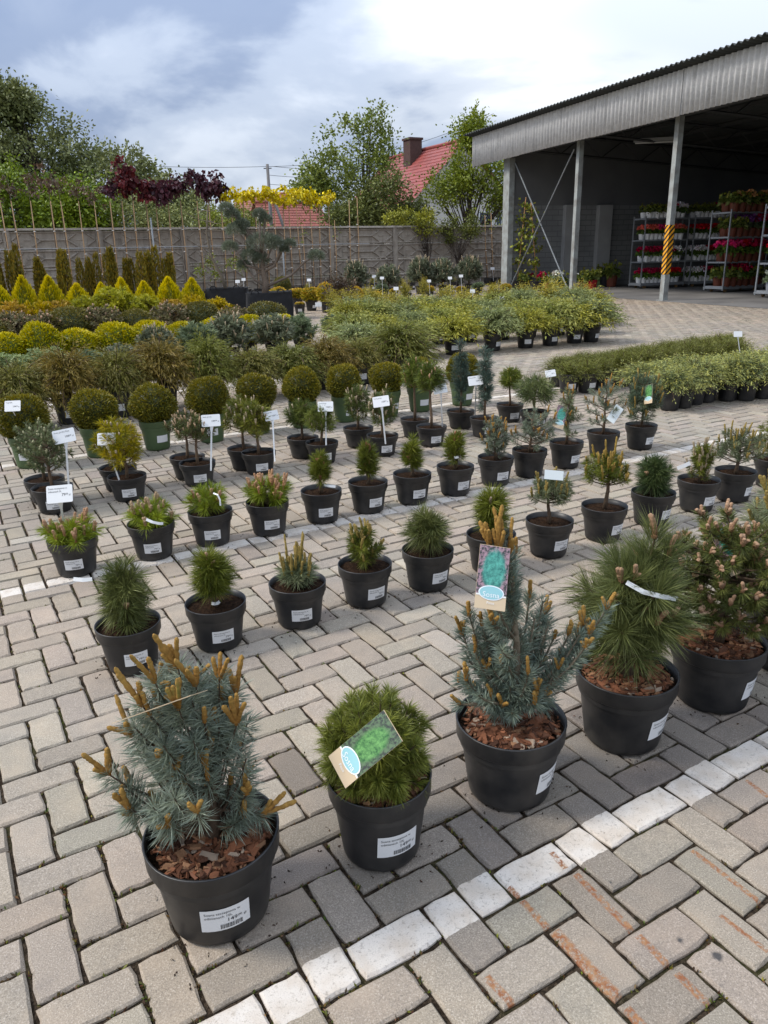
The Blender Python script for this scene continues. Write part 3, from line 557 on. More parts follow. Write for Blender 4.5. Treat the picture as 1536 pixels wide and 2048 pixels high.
# ---------------------------------------------------------------- trees behind the fence
def tree(name, label, loc, height, blobs, nclump, nleaf, leaf, col, col2, seed, trunk=0.16, clump=0.32, group=None, lean=(0, 0), up=0.3):
    rng = np.random.default_rng(seed); root = thing(name, label, 'tree', loc, 0, group)
    C = []; wts = np.array([b[3] if len(b) > 3 else 1.0 for b in blobs]); wts = wts / wts.sum()
    bi = rng.choice(len(blobs), nclump, p=wts)
    for k in range(nclump):
        c, r = np.array(blobs[bi[k]][0]), np.array(blobs[bi[k]][1]); d = sphdir(1, rng)[0]; C.append(c + d * r * rng.uniform(0.35, 1.0) ** 0.6)
    C = np.array(C); g = Geo(); top = np.array([lean[0], lean[1], height * 0.72]); s = np.linspace(0, 1, 7)
    wob = np.cumsum(rng.normal(size=(7, 3)) * 0.07 * np.array([1, 1, 0]), 0)
    TP = np.outer(s, top) + wob; g.tube(TP, trunk * (1 - 0.8 * s), 8, (0.075, 0.06, 0.05))
    lim = rng.choice(nclump, min(nclump, 46), replace=False)
    for q in lim:
        h = np.clip(C[q][2] / height - 0.22, 0.15, 0.95); i = h * 6; a = TP[int(i)]; e = C[q]; mid = (a + e) / 2 + np.array([0, 0, -0.1]) + rng.normal(size=3) * 0.12
        u = np.linspace(0, 1, 6)[:, None]; pts = (1 - u) ** 2 * a + 2 * u * (1 - u) * mid + u ** 2 * e
        g.tube(pts, trunk * 0.30 * (1 - 0.85 * u[:, 0]) * (1.1 - h * 0.6), 5, (0.07, 0.056, 0.047), cap=False)
    ob('trunk', g.mesh('trunk', M['bark'], True), root)
    g = Geo(); n = nclump * nleaf; ci = np.repeat(np.arange(nclump), nleaf)
    cs = clump * rng.uniform(0.55, 1.35, nclump); off = rng.normal(size=(n, 3)) * cs[ci][:, None] * np.array([1, 1, 0.7])
    B = C[ci] + off; D = nrm(off) + rng.normal(size=(n, 3)) * 0.6; D[:, 2] += up
    tone = np.clip(rng.normal(0.45, 0.3, nclump), 0, 1)[ci]; cc = mixc(col, col2, tone) * np.exp(rng.normal(size=(n, 1)) * 0.22)
    g.blades(B, D, leaf * rng.uniform(0.7, 1.4, n), leaf * 0.62, rng, cc, bend=0.3)
    # long shoots that break the outline
    ns = nclump // 3; q = rng.choice(nclump, ns)
    for k in q:
        d = nrm(C[k] - np.array([0, 0, height * 0.4])); d[2] += 0.7; d = nrm(d); L = rng.uniform(0.5, 1.1) * clump * 2.2; m_ = 26; s_ = rng.uniform(0, 1, m_)
        g.blades(C[k] + d * (s_ * L)[:, None] + rng.normal(size=(m_, 3)) * 0.05, d + rng.normal(size=(m_, 3)) * 0.8, leaf, leaf * 0.6, rng, mixc(col, col2, np.full(m_, 0.7)) * np.exp(rng.normal(size=(m_, 1)) * 0.2))
    ob('crown', g.mesh('crown', M['leaf']), root); return root
GT = 'trees beyond the fence'
tree('apple_tree', 'big spreading grey-green tree with ragged crown beyond the fence', (-17.5, 43, 0), 9.5, [((-3.5, 0, 7.4), (3.4, 2.4, 2.6), 1.2), ((0.2, 0, 6.5), (3.2, 2.4, 2.4), 1.2), ((3.4, 0, 5.2), (2.8, 2.2, 1.9), 1), ((6.2, 0, 4.2), (2.2, 1.8, 1.3), .6), ((-7, 0, 6.8), (2.6, 2.2, 2.8), 1), ((-4.6, 0, 9.6), (1.6, 1.4, 0.9), .25), ((-1.0, 0, 9.0), (1.2, 1.2, 0.8), .18)], 620, 80, 0.19, (0.080, 0.092, 0.036), (0.190, 0.200, 0.090), 11, 0.42, 0.40, GT)
tree('maple_tree', 'dense fresh green tree left of the purple maples', (-16.6, 37.5, 0), 7.0, [((-3.4, 0, 4.9), (2.6, 1.8, 2.3), 1.4), ((-0.2, 0, 3.9), (2.0, 1.6, 1.7), 1), ((2.6, 0, 3.4), (1.6, 1.3, 1.5), .7)], 340, 74, 0.17, (0.075, 0.110, 0.018), (0.20, 0.25, 0.042), 12, 0.25, 0.40, GT)
tree('garden_bush', 'pale green rounded bush showing over the fence below purple maples', (-9.5, 38.5, 0), 4.2, [((-2.0, 0, 3.1), (1.6, 1.2, 1.1), 1), ((0.6, 0, 2.9), (1.5, 1.2, 1.0), 1), ((2.8, 0, 2.7), (1.2, 1, 0.9), .6)], 190, 62, 0.14, (0.095, 0.11, 0.040), (0.21, 0.22, 0.09), 13, 0.14, 0.32, GT)
tree('yellow_green_bush', 'small yellow-green bush peeping over the fence by a grey pole', (-6.9, 37.5, 0), 3.6, [((0, 0, 2.7), (1.2, 1, 0.9))], 60, 50, 0.13, (0.10, 0.12, 0.025), (0.2, 0.22, 0.05), 14, 0.1, 0.3, GT)
tree('birch_tree', 'tall airy light green tree between the red roofs', (-0.6, 40.5, 0), 8.4, [((-0.9, 0, 6.6), (1.4, 1.2, 1.4), 1.0), ((-1.4, 0, 5.2), (1.5, 1.2, 1.2), 1), ((0.8, 0, 6.4), (0.7, 0.8, 1.8), .7), ((-.3, 0, 4.0), (1.6, 1.4, 1.3), 1.0), ((-2.6, 0, 4.5), (0.9, 0.8, 0.7), .3)], 190, 44, 0.16, (0.085, 0.11, 0.026), (0.20, 0.225, 0.065), 15, 0.16, 0.27, GT, up=0.5)
tree('lilac_bush', 'dense mid green bush under the airy tree beside the red-roofed house', (0.35, 38.6, 0), 5.0, [((0.2, 0, 3.6), (1.5, 1.2, 1.5), 1.4), ((-1.4, 0, 2.9), (1.4, 1.1, .9), .8), ((1.2, 0, 2.7), (.8, .8, .8), .5)], 220, 66, 0.14, (0.065, 0.078, 0.026), (0.155, 0.165, 0.056), 16, 0.15, 0.30, GT)
tree('plum_tree', 'yellow-green tree with open dark branches in front of the white gable', (4.75, 40.0, 0), 7.2, [((0.1, 0, 5.6), (1.4, 1.2, 1.5), 1.2), ((-0.9, 0, 4.3), (1.3, 1.2, 1.0), 1), ((1.5, 0, 4.4), (1.0, 1, 1.3), .8), ((0, 0, 6.9), (0.5, 0.5, 0.6), .2)], 190, 64, 0.14, (0.075, 0.10, 0.018), (0.19, 0.21, 0.038), 17, 0.2, 0.30, GT)
tree('climbing_shrub', 'bright yellow-green climber hanging over the fence top', (1.9, 34.2, 0), 3.0, [((-0.9, 0, 2.85), (0.7, 0.25, 0.35), 1), ((0.2, 0, 2.6), (0.5, 0.25, 0.45), 1)], 42, 42, 0.10, (0.12, 0.13, 0.03), (0.27, 0.26, 0.05), 18, 0.05, 0.15, GT)
tree('climbing_shrub', 'dark green leafy branch hanging over the fence by the shed', (3.5, 34.7, 0), 2.9, [((-0.4, 0, 2.3), (0.45, 0.25, 0.5), 1), ((0.5, 0, 2.4), (0.35, 0.25, 0.5), 1)], 34, 42, 0.10, (0.06, 0.07, 0.02), (0.14, 0.15, 0.04), 19, 0.05, 0.15, GT)
# ---------------------------------------------------------------- pots, labels, signs
_c = {}
def cached(key, fn):
    if key not in _c: _c[key] = fn()
    return _c[key]
def pot_prof(D, h):
    r = D / 2
    return [(r * .70, 0), (r * .745, .008), (r * .76, .02), (r * .90, h * .76), (r * .905, h * .775), (r * .965, h * .785), (r * .985, h * .80), (r * .992, h - .004), (r * 1.0, h - .002), (r * .995, h), (r * .965, h), (r * .95, h * .80), (r * .93, h * .7)]
def pot_mesh(D, h, m='pot', seg=48):
    def f():
        g = Geo(); g.lathe(pot_prof(D, h), seg, notch=(6, 0.008) if seg >= 32 else None)
        me = g.mesh('pot', M[m], True); return me
    return cached(('pot', D, h, m, seg), f)
def soil_mesh(D, h, seed=0, seg=28):
    def f():
        rng = np.random.default_rng(seed + 900); g = Geo(); R_ = D / 2 * .955; k = 7; V = [(0, 0, h * .875)]
        for i in range(1, k + 1):
            for a in range(seg):
                t = 2 * math.pi * a / seg; V.append((R_ * i / k * math.cos(t), R_ * i / k * math.sin(t), h * .875 + (rng.normal() * .0035 if i < k else -.004)))
        Q = []; T = [(0, 1 + a, 1 + (a + 1) % seg) for a in range(seg)]
        for i in range(k - 1):
            for a in range(seg): Q.append((1 + i * seg + a, 1 + (i + 1) * seg + a, 1 + (i + 1) * seg + (a + 1) % seg, 1 + i * seg + (a + 1) % seg))
        g.add(V, Q, T); return g.mesh('soil', M['soil'], True)
    return cached(('soil', D, h, seed, seg), f)
def chips_mesh(D, h, n, seed, size=.042):
    """loose flakes of pine bark lying over one another"""
    rng = np.random.default_rng(seed + 300); g = Geo(); R_ = D / 2 * .93
    for k in range(n):
        L = size * rng.uniform(.25, 1.0) ** 1.1 * (1.5 if rng.random() < .12 else 1); W = L * rng.uniform(.18, .62); t = rng.uniform(.0008, .0030); a = rng.uniform(0, 2 * math.pi)
        r = max(0, (R_ - L * .55)) * math.sqrt(rng.uniform(.0, 1))
        sh = np.array([(-1, -.3), (-.55, -1), (.15, -.75), (.75, -.95), (1, .1), (.6, .8), (-.1, 1), (-.8, .55)]) * (L / 2, W / 2) + rng.normal(size=(8, 2)) * L * .07
        cup = (sh[:, 1] / max(W, 1e-4)) ** 2 * W * rng.uniform(-.5, .5)
        V = np.concatenate([np.c_[sh, cup - t], np.c_[sh * .94, cup + t + rng.normal(size=8) * .0007]])
        m = Matrix.Rotation(rng.uniform(0, 6.28), 3, 'Z') @ Matrix.Rotation(rng.normal() * .30, 3, 'X') @ Matrix.Rotation(rng.normal() * .22, 3, 'Y')
        V = V @ np.array(m).T + (r * math.cos(a), r * math.sin(a), h * .875 + .004 + rng.uniform(0, .012))
        ch = rng.random(); c = (0.150, 0.060, 0.030) if ch < .5 else (0.075, 0.034, 0.020) if ch < .78 else (0.25, 0.13, 0.068) if ch < .93 else (0.27, 0.205, 0.15)
        c = np.array(c) * math.exp(rng.normal() * .28)
        g.add(V, [(i, (i + 1) % 8, 8 + (i + 1) % 8, 8 + i) for i in range(8)] + [(8, 9, 10, 11), (8, 11, 12, 13), (8, 13, 14, 15)], None, c)
    return g.mesh('bark_mulch', M['mulch'])
def text_tris(body):
    def f():
        cu = bpy.data.curves.new('txt', 'FONT'); cu.body = body; cu.size = 1; cu.resolution_u = 2; o = bpy.data.objects.new('txt', cu)
        me = bpy.data.meshes.new_from_object(o); me.calc_loop_triangles()
        V = np.array([v.co[:] for v in me.vertices]).reshape(-1, 3); T = np.array([t.vertices[:] for t in me.loop_triangles]).reshape(-1, 3)
        bpy.data.objects.remove(o); bpy.data.curves.remove(cu); bpy.data.meshes.remove(me); return V, T
    return cached(('txt', body), f)
def flat_print(lines, price, bars, W, Hh):
    """print of a price label in x (width W) and z (height Hh), centred"""
    V = []; T = []; n = 0
    def put(body, x, z, s, right=False):
        nonlocal n
        v, t = text_tris(body); v = v.copy()
        if right: v[:, 0] -= v[:, 0].max()
        V.append(np.stack([x + v[:, 0] * s, np.zeros(len(v)), z + v[:, 1] * s], 1)); T.append(t + n); n += len(v)
    for i, l in enumerate(lines): put(l, -W * .43, Hh * (.27 - .17 * i), W * .092)
    a, b = price; put(a, W * .23, -Hh * .13, W * .15, True); put(b, W * .24, -Hh * .07, W * .09); put('z\u0142', W * .36, -Hh * .13, W * .10)
    if bars:
        rng = np.random.default_rng(3); x = -W * .12
        while x < W * .33:
            w = rng.choice([.006, .011, .016]) * W; V.append(np.array([(x, 0, -Hh * .42), (x + w, 0, -Hh * .42), (x + w, 0, -Hh * .22), (x, 0, -Hh * .22)])); T.append(np.array([(0, 1, 2), (0, 2, 3)]) + n); n += 4; x += w + rng.choice([.008, .014]) * W
    return np.concatenate(V), np.concatenate(T)
def label_meshes(D, h, price=('149', '00'), size=('10L',), prnt=True, W=None):
    """sticker bent round the pot wall, facing local -Y"""
    def f():
        w = W or D * .36; hh = w * .62; zc = h * .40
        def wrap(x, z, off):
            zz = zc + z; r = D / 2 * (.76 + (.90 - .76) * (zz - .02) / (h * .76 - .02)) + off; a = x / r
            return np.stack([r * np.sin(a), -r * np.cos(a), zz], 1)
        nx, nz = 9, 3; X, Z = np.meshgrid(np.linspace(-w / 2, w / 2, nx), np.linspace(-hh / 2, hh / 2, nz)); Vv = wrap(X.ravel(), Z.ravel(), .0012)
        Q = [(j * nx + i, j * nx + i + 1, (j + 1) * nx + i + 1, (j + 1) * nx + i) for j in range(nz - 1) for i in range(nx - 1)]
        g = Geo(); g.add(Vv, Q); a = g.mesh('price_label', M['paper'], True); b = None
        if prnt:
            v, t = flat_print(('Sosna szczepiona w', 'odmianach ' + size[0]), price, True, w, hh); g = Geo(); g.add(wrap(v[:, 0], v[:, 2], .0020), None, t); b = g.mesh('print', M['ink'])
        return a, b
    return cached(('lab', D, h, price, size, prnt, W), f)
def sign(loc, top, plate, lines, price, label, rz=0, tilt=-25, roll=0, lean=None, group=None, prnt=True):
    """white T-shaped price sign: loc = foot in the soil, top = centre of the plate (world)"""
    t = thing('price_sign', label, 'sign', loc, 0, group); loc = np.array(loc, float); top = np.array(top, float); d = top - loc
    W, Hh = plate, plate * .66
    m4 = Matrix.Translation(d) @ Matrix.Rotation(R(rz), 4, 'Z') @ Matrix.Rotation(R(tilt), 4, 'X') @ Matrix.Rotation(R(roll), 4, 'Y')
    def pl():
        g = Geo(); k = 5; pts = []
        rr = W * .06
        for cx, cz, a0 in ((W / 2 - rr, -Hh / 2 + rr, -90), (W / 2 - rr, Hh / 2 - rr, 0), (-W / 2 + rr, Hh / 2 - rr, 90), (-W / 2 + rr, -Hh / 2 + rr, 180)):
            for q in range(k): a = R(a0 + 90 * q / (k - 1)); pts.append((cx + rr * math.cos(a), cz + rr * math.sin(a)))
        n = len(pts); F_ = [(x, -.001, z) for x, z in pts]; B = [(x, .001, z) for x, z in pts]
        g.add(F_ + B + [(0, -.001, 0), (0, .001, 0)], [(i, n + i, n + (i + 1) % n, (i + 1) % n) for i in range(n)], [(i, (i + 1) % n, 2 * n) for i in range(n)] + [(n + (i + 1) % n, n + i, 2 * n + 1) for i in range(n)])
        return g.mesh('plate', M['white'])
    p = ob('plate', cached(('plate', round(W, 3)), pl), t); p.matrix_local = m4
    if prnt:
        def pp():
            v, tt = flat_print(lines, price, False, W, Hh); v[:, 1] = -.0018; g = Geo(); g.add(v, None, tt); return g.mesh('print', M['ink'])
        ob('print', cached(('pp', round(W, 3), lines, price), pp), p)
    joint = np.array((m4 @ Vector((0, .001, -Hh * .48))).to_tuple()); foot = np.array([0, 0, -.02])
    ax = nrm(joint - foot); sd = nrm(np.cross(ax, np.array([0, 1., 0]))); fr = np.cross(sd, ax); w0, w1, th = W * .045, W * .10, .0012
    V = []
    for P_, w in ((foot, w0), (joint - ax * W * .35, w0), (joint + ax * .002, w1)):
        for sx, sy in ((-1, -1), (1, -1), (1, 1), (-1, 1)): V.append(P_ + sd * sx * w + fr * sy * th + np.array([0, .003, 0]))
    g = Geo(); g.add(V, [(i + 4 * k, (i + 1) % 4 + 4 * k, (i + 1) % 4 + 4 * k + 4, i + 4 * k + 4) for k in range(2) for i in range(4)] + [(8, 9, 10, 11)]); ob('stem', g.mesh('stem', M['white']), t)
    return t
def tagpic(name, c1, c2, c3):
    m = bpy.data.materials.new(name); m.use_nodes = True; g = NG(m); p = g.N['Principled BSDF']; o = g.n('ShaderNodeTexCoord').outputs['Object']
    sx = g.n('ShaderNodeSeparateXYZ'); g.put(sx.inputs[0], o)
    n1 = g.noise(o, 75, 6, 0.75); d = g.vm('LENGTH', g.vm('MULTIPLY', g.vm('SUBTRACT', o, (0.002, 0, 0.018)), (1.0 / .030, 0, 1.0 / .052)))
    c = g.mix(g.rng(g.noise(o, 110, 4, .7), .44, .58), c3, (0.03, 0.035, 0.03)); inn = g.rng(g.m('ADD', d, g.m('MULTIPLY', n1, .9)), 1.5, 1.25)
    c = g.mix(inn, c, g.mix(g.rng(n1, .38, .62), c1, c2)); g.t.links.new(c, p.inputs['Base Color']); p.inputs['Roughness'].default_value = 0.3
    return m
M['pic_teal'] = tagpic('tag_photo_teal', (0.01, 0.12, 0.10), (0.10, 0.42, 0.32), (0.36, 0.22, 0.25))
M['pic_green'] = tagpic('tag_photo_green', (0.012, 0.085, 0.02), (0.15, 0.36, 0.10), (0.10, 0.16, 0.08))
M['gloss'] = mat('glossy_card', 0.3, attr=True, spec=0.4)
def care_tag(parent, world, rz, tilt, roll, pic='pic_teal', s=1.0, blank=False, vroll=0):
    """hanging plastic plant tag with a photo, a sand-coloured foot and a pale blue oval"""
    W, Hh = .080 * s, .165 * s; g = Geo()
    if blank:
        g.box((-W / 2, -.0006, -Hh / 2), (W / 2, .0006, Hh / 2), (.72, .76, .74)); me = g.mesh('care_tag', M['gloss'])
    else:
        g.box((-W / 2, -.0006, -Hh / 2), (W / 2, .0006, Hh / 2), (.62, .47, .30))
        z0, z1 = -Hh * .27, Hh * .5 - .001; g.add([(-W / 2 + .0003, -.0011, z0), (W / 2 - .0003, -.0011, z0), (W / 2 - .0003, -.0011, z1), (-W / 2 + .0003, -.0011, z1)], [(0, 1, 2, 3)], m=1)
        g.add([(-W / 2 + .001, -.0013, z0 - .004), (W / 2 - .001, -.0013, z0 - .004), (W / 2 - .001, -.0013, z0), (-W / 2 + .001, -.0013, z0)], [(0, 1, 2, 3)], C=(.8, .78, .72))
        for a, b, y, c in ((.42, .115, -.0016, (.8, .82, .82)), (.38, .10, -.0019, (.30, .55, .57))):
            k = 24; t = np.arange(k) * 2 * math.pi / k; V = np.stack([W * a * np.cos(t), np.full(k, y), z0 + .004 + Hh * b * np.sin(t)], 1); g.add(np.concatenate([V, [[0, y, z0 + .004]]]), None, [(i, (i + 1) % k, k) for i in range(k)], c)
        for body, sz, zz in (('Sosna', .24, z0 - .0005), ('Pinus', .12, -Hh * .40)):
            v, t = text_tris(body); v = v - (v.max(0) + v.min(0)) / 2; v = np.stack([v[:, 0] * W * sz, np.full(len(v), -.0023), zz + v[:, 1] * W * sz], 1); g.add(v, None, t, (.82, .82, .8))
        me = g.mesh('care_tag', [M['gloss'], M[pic]])
    o = ob('care_tag', me, parent); rel = Vector(world) - parent.location
    o.matrix_local = Matrix.Translation(rel) @ Matrix.Rotation(R(vroll), 4, 'Y') @ Matrix.Rotation(R(rz), 4, 'Z') @ Matrix.Rotation(R(tilt), 4, 'X') @ Matrix.Rotation(R(roll), 4, 'Y')
    return o
def band(parent, pts, w=.012):
    """white plastic name strip following pts (local to the plant)"""
    P_ = np.asarray(pts, float); t = nrm(np.gradient(P_, axis=0)); v = nrm(np.cross(t, np.array([.2, -1., .3]))); g = Geo(); k = len(P_)
    A, B = P_ - v * w / 2, P_ + v * w / 2; f = nrm(np.cross(t, v)) * .0006; g.add(np.concatenate([A + f, B + f, A - f, B - f]), [(i, i + 1, k + i + 1, k + i) for i in range(k - 1)] + [(2 * k + i, 3 * k + i, 3 * k + i + 1, 2 * k + i + 1) for i in range(k - 1)] + [(i, 2 * k + i, 2 * k + i + 1, i + 1) for i in range(k - 1)] + [(k + i, k + i + 1, 3 * k + i + 1, 3 * k + i) for i in range(k - 1)])
    return ob('name_strip', g.mesh('name_strip', M['white']), parent)
# ---------------------------------------------------------------- pines
def candle_geo(g, base, d, L, r, cA, cB, rng, sides=7, rings=9):
    s = np.concatenate([np.linspace(0, .92, rings - 3), [.96, .985, 1.0]]); side = nrm(np.cross(d, rng.normal(size=3))); bend = rng.normal() * .08
    P_ = base + np.outer(s * L, d) + np.outer((s ** 2) * bend * L, side)
    rad = r * (1.0 - .14 * s) * np.sqrt(np.clip(1 - np.clip((s - .90) / .10, 0, 1) ** 2, .05, 1)) * np.where(s < .05, .75, 1)
    C = mixc(cA, cB, np.clip(s + rng.normal() * .15, 0, 1)) * np.exp(rng.normal(size=(rings, 1)) * .12); g.tube(P_, rad, sides, C, jit=.24, rng=rng)
def candle_mesh(cA, cB, k):
    """one shoot of unit length and unit thickness along +Z"""
    def f():
        g = Geo(); rng = np.random.default_rng(700 + k); candle_geo(g, np.zeros(3), np.array([0, 0, 1.]), 10.0, 1.0, cA, cB, rng, 8, 22); g.V[0][:, 2] /= 10; return g.mesh('candle', M['candle'], True)
    return cached(('cndl', tuple(cA), k), f)
def pine(seed, tips, nl, nw, npt, colA, colB, candle=None, trunk=(.0, .01), fwd=.55, leafy=.07, bend=.15, barkc=(.11, .075, .05), tipc=None, det=1, brr=.35, gc=.12):
    """tips: list of (z0, tip point, number factor, candle factor). Returns trunk, needles, candles meshes"""
    CL = []; npt = npt * (1.9 if det else 1.5); nw = nw * 1.35
    rng = np.random.default_rng(seed); gt, gn, gc_ = Geo(), Geo(), Geo(); zt = max(t[0] for t in tips)
    tr = trunk[1]; s = np.linspace(0, 1, 6); wob = np.cumsum(rng.normal(size=(6, 2)), 0) * tr * .35; wob -= wob[0]
    gt.tube(np.c_[wob, s * zt], tr * (1.15 - .75 * s), 8, barkc, jit=.08, rng=rng)
    has_c = False
    for (z0, tip, nf, cf) in tips:
        a = np.array([np.interp(z0 / max(zt, 1e-6), s, wob[:, 0]), np.interp(z0 / max(zt, 1e-6), s, wob[:, 1]), z0]); e = np.array(tip, float)
        mid = np.array([a[0] + (e[0] - a[0]) * .68, a[1] + (e[1] - a[1]) * .68, a[2] + (e[2] - a[2]) * .34])
        u = np.linspace(0, 1, 5)[:, None]; C = (1 - u) ** 2 * a + 2 * u * (1 - u) * mid + u ** 2 * e; bl = np.linalg.norm(e - a) + 1e-6
        gt.tube(C, np.maximum(tr * brr * (1 - .6 * u[:, 0]), .0016), 5, barkc, cap=False)
        n = int(npt * nf); lf = min(leafy / bl, .95); k = 1 - lf * rng.uniform(0, 1, n) ** 1.3
        kk = k[:, None]; B = (1 - kk) ** 2 * a + 2 * kk * (1 - kk) * mid + kk ** 2 * e; t = nrm(2 * (1 - kk) * (mid - a) + 2 * kk * (e - mid) + 1e-6)
        rd = rng.normal(size=(n, 3)); rd = nrm(rd - (rd * t).sum(1, keepdims=True) * t)
        endf = (k > 1 - lf * .25)[:, None]
        f = fwd * (1 + .9 * endf) + rng.normal(size=(n, 1)) * .18; D = t * f + rd
        tone = np.clip(rng.normal(.35, .25) + rng.normal(size=n) * .25, 0, 1); c = mixc(colA, colB, tone) * np.exp(rng.normal(size=(n, 1)) * .16)
        gn.blades(B, D, nl * rng.uniform(.65, 1.12, n), nw * rng.uniform(.8, 1.2, n), rng, c, bend=bend * rng.uniform(.2, 1.6, n), tipC=None if tipc is None else mixc(tipc, c, rng.uniform(.2, .7, n)))
        if candle and rng.random() < candle['p'] * cf:
            has_c = True; te = nrm(e - mid); m = rng.integers(candle['n'][0], candle['n'][1] + 1) + (1 if cf > 7 else 0)
            for q in range(m):
                d = nrm(te * .7 + np.array([0, 0, candle.get('up', 1.0)]) + rng.normal(size=3) * candle.get('spread', .25) * (1 if m > 1 else .4)); L = rng.uniform(*candle['L']) * (1.0 if q == 0 else rng.uniform(.45, .9)) * (2.0 if cf > 7 else 1.25 if cf > 1.5 else 1)
                if det == 1:
                    q0 = Vector(d).to_track_quat('Z', 'Y'); CL.append((candle_mesh(candle['A'], candle['B'], int(rng.integers(5))), tuple(e - te * .006 + d * .004 * (q > 0)), q0, (candle['r'] * rng.uniform(.85, 1.15),) * 2 + (L,))); continue
                candle_geo(gc_, e - te * .006 + d * .004 * (q > 0), d, L, candle['r'] * rng.uniform(.8, 1.15), candle['A'], candle['B'], rng, 7 if det else 5, 10 if det else 6)
    out = {'trunk': gt.mesh('trunk', M['bark'], True), 'needles': gn.mesh('needles', M['leaf'])}
    if CL: out['_candle'] = CL
    if has_c and det != 1: out['candles'] = gc_.mesh('candles', M['candle'], True)
    return out
def head_tips(seed, n, th, zc, rx, rz, zlow=-.75, flat=0, off=(0, 0), jitter=.14, topc=0):
    """tips spread over an egg-shaped head above a clear stem th"""
    rng = np.random.default_rng(seed + 50); out = []; ga = math.pi * (3 - 5 ** .5)
    for i in range(n):
        z = zlow + (1 - zlow) * (i + .5) / n; r = math.sqrt(max(0, 1 - z * z)); a = i * ga + rng.normal() * .25; k = 1 + rng.normal() * jitter; k = min(k, 1.15)
        if rng.random() < .22: k *= .62
        p = (off[0] * (z + 1) / 2 + rx * r * k * math.cos(a), off[1] * (z + 1) / 2 + rx * r * k * math.sin(a), zc + rz * z * k)
        z0 = max(th, min(p[2] - .35 * math.hypot(p[0], p[1]) - .01, zc + rz * .55)); out.append((z0, p, 1.0, 1.0 + (topc if z > .72 else 0)))
    return out
BLUE_A, BLUE_B = (0.090, 0.110, 0.074), (0.255, 0.275, 0.200)
GRN_A, GRN_B = (0.062, 0.076, 0.016), (0.18, 0.19, 0.044)
LIME_A, LIME_B = (0.105, 0.135, 0.018), (0.29, 0.32, 0.055)
GREY_A, GREY_B = (0.080, 0.098, 0.055), (0.21, 0.225, 0.13)
LONG_A, LONG_B = (0.058, 0.070, 0.024), (0.175, 0.185, 0.07)
OR = dict(A=(0.34, 0.155, 0.035), B=(0.47, 0.27, 0.07)); YE = dict(A=(0.25, 0.19, 0.04), B=(0.42, 0.30, 0.095)); PK = dict(A=(0.42, 0.20, 0.10), B=(0.55, 0.33, 0.20)); BR = dict(A=(0.32, 0.16, 0.085), B=(0.50, 0.31, 0.19)); TN = dict(A=(0.27, 0.21, 0.10), B=(0.46, 0.36, 0.24)); RD = dict(A=(0.22, 0.11, 0.06), B=(0.36, 0.15, 0.09))
def cnd(c, p, n, L, r, **k): d = dict(c); d.update(p=p, n=n, L=L, r=r, **k); return d
# ---------------------------------------------------------------- placing a potted plant
def potted(name, label, cat, pos, D, h, plant, rot=0., sc=1., pm='pot', lab=(20, ('79', '00'), '5L'), chips=0, seed=0, group=None, seg=48, prnt=True, soil=True, tilt=0.0, labW=None, sink=.0):
    t = thing(name, label, cat, (pos[0], pos[1], 0.002), 0, group)
    ob('pot', pot_mesh(D, h, pm, seg), t, rot=(0, 0, R(seed * 37 % 360)))
    if soil: ob('soil', soil_mesh(D, h, seed % 3, 28 if seg >= 40 else 14), t)
    if chips: tag(ob('bark_mulch', chips_mesh(D, h, chips, seed), t), kind='stuff')
    Mr = Matrix.Translation((0, 0, h * .87 - sink)) @ Matrix.Rotation(R(rot), 4, 'Z') @ Matrix.Scale(sc, 4)
    for k, me in plant.items():
        if k == '_candle':
            for (cm, cl, cq, cs) in me:
                o = ob('candle', cm, t); o.matrix_local = Mr @ Matrix.LocRotScale(Vector(cl), cq, Vector(cs))
            continue
        o = ob(k, me, t, (0, 0, h * .87 - sink), (tilt, 0, R(rot)), sc)
        if k == 'candles': o['kind'] = 'stuff'
    if lab:
        a, b = label_meshes(D, h, lab[1], (lab[2],), prnt, labW); q = ob('price_label', a, t, rot=(0, R((seed * 53 % 7) - 3) * .0, R(lab[0])))
        if b: ob('print', b, q)
    return t
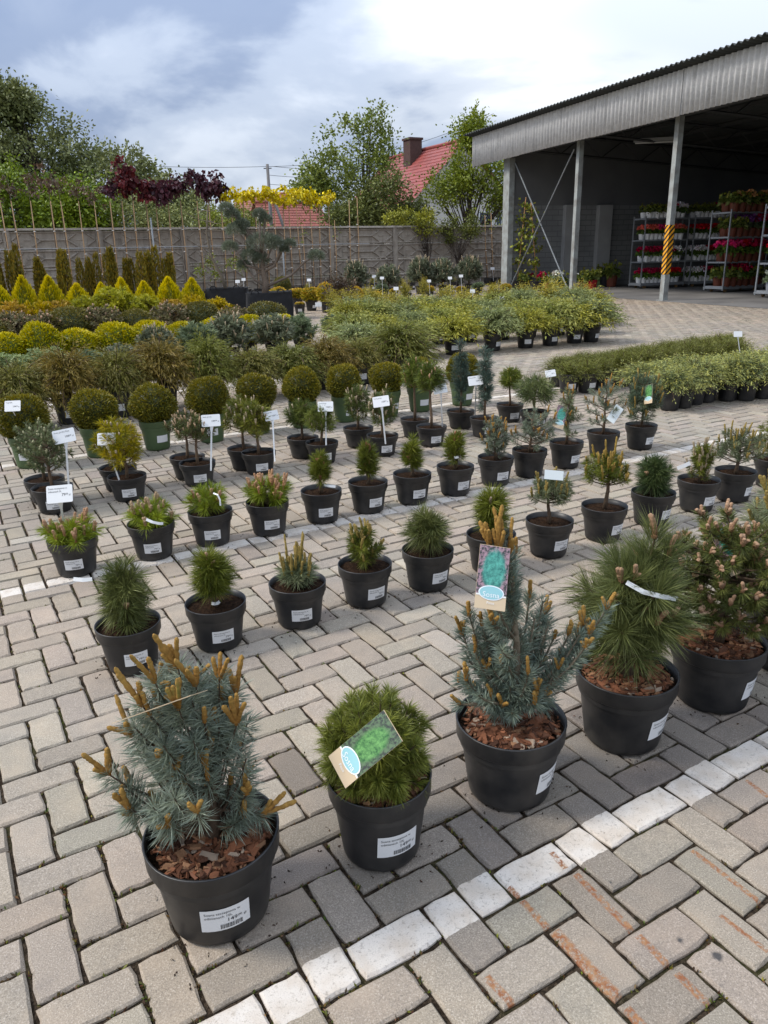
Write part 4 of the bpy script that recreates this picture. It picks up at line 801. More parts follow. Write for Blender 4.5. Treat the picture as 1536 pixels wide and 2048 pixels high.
POT = {'A1': (-0.400, 1.347, 0.296), 'A2': (-0.028, 1.527, 0.255), 'A3': (0.329, 1.735, 0.289), 'A4': (0.713, 1.957, 0.301), 'A5': (1.069, 2.151, 0.295), 'A6': (1.415, 2.369, 0.306), 'B1': (-0.941, 2.454, 0.245), 'B2': (-0.654, 2.609, 0.230), 'B3': (-0.357, 2.772, 0.230), 'B4': (-0.087, 2.948, 0.225), 'B5': (0.190, 3.093, 0.222), 'B6': (0.496, 3.266, 0.228), 'B7': (0.806, 3.438, 0.231), 'B8': (1.128, 3.628, 0.235), 'B9': (1.451, 3.836, 0.228), 'B10': (1.781, 4.045, 0.248), 'B11': (2.058, 4.198, 0.245), 'B12': (2.406, 4.440, 0.245), 'C1': (-1.490, 3.355, 0.238), 'C2': (-1.168, 3.541, 0.242), 'C3': (-0.907, 3.709, 0.232), 'C4': (-0.627, 3.842, 0.229), 'C5': (-0.349, 4.019, 0.230), 'C6': (-0.089, 4.168, 0.226), 'C7': (0.174, 4.312, 0.230), 'C8': (0.446, 4.456, 0.234), 'C9': (0.723, 4.641, 0.236), 'C10': (0.972, 4.808, 0.234), 'C11': (1.261, 5.000, 0.239), 'C12': (1.588, 5.260, 0.247), 'C13': (1.925, 5.455, 0.248), 'D1': (-2.112, 4.507, 0.242), 'D1f': (-1.983, 4.312, 0.251), 'D2': (-1.728, 4.734, 0.237), 'D2f': (-1.601, 4.518, 0.240), 'D3': (-1.330, 4.964, 0.241), 'D3f': (-1.226, 4.805, 0.241), 'D4': (-0.977, 5.164, 0.233), 'D4f': (-0.856, 5.042, 0.234), 'D5': (-0.589, 5.448, 0.219), 'D5f': (-0.435, 5.280, 0.216), 'D6': (-0.184, 5.737, 0.214), 'D6f': (0.003, 5.461, 0.212), 'D7': (0.269, 6.009, 0.227), 'D7f': (0.385, 5.715, 0.225), 'D8': (0.672, 6.292, 0.229), 'D8f': (0.831, 5.976, 0.210), 'D9': (1.129, 6.518, 0.236), 'D9f': (1.276, 6.184, 0.225), 'E1': (-2.601, 5.383, 0.267), 'E2': (-2.179, 5.641, 0.263), 'E3': (-1.785, 5.829, 0.248), 'E4': (-1.398, 6.038, 0.252), 'E5': (-1.055, 6.305, 0.254), 'E6': (-0.686, 6.492, 0.248), 'E7': (-0.324, 6.694, 0.247), 'E8': (0.060, 6.909, 0.249), 'E9': (0.367, 7.073, 0.236), 'E10': (0.794, 7.311, 0.234)}
TAGP = {'A1': (-0.439, 1.247, 0.607), 'A2': (-0.054, 1.357, 0.417), 'A3': (0.251, 1.615, 0.695), 'A5': (1.081, 2.171, 0.527), 'B7': (0.797, 3.358, 0.426), 'C11': (1.196, 4.940, 0.361), 'C12': (1.645, 5.210, 0.315), 'C13': (1.921, 5.355, 0.423)}
SIGNS = [
    ('C1', (-1.564, 3.453, 0.155), (-1.505, 3.335, 0.402), 0.125, ('Sosna szczepiona w', 'odmianach 5L'), ('79', '00'), 'white price sign leaning from the lime green pine with pink candles', -4, -5),
    ('D1f', (-1.871, 4.270, 0.131), (-1.848, 4.282, 0.464), 0.122, ('Sosna górska Mops',), ('109', '00'), 'tall white price sign in the grey-green stubby-candled pine pot', 14, -8),
    ('D2f', (-1.629, 4.466, 0.131), (-1.682, 4.488, 0.393), 0.113, ('Sosna górska Winter', 'Gold'), ('109', '00'), 'white price sign leaning in the yellow-green pine pot', -2, -2),
    ('D3f', (-1.121, 4.717, 0.131), (-1.101, 4.775, 0.431), 0.119, ('Sosna górska',), ('109', '00'), 'white price sign in the olive flat-topped pine pot', 12, 0),
    ('D4f', (-0.729, 4.905, 0.131), (-0.744, 5.012, 0.406), 0.101, ('Sosna górska',), ('109', '00'), 'slim tilted white price sign in the golden-green pine pot', 30, -2),
    ('D5f', (-0.399, 5.175, 0.131), (-0.394, 5.250, 0.412), 0.109, ('Sosna górska',), ('104', '00'), 'upright round-cornered white price sign before a dark yew ball', 0, 0),
    ('D6f', (0.024, 5.324, 0.131), (-0.001, 5.341, 0.421), 0.118, ('Sosna górska',), ('109', '00'), 'white price sign by the pine with upright tan shoots', -4, -8),
    ('D7f', (0.475, 5.774, 0.131), (0.449, 5.685, 0.441), 0.106, ('Sosna górska',), ('109', '00'), 'white price sign beside the tall lollipop pine stem', 0, -10),
    ('D8f', (0.775, 6.140, 0.131), (0.750, 5.946, 0.456), 0.115, ('Sosna górska',), ('109', '00'), 'white price sign between the two columnar blue pines', 0, -6),
    ('D9f', (1.430, 6.487, 0.131), (1.389, 6.154, 0.464), 0.086, ('Sosna górska',), ('99', '00'), 'white price sign leaning in the long-needled pine pot', 0, -8),
    ('E1', (-2.773, 5.728, 0.204), (-2.529, 5.123, 0.495), 0.113, ('Tsuga Bella',), ('194', '00'), 'white price sign leaning over the yew ball at the row end', -4, -2)]
FARL = [('clipped yew ball in green pot with the leaning sign', 'yew balls in green pots'), ('clipped yew ball in green pot between grey-green and golden pine pairs', 'yew balls in green pots'), ('clipped yew ball in green pot, fully visible, before bronze cypress', 'yew balls in green pots'), ('clipped yew ball in green pot behind the olive flat-topped pines', 'yew balls in green pots'), ('clipped yew ball in green pot behind the pale-candled golden-green pines', 'yew balls in green pots'), ('clipped yew ball in green pot behind the round-cornered sign', 'yew balls in green pots'), ('clipped yew ball in green pot behind the tan-shooted pines', 'yew balls in green pots'), ('clipped yew ball in green pot just before the lollipop pines', 'yew balls in green pots'), ('clipped yew ball in green pot hidden behind the lollipop pines', 'yew balls in green pots'), ('clipped yew ball in green pot behind the columnar blue pines', 'yew balls in green pots'), ('olive thread cypress behind the sign-bearing yew ball', 'thread cypresses'), ('bronze-brown thread cypress behind the second yew ball', 'thread cypresses'), ('olive thread cypress between two bronze-brown ones', 'thread cypresses'), ('bronze-brown thread cypress behind the fully visible yew ball', 'thread cypresses'), ('fresh green thread cypress next to a bronze-brown one', 'thread cypresses'), ('olive thread cypress between two fresh green ones', 'thread cypresses'), ('fresh green thread cypress with arching sprays behind the tan-shooted pines', 'thread cypresses'), ('bronze thread cypress with upright sprays by the soft blue pines', 'thread cypresses'), ('small dark olive thread cypress beside the largest one', 'thread cypresses'), ('largest fresh green thread cypress next to the juniper block', 'thread cypresses'), ('pale green dwarf pine dome behind the thread cypresses', 'small pines behind the cypresses'), ('soft dark blue-green pine bush behind the thread cypresses', 'small pines behind the cypresses'), ('blue-grey pine with upright shoots behind the thread cypresses', 'small pines behind the cypresses'), ('golden-topped green thuja ball among the pines', 'golden thuja balls'), ('dark bronze-green clipped conifer ball', 'dark conifer bushes'), ('dark mountain pine bush with pinkish brown tips', 'dark conifer bushes'), ('orange-tinted golden pine bush in front of the thuja cones', 'golden pines'), ('golden yellow pine bush in front of the thuja cones', 'golden pines'), ('yellow-green pine bush in front of the thuja cones', 'golden pines'), ('golden yellow thuja cone before dark column yews', 'golden thuja cones'), ('dark bronze column yew in front of the concrete fence', 'column yews'), ('grey-green bushy pine standing before the fence', 'grey pines before the fence'), ('small black pot with a thin shrub before the fence', 'small pots before the fence'), ('arching grey-green juniper in black pot, outer row of the block beside the open paving', 'junipers in the centre block'), ('arching golden juniper in black pot, outer row of the block beside the open paving', 'junipers in the centre block'), ('arching yellow-green juniper in black pot, outer row of the block beside the open paving', 'junipers in the centre block'), ('arching yellow-green juniper in black pot, second row in from the paved aisle', 'junipers in the centre block'), ('arching golden juniper in black pot, second row in from the paved aisle', 'junipers in the centre block'), ('arching grey-green juniper in black pot, second row in from the paved aisle', 'junipers in the centre block'), ('arching golden juniper in black pot, middle row of the juniper block', 'junipers in the centre block'), ('arching yellow-green juniper in black pot, middle row of the juniper block', 'junipers in the centre block'), ('arching grey-green juniper in black pot, middle row of the juniper block', 'junipers in the centre block'), ('arching grey-green juniper in black pot, fourth row, behind the arching ones', 'junipers in the centre block'), ('loose upright orange-tipped juniper, fourth row, behind the arching ones', 'junipers in the centre block'), ('arching yellow-green juniper in black pot, fourth row, behind the arching ones', 'junipers in the centre block'), ('loose upright orange-tipped juniper, back row of the block towards the fence', 'junipers in the centre block'), ('small rounded shrub with orange and yellow new leaves', 'shrubs in the middle distance'), ('twiggy dark brown-leaved shrub near the planters', 'shrubs in the middle distance'), ('dark green clipped ball behind the planter bags', 'shrubs in the middle distance'), ('narrow upright yellow-tipped juniper in the open', 'shrubs in the middle distance'), ('tiny rounded yellow-leaved shrub in a black pot before the fence', 'small pots before the fence'), ('tiny upright shrub in a black pot before the fence', 'small pots before the fence'), ('tiny dark pine in a black pot before the fence', 'small pots before the fence'), ('dark green spiky juniper in the row behind the creeping junipers', 'spiky junipers'), ('dark green spiky juniper in the middle row of its block', 'spiky junipers'), ('dark green spiky juniper in the row facing the shed', 'spiky junipers'), ('yellow-tipped creeping juniper with pale green skirts in black pot', 'creeping junipers'), ('yellow-tipped creeping juniper between spiky junipers and the outer creeping row', 'creeping junipers')]
FARP = [
    ('yew', 0, -2.601, 5.383, 0.364, 0.533, 0.25, 0.23, 0.80, 'potg', 1, 0),
    ('yew', 1, -2.179, 5.641, 0.357, 0.522, 0.25, 0.23, 0.80, 'potg', 1, 1),
    ('yew', 2, -1.785, 5.829, 0.360, 0.508, 0.25, 0.23, 0.80, 'potg', 1, 2),
    ('yew', 3, -1.398, 6.038, 0.348, 0.527, 0.25, 0.23, 0.80, 'potg', 1, 3),
    ('yew', 4, -1.055, 6.305, 0.346, 0.515, 0.25, 0.23, 0.80, 'potg', 1, 4),
    ('yew', 5, -0.686, 6.492, 0.355, 0.517, 0.25, 0.23, 0.80, 'potg', 1, 5),
    ('yew', 6, -0.324, 6.694, 0.339, 0.510, 0.25, 0.23, 0.80, 'potg', 1, 6),
    ('yew', 7, 0.060, 6.909, 0.331, 0.497, 0.25, 0.23, 0.80, 'potg', 1, 7),
    ('yew', 8, 0.367, 7.073, 0.310, 0.491, 0.25, 0.23, 0.80, 'potg', 1, 8),
    ('yew', 9, 0.794, 7.311, 0.330, 0.502, 0.25, 0.23, 0.80, 'potg', 1, 9),
    ('cyp', 0, -3.223, 6.675, 0.635, 0.551, 0.30, 0.25, 0.55, 'pot', 1, 10),
    ('cyp', 1, -2.890, 6.923, 0.634, 0.645, 0.30, 0.25, 0.55, 'pot', 1, 11),
    ('cyp', 0, -2.508, 7.199, 0.587, 0.592, 0.30, 0.25, 0.55, 'pot', 1, 12),
    ('cyp', 1, -2.166, 7.469, 0.704, 0.645, 0.30, 0.25, 0.55, 'pot', 1, 13),
    ('cyp', 2, -1.762, 7.664, 0.595, 0.641, 0.30, 0.25, 0.55, 'pot', 1, 14),
    ('cyp', 0, -1.361, 7.942, 0.633, 0.488, 0.30, 0.25, 0.55, 'pot', 1, 15),
    ('cyp', 2, -0.946, 8.212, 0.741, 0.494, 0.30, 0.25, 0.55, 'pot', 1, 16),
    ('cyp', 1, -0.610, 8.466, 0.656, 0.535, 0.30, 0.25, 0.55, 'pot', 1, 17),
    ('cyp', 0, -0.226, 8.735, 0.571, 0.474, 0.30, 0.25, 0.55, 'pot', 1, 18),
    ('cyp', 2, 0.216, 9.023, 0.880, 0.624, 0.30, 0.25, 0.55, 'pot', 1, 19),
    ('dwarf', 0, -4.273, 8.700, 0.581, 0.485, 0.28, 0.20, 0.60, 'pot', 1, 20),
    ('dwarf', 1, -3.960, 9.016, 0.556, 0.501, 0.28, 0.20, 0.60, 'pot', 1, 20),
    ('softpine', 2, -3.628, 9.365, 0.598, 0.411, 0.28, 0.20, 0.60, 'pot', 1, 21),
    ('bluepine', 3, -3.293, 9.704, 0.548, 0.441, 0.28, 0.20, 0.60, 'pot', 1, 22),
    ('bluepine', 4, -2.928, 10.069, 0.572, 0.640, 0.28, 0.20, 0.60, 'pot', 1, 22),
    ('softpine', 5, -2.488, 10.485, 0.663, 0.620, 0.28, 0.20, 0.60, 'pot', 1, 21),
    ('bluepine', 6, -2.137, 10.902, 0.741, 0.713, 0.28, 0.20, 0.60, 'pot', 1, 22),
    ('bluepine', 7, -1.570, 11.386, 0.745, 0.657, 0.28, 0.20, 0.60, 'pot', 1, 22),
    ('softpine', 8, -1.194, 11.839, 0.554, 0.617, 0.28, 0.20, 0.60, 'pot', 1, 21),
    ('softpine', 9, -0.695, 12.311, 0.589, 0.564, 0.28, 0.20, 0.60, 'pot', 1, 21),
    ('goldball', 0, -4.694, 9.608, 0.517, 0.617, 0.27, 0.20, 0.60, 'pot', 1, 23),
    ('goldball', 1, -4.365, 9.871, 0.572, 0.718, 0.27, 0.20, 0.60, 'pot', 1, 23),
    ('goldball', 2, -4.009, 10.167, 0.562, 0.601, 0.27, 0.20, 0.60, 'pot', 1, 23),
    ('goldball', 3, -3.607, 10.512, 0.610, 0.640, 0.27, 0.20, 0.60, 'pot', 1, 23),
    ('goldball', 4, -3.227, 10.856, 0.571, 0.626, 0.27, 0.20, 0.60, 'pot', 1, 23),
    ('goldball', 5, -2.874, 11.172, 0.547, 0.573, 0.27, 0.20, 0.60, 'pot', 1, 23),
    ('goldball', 6, -2.457, 11.562, 0.578, 0.597, 0.27, 0.20, 0.60, 'pot', 1, 23),
    ('goldball', 7, -2.031, 11.918, 0.528, 0.594, 0.27, 0.20, 0.60, 'pot', 1, 23),
    ('goldball', 8, -1.600, 12.324, 0.603, 0.559, 0.27, 0.20, 0.60, 'pot', 1, 23),
    ('darkball', 0, -5.810, 11.487, 0.621, 0.676, 0.32, 0.24, 0.60, 'pot', 1, 24),
    ('pinktip', 1, -5.521, 11.748, 0.749, 0.759, 0.32, 0.24, 0.60, 'pot', 1, 25),
    ('pinktip', 2, -5.165, 11.935, 0.727, 0.731, 0.32, 0.24, 0.60, 'pot', 1, 25),
    ('darkball', 3, -4.845, 12.139, 0.761, 0.768, 0.32, 0.24, 0.60, 'pot', 1, 24),
    ('pinktip', 4, -4.428, 12.340, 0.706, 0.780, 0.32, 0.24, 0.60, 'pot', 1, 25),
    ('darkball', 5, -3.993, 12.665, 0.654, 0.675, 0.32, 0.24, 0.60, 'pot', 1, 24),
    ('pinktip', 6, -3.503, 12.920, 0.719, 0.778, 0.32, 0.24, 0.60, 'pot', 1, 25),
    ('darkball', 7, -3.055, 13.211, 0.713, 0.744, 0.32, 0.24, 0.60, 'pot', 1, 24),
    ('pinktip', 8, -2.539, 13.495, 0.616, 0.646, 0.32, 0.24, 0.60, 'pot', 1, 25),
    ('darkball', 9, -2.029, 13.839, 0.794, 0.682, 0.32, 0.24, 0.60, 'pot', 1, 24),
    ('goldpine', 2, -6.567, 13.988, 0.692, 0.795, 0.30, 0.22, 0.55, 'pot', 1, 26),
    ('goldpine', 0, -6.218, 14.200, 0.618, 0.808, 0.30, 0.22, 0.55, 'pot', 1, 27),
    ('goldpine', 2, -5.952, 14.401, 0.828, 0.759, 0.30, 0.22, 0.55, 'pot', 1, 26),
    ('goldpine', 1, -5.531, 14.616, 0.736, 0.829, 0.30, 0.22, 0.55, 'pot', 1, 28),
    ('goldpine', 1, -5.047, 14.921, 0.952, 0.974, 0.30, 0.22, 0.55, 'pot', 1, 28),
    ('goldpine', 1, -4.605, 15.217, 0.756, 0.807, 0.30, 0.22, 0.55, 'pot', 1, 28),
    ('goldpine', 2, -4.146, 15.456, 0.723, 0.685, 0.30, 0.22, 0.55, 'pot', 1, 26),
    ('goldpine', 0, -3.716, 15.708, 0.661, 0.783, 0.30, 0.22, 0.55, 'pot', 1, 27),
    ('goldpine', 0, -3.370, 15.953, 0.842, 0.678, 0.30, 0.22, 0.55, 'pot', 1, 27),
    ('cone', 0, -8.751, 17.953, 0.699, 0.991, 0.30, 0.22, 0.60, 'pot', 1, 29),
    ('cone', 1, -8.282, 18.288, 0.563, 1.103, 0.30, 0.22, 0.60, 'pot', 1, 29),
    ('cone', 2, -7.795, 18.598, 0.565, 1.086, 0.30, 0.22, 0.60, 'pot', 1, 29),
    ('cone', 3, -7.313, 19.019, 0.587, 0.899, 0.30, 0.22, 0.60, 'pot', 1, 29),
    ('cone', 4, -6.840, 19.367, 0.480, 0.888, 0.30, 0.22, 0.60, 'pot', 1, 29),
    ('cone', 5, -6.443, 19.690, 0.486, 0.990, 0.30, 0.22, 0.60, 'pot', 1, 29),
    ('cone', 6, -5.976, 19.983, 0.534, 0.888, 0.30, 0.22, 0.60, 'pot', 1, 29),
    ('cone', 7, -5.446, 20.362, 0.619, 0.964, 0.30, 0.22, 0.60, 'pot', 1, 29),
    ('cone', 8, -4.927, 20.751, 0.568, 0.919, 0.30, 0.22, 0.60, 'pot', 1, 29),
    ('column', 0, -10.999, 22.772, 0.722, 1.629, 0.34, 0.28, 0.60, 'pot', 1, 30),
    ('column', 1, -10.530, 23.002, 0.661, 1.849, 0.34, 0.28, 0.60, 'pot', 1, 30),
    ('column', 2, -10.005, 23.230, 0.714, 1.510, 0.34, 0.28, 0.60, 'pot', 1, 30),
    ('column', 3, -9.344, 23.575, 0.637, 1.715, 0.34, 0.28, 0.60, 'pot', 1, 30),
    ('column', 4, -8.743, 23.835, 0.587, 1.593, 0.34, 0.28, 0.60, 'pot', 1, 30),
    ('column', 5, -8.192, 24.115, 0.620, 1.753, 0.34, 0.28, 0.60, 'pot', 1, 30),
    ('column', 6, -7.640, 24.336, 0.577, 1.440, 0.34, 0.28, 0.60, 'pot', 1, 30),
    ('column', 7, -7.188, 24.566, 0.766, 1.750, 0.34, 0.28, 0.60, 'pot', 1, 30),
    ('column', 8, -6.581, 24.841, 0.596, 1.563, 0.34, 0.28, 0.60, 'pot', 1, 30),
    ('bluepine', 0, -0.785, 28.481, 1.120, 1.272, 0.34, 0.28, 0.60, 'pot', 1, 31),
    ('bluepine', 1, 0.354, 27.895, 0.995, 1.122, 0.34, 0.28, 0.60, 'pot', 1, 31),
    ('bluepine', 2, 1.528, 28.739, 1.096, 1.369, 0.34, 0.28, 0.60, 'pot', 1, 31),
    ('bluepine', 3, 2.386, 29.036, 1.201, 1.281, 0.34, 0.28, 0.60, 'pot', 1, 31),
    ('bluepine', 4, 3.399, 29.291, 1.145, 1.333, 0.34, 0.28, 0.60, 'pot', 1, 31),
    ('upjun', 0, -0.203, 32.031, 0.332, 0.528, 0.34, 0.30, 0.80, 'pot', 1, 32),
    ('upjun', 1, 0.909, 32.349, 0.318, 0.493, 0.34, 0.30, 0.80, 'pot', 1, 32),
    ('upjun', 2, 1.366, 32.084, 0.372, 0.537, 0.34, 0.30, 0.80, 'pot', 1, 32),
    ('upjun', 3, 2.971, 31.186, 0.315, 0.493, 0.34, 0.30, 0.80, 'pot', 1, 32),
    ('upjun', 4, 2.124, 30.795, 0.306, 0.462, 0.34, 0.30, 0.80, 'pot', 1, 32),
    ('jun', 2, -0.287, 10.564, 0.894, 0.510, 0.30, 0.26, 0.72, 'pot', 1, 33),
    ('jun', 0, 0.130, 10.730, 0.875, 0.442, 0.30, 0.26, 0.72, 'pot', 1, 34),
    ('jun', 1, 0.543, 10.987, 0.830, 0.487, 0.30, 0.26, 0.72, 'pot', 1, 35),
    ('jun', 0, 1.079, 11.196, 0.852, 0.538, 0.30, 0.26, 0.72, 'pot', 1, 34),
    ('jun', 2, 1.702, 11.511, 0.877, 0.607, 0.30, 0.26, 0.72, 'pot', 1, 33),
    ('jun', 0, 2.242, 11.740, 0.847, 0.565, 0.30, 0.26, 0.72, 'pot', 1, 34),
    ('jun', 1, 2.674, 11.978, 0.905, 0.651, 0.30, 0.26, 0.72, 'pot', 1, 35),
    ('jun', 0, 3.111, 12.216, 1.044, 0.627, 0.30, 0.26, 0.72, 'pot', 1, 34),
    ('jun', 2, 3.403, 12.307, 0.908, 0.648, 0.30, 0.26, 0.72, 'pot', 1, 33),
    ('jun', 1, -0.437, 11.992, 0.872, 0.550, 0.30, 0.26, 0.72, 'pot', 1, 36),
    ('jun', 0, 0.011, 12.203, 0.923, 0.489, 0.30, 0.26, 0.72, 'pot', 1, 37),
    ('jun', 2, 0.499, 12.338, 0.708, 0.527, 0.30, 0.26, 0.72, 'pot', 1, 38),
    ('jun', 1, 0.972, 12.576, 0.785, 0.555, 0.30, 0.26, 0.72, 'pot', 1, 36),
    ('jun', 0, 1.508, 12.770, 0.867, 0.543, 0.30, 0.26, 0.72, 'pot', 1, 37),
    ('jun', 2, 2.085, 12.986, 0.828, 0.469, 0.30, 0.26, 0.72, 'pot', 1, 38),
    ('jun', 1, 2.585, 13.222, 0.887, 0.605, 0.30, 0.26, 0.72, 'pot', 1, 36),
    ('jun', 0, 3.125, 13.435, 0.866, 0.567, 0.30, 0.26, 0.72, 'pot', 1, 37),
    ('jun', 2, 3.599, 13.683, 0.951, 0.562, 0.30, 0.26, 0.72, 'pot', 1, 38),
    ('jun', 0, -0.538, 13.609, 0.762, 0.611, 0.30, 0.26, 0.72, 'pot', 1, 39),
    ('jun', 1, -0.091, 13.766, 0.879, 0.610, 0.30, 0.26, 0.72, 'pot', 1, 40),
    ('jun', 2, 0.409, 13.932, 0.837, 0.561, 0.30, 0.26, 0.72, 'pot', 1, 41),
    ('jun', 0, 0.932, 14.100, 1.057, 0.561, 0.30, 0.26, 0.72, 'pot', 1, 39),
    ('jun', 1, 1.458, 14.243, 0.816, 0.600, 0.30, 0.26, 0.72, 'pot', 1, 40),
    ('jun', 2, 1.999, 14.433, 0.862, 0.550, 0.30, 0.26, 0.72, 'pot', 1, 41),
    ('jun', 0, 2.557, 14.589, 0.960, 0.477, 0.30, 0.26, 0.72, 'pot', 1, 39),
    ('jun', 1, 3.152, 14.777, 0.901, 0.532, 0.30, 0.26, 0.72, 'pot', 1, 40),
    ('jun', 2, 3.761, 14.975, 0.923, 0.681, 0.30, 0.26, 0.72, 'pot', 1, 41),
    ('jun', 0, 4.093, 15.123, 0.996, 0.602, 0.30, 0.26, 0.72, 'pot', 1, 39),
    ('jun', 2, -0.355, 15.400, 0.986, 0.588, 0.30, 0.26, 0.72, 'pot', 1, 42),
    ('upjun', 0, 0.154, 15.543, 0.781, 0.653, 0.30, 0.26, 0.72, 'pot', 1, 43),
    ('jun', 1, 0.700, 15.652, 0.965, 0.577, 0.30, 0.26, 0.72, 'pot', 1, 44),
    ('jun', 2, 1.222, 15.748, 0.875, 0.552, 0.30, 0.26, 0.72, 'pot', 1, 42),
    ('upjun', 0, 1.795, 15.859, 0.853, 0.622, 0.30, 0.26, 0.72, 'pot', 1, 43),
    ('jun', 1, 2.425, 15.998, 0.950, 0.591, 0.30, 0.26, 0.72, 'pot', 1, 44),
    ('jun', 2, 2.989, 16.112, 0.893, 0.638, 0.30, 0.26, 0.72, 'pot', 1, 42),
    ('upjun', 0, 3.621, 16.231, 0.880, 0.747, 0.30, 0.26, 0.72, 'pot', 1, 43),
    ('jun', 1, 4.152, 16.333, 0.944, 0.604, 0.30, 0.26, 0.72, 'pot', 1, 44),
    ('upjun', 0, -0.675, 17.471, 0.695, 0.662, 0.30, 0.26, 0.72, 'pot', 1, 45),
    ('upjun', 1, -0.160, 17.534, 0.638, 0.700, 0.30, 0.26, 0.72, 'pot', 1, 45),
    ('upjun', 0, 0.354, 17.609, 0.691, 0.567, 0.30, 0.26, 0.72, 'pot', 1, 45),
    ('upjun', 1, 0.943, 17.694, 0.763, 0.516, 0.30, 0.26, 0.72, 'pot', 1, 45),
    ('upjun', 0, 1.501, 17.748, 0.653, 0.668, 0.30, 0.26, 0.72, 'pot', 1, 45),
    ('upjun', 1, 1.991, 17.787, 0.721, 0.613, 0.30, 0.26, 0.72, 'pot', 1, 45),
    ('upjun', 0, 2.680, 17.899, 0.753, 0.700, 0.30, 0.26, 0.72, 'pot', 1, 45),
    ('upjun', 1, 3.332, 17.959, 0.667, 0.693, 0.30, 0.26, 0.72, 'pot', 1, 45),
    ('upjun', 0, 4.016, 18.056, 0.707, 0.775, 0.30, 0.26, 0.72, 'pot', 1, 45),
    ('upjun', 1, 4.715, 18.151, 0.638, 0.672, 0.30, 0.26, 0.72, 'pot', 1, 45),
    ('orange', 0, -2.398, 23.098, 0.644, 0.524, 0.34, 0.28, 0.80, 'pot', 1, 46),
    ('orange', 1, -3.042, 23.750, 0.520, 0.557, 0.34, 0.28, 0.80, 'pot', 1, 46),
    ('orange', 2, -1.837, 21.216, 0.539, 0.612, 0.34, 0.28, 0.80, 'pot', 1, 46),
    ('orange', 3, -1.360, 20.374, 0.503, 0.762, 0.34, 0.28, 0.80, 'pot', 1, 46),
    ('brownshrub', 4, -0.897, 18.881, 0.873, 0.972, 0.34, 0.28, 0.80, 'pot', 1, 47),
    ('orange', 5, -0.587, 19.730, 0.377, 0.694, 0.34, 0.28, 0.80, 'pot', 1, 46),
    ('orange', 6, -0.070, 21.365, 0.317, 0.467, 0.34, 0.28, 0.80, 'pot', 1, 46),
    ('darkball', 7, -3.159, 25.829, 0.618, 0.811, 0.34, 0.28, 0.80, 'pot', 1, 48),
    ('upjun', 8, -1.052, 18.044, 0.408, 0.649, 0.34, 0.28, 0.80, 'pot', 1, 49),
    ('upjun', 9, 0.703, 21.078, 0.313, 0.705, 0.34, 0.28, 0.80, 'pot', 1, 49),
    ('upjun', 10, 1.249, 21.699, 0.315, 0.752, 0.34, 0.28, 0.80, 'pot', 1, 49),
    ('orange', 0, -2.055, 20.176, 0.267, 0.298, 0.30, 0.24, 0.80, 'pot', 1, 50),
    ('upjun', 1, -2.384, 26.609, 0.301, 0.520, 0.30, 0.24, 0.80, 'pot', 1, 51),
    ('softpine', 2, -2.002, 26.461, 0.451, 0.401, 0.30, 0.24, 0.80, 'pot', 1, 52),
    ('orange', 3, -1.404, 25.068, 0.331, 0.392, 0.30, 0.24, 0.80, 'pot', 1, 50),
    ('upjun', 4, -0.445, 24.680, 0.320, 0.425, 0.30, 0.24, 0.80, 'pot', 1, 51),
    ('softpine', 5, 0.105, 24.962, 0.499, 0.539, 0.30, 0.24, 0.80, 'pot', 1, 52),
    ('orange', 6, 0.496, 25.385, 0.300, 0.350, 0.30, 0.24, 0.80, 'pot', 1, 50),
    ('upjun', 7, 0.906, 24.670, 0.307, 0.469, 0.30, 0.24, 0.80, 'pot', 1, 51),
    ('orange', 8, 1.654, 25.430, 0.341, 0.412, 0.30, 0.24, 0.80, 'pot', 1, 50),
    ('upjun', 9, 2.297, 25.091, 0.351, 0.410, 0.30, 0.24, 0.80, 'pot', 1, 51),
    ('orange', 10, 2.696, 25.529, 0.311, 0.362, 0.30, 0.24, 0.80, 'pot', 1, 50),
    ('softpine', 11, 3.294, 25.846, 0.504, 0.487, 0.30, 0.24, 0.80, 'pot', 1, 52),
    ('upjun', 12, 3.657, 25.126, 0.362, 0.433, 0.30, 0.24, 0.80, 'pot', 1, 51),
    ('orange', 13, 4.151, 25.471, 0.379, 0.421, 0.30, 0.24, 0.80, 'pot', 1, 50),
    ('orange', 14, -0.272, 17.773, 0.292, 0.378, 0.30, 0.24, 0.80, 'pot', 1, 50),
    ('upjun', 15, -0.881, 24.336, 0.250, 0.413, 0.30, 0.24, 0.80, 'pot', 1, 51),
    ('spiky', 0, 1.962, 7.819, 0.423, 0.314, 0.23, 0.20, 0.60, 'pot', 1, 53),
    ('spiky', 1, 2.158, 7.839, 0.365, 0.326, 0.23, 0.20, 0.60, 'pot', 1, 53),
    ('spiky', 2, 2.344, 8.011, 0.375, 0.322, 0.23, 0.20, 0.60, 'pot', 1, 53),
    ('spiky', 3, 2.575, 8.126, 0.403, 0.365, 0.23, 0.20, 0.60, 'pot', 1, 53),
    ('spiky', 4, 2.727, 8.210, 0.394, 0.362, 0.23, 0.20, 0.60, 'pot', 1, 53),
    ('spiky', 5, 2.925, 8.310, 0.429, 0.363, 0.23, 0.20, 0.60, 'pot', 1, 53),
    ('spiky', 6, 3.187, 8.399, 0.424, 0.365, 0.23, 0.20, 0.60, 'pot', 1, 53),
    ('spiky', 7, 3.363, 8.550, 0.384, 0.356, 0.23, 0.20, 0.60, 'pot', 1, 53),
    ('spiky', 8, 3.603, 8.680, 0.416, 0.370, 0.23, 0.20, 0.60, 'pot', 1, 53),
    ('spiky', 9, 3.809, 8.817, 0.438, 0.372, 0.23, 0.20, 0.60, 'pot', 1, 53),
    ('spiky', 10, 4.073, 8.884, 0.432, 0.382, 0.23, 0.20, 0.60, 'pot', 1, 53),
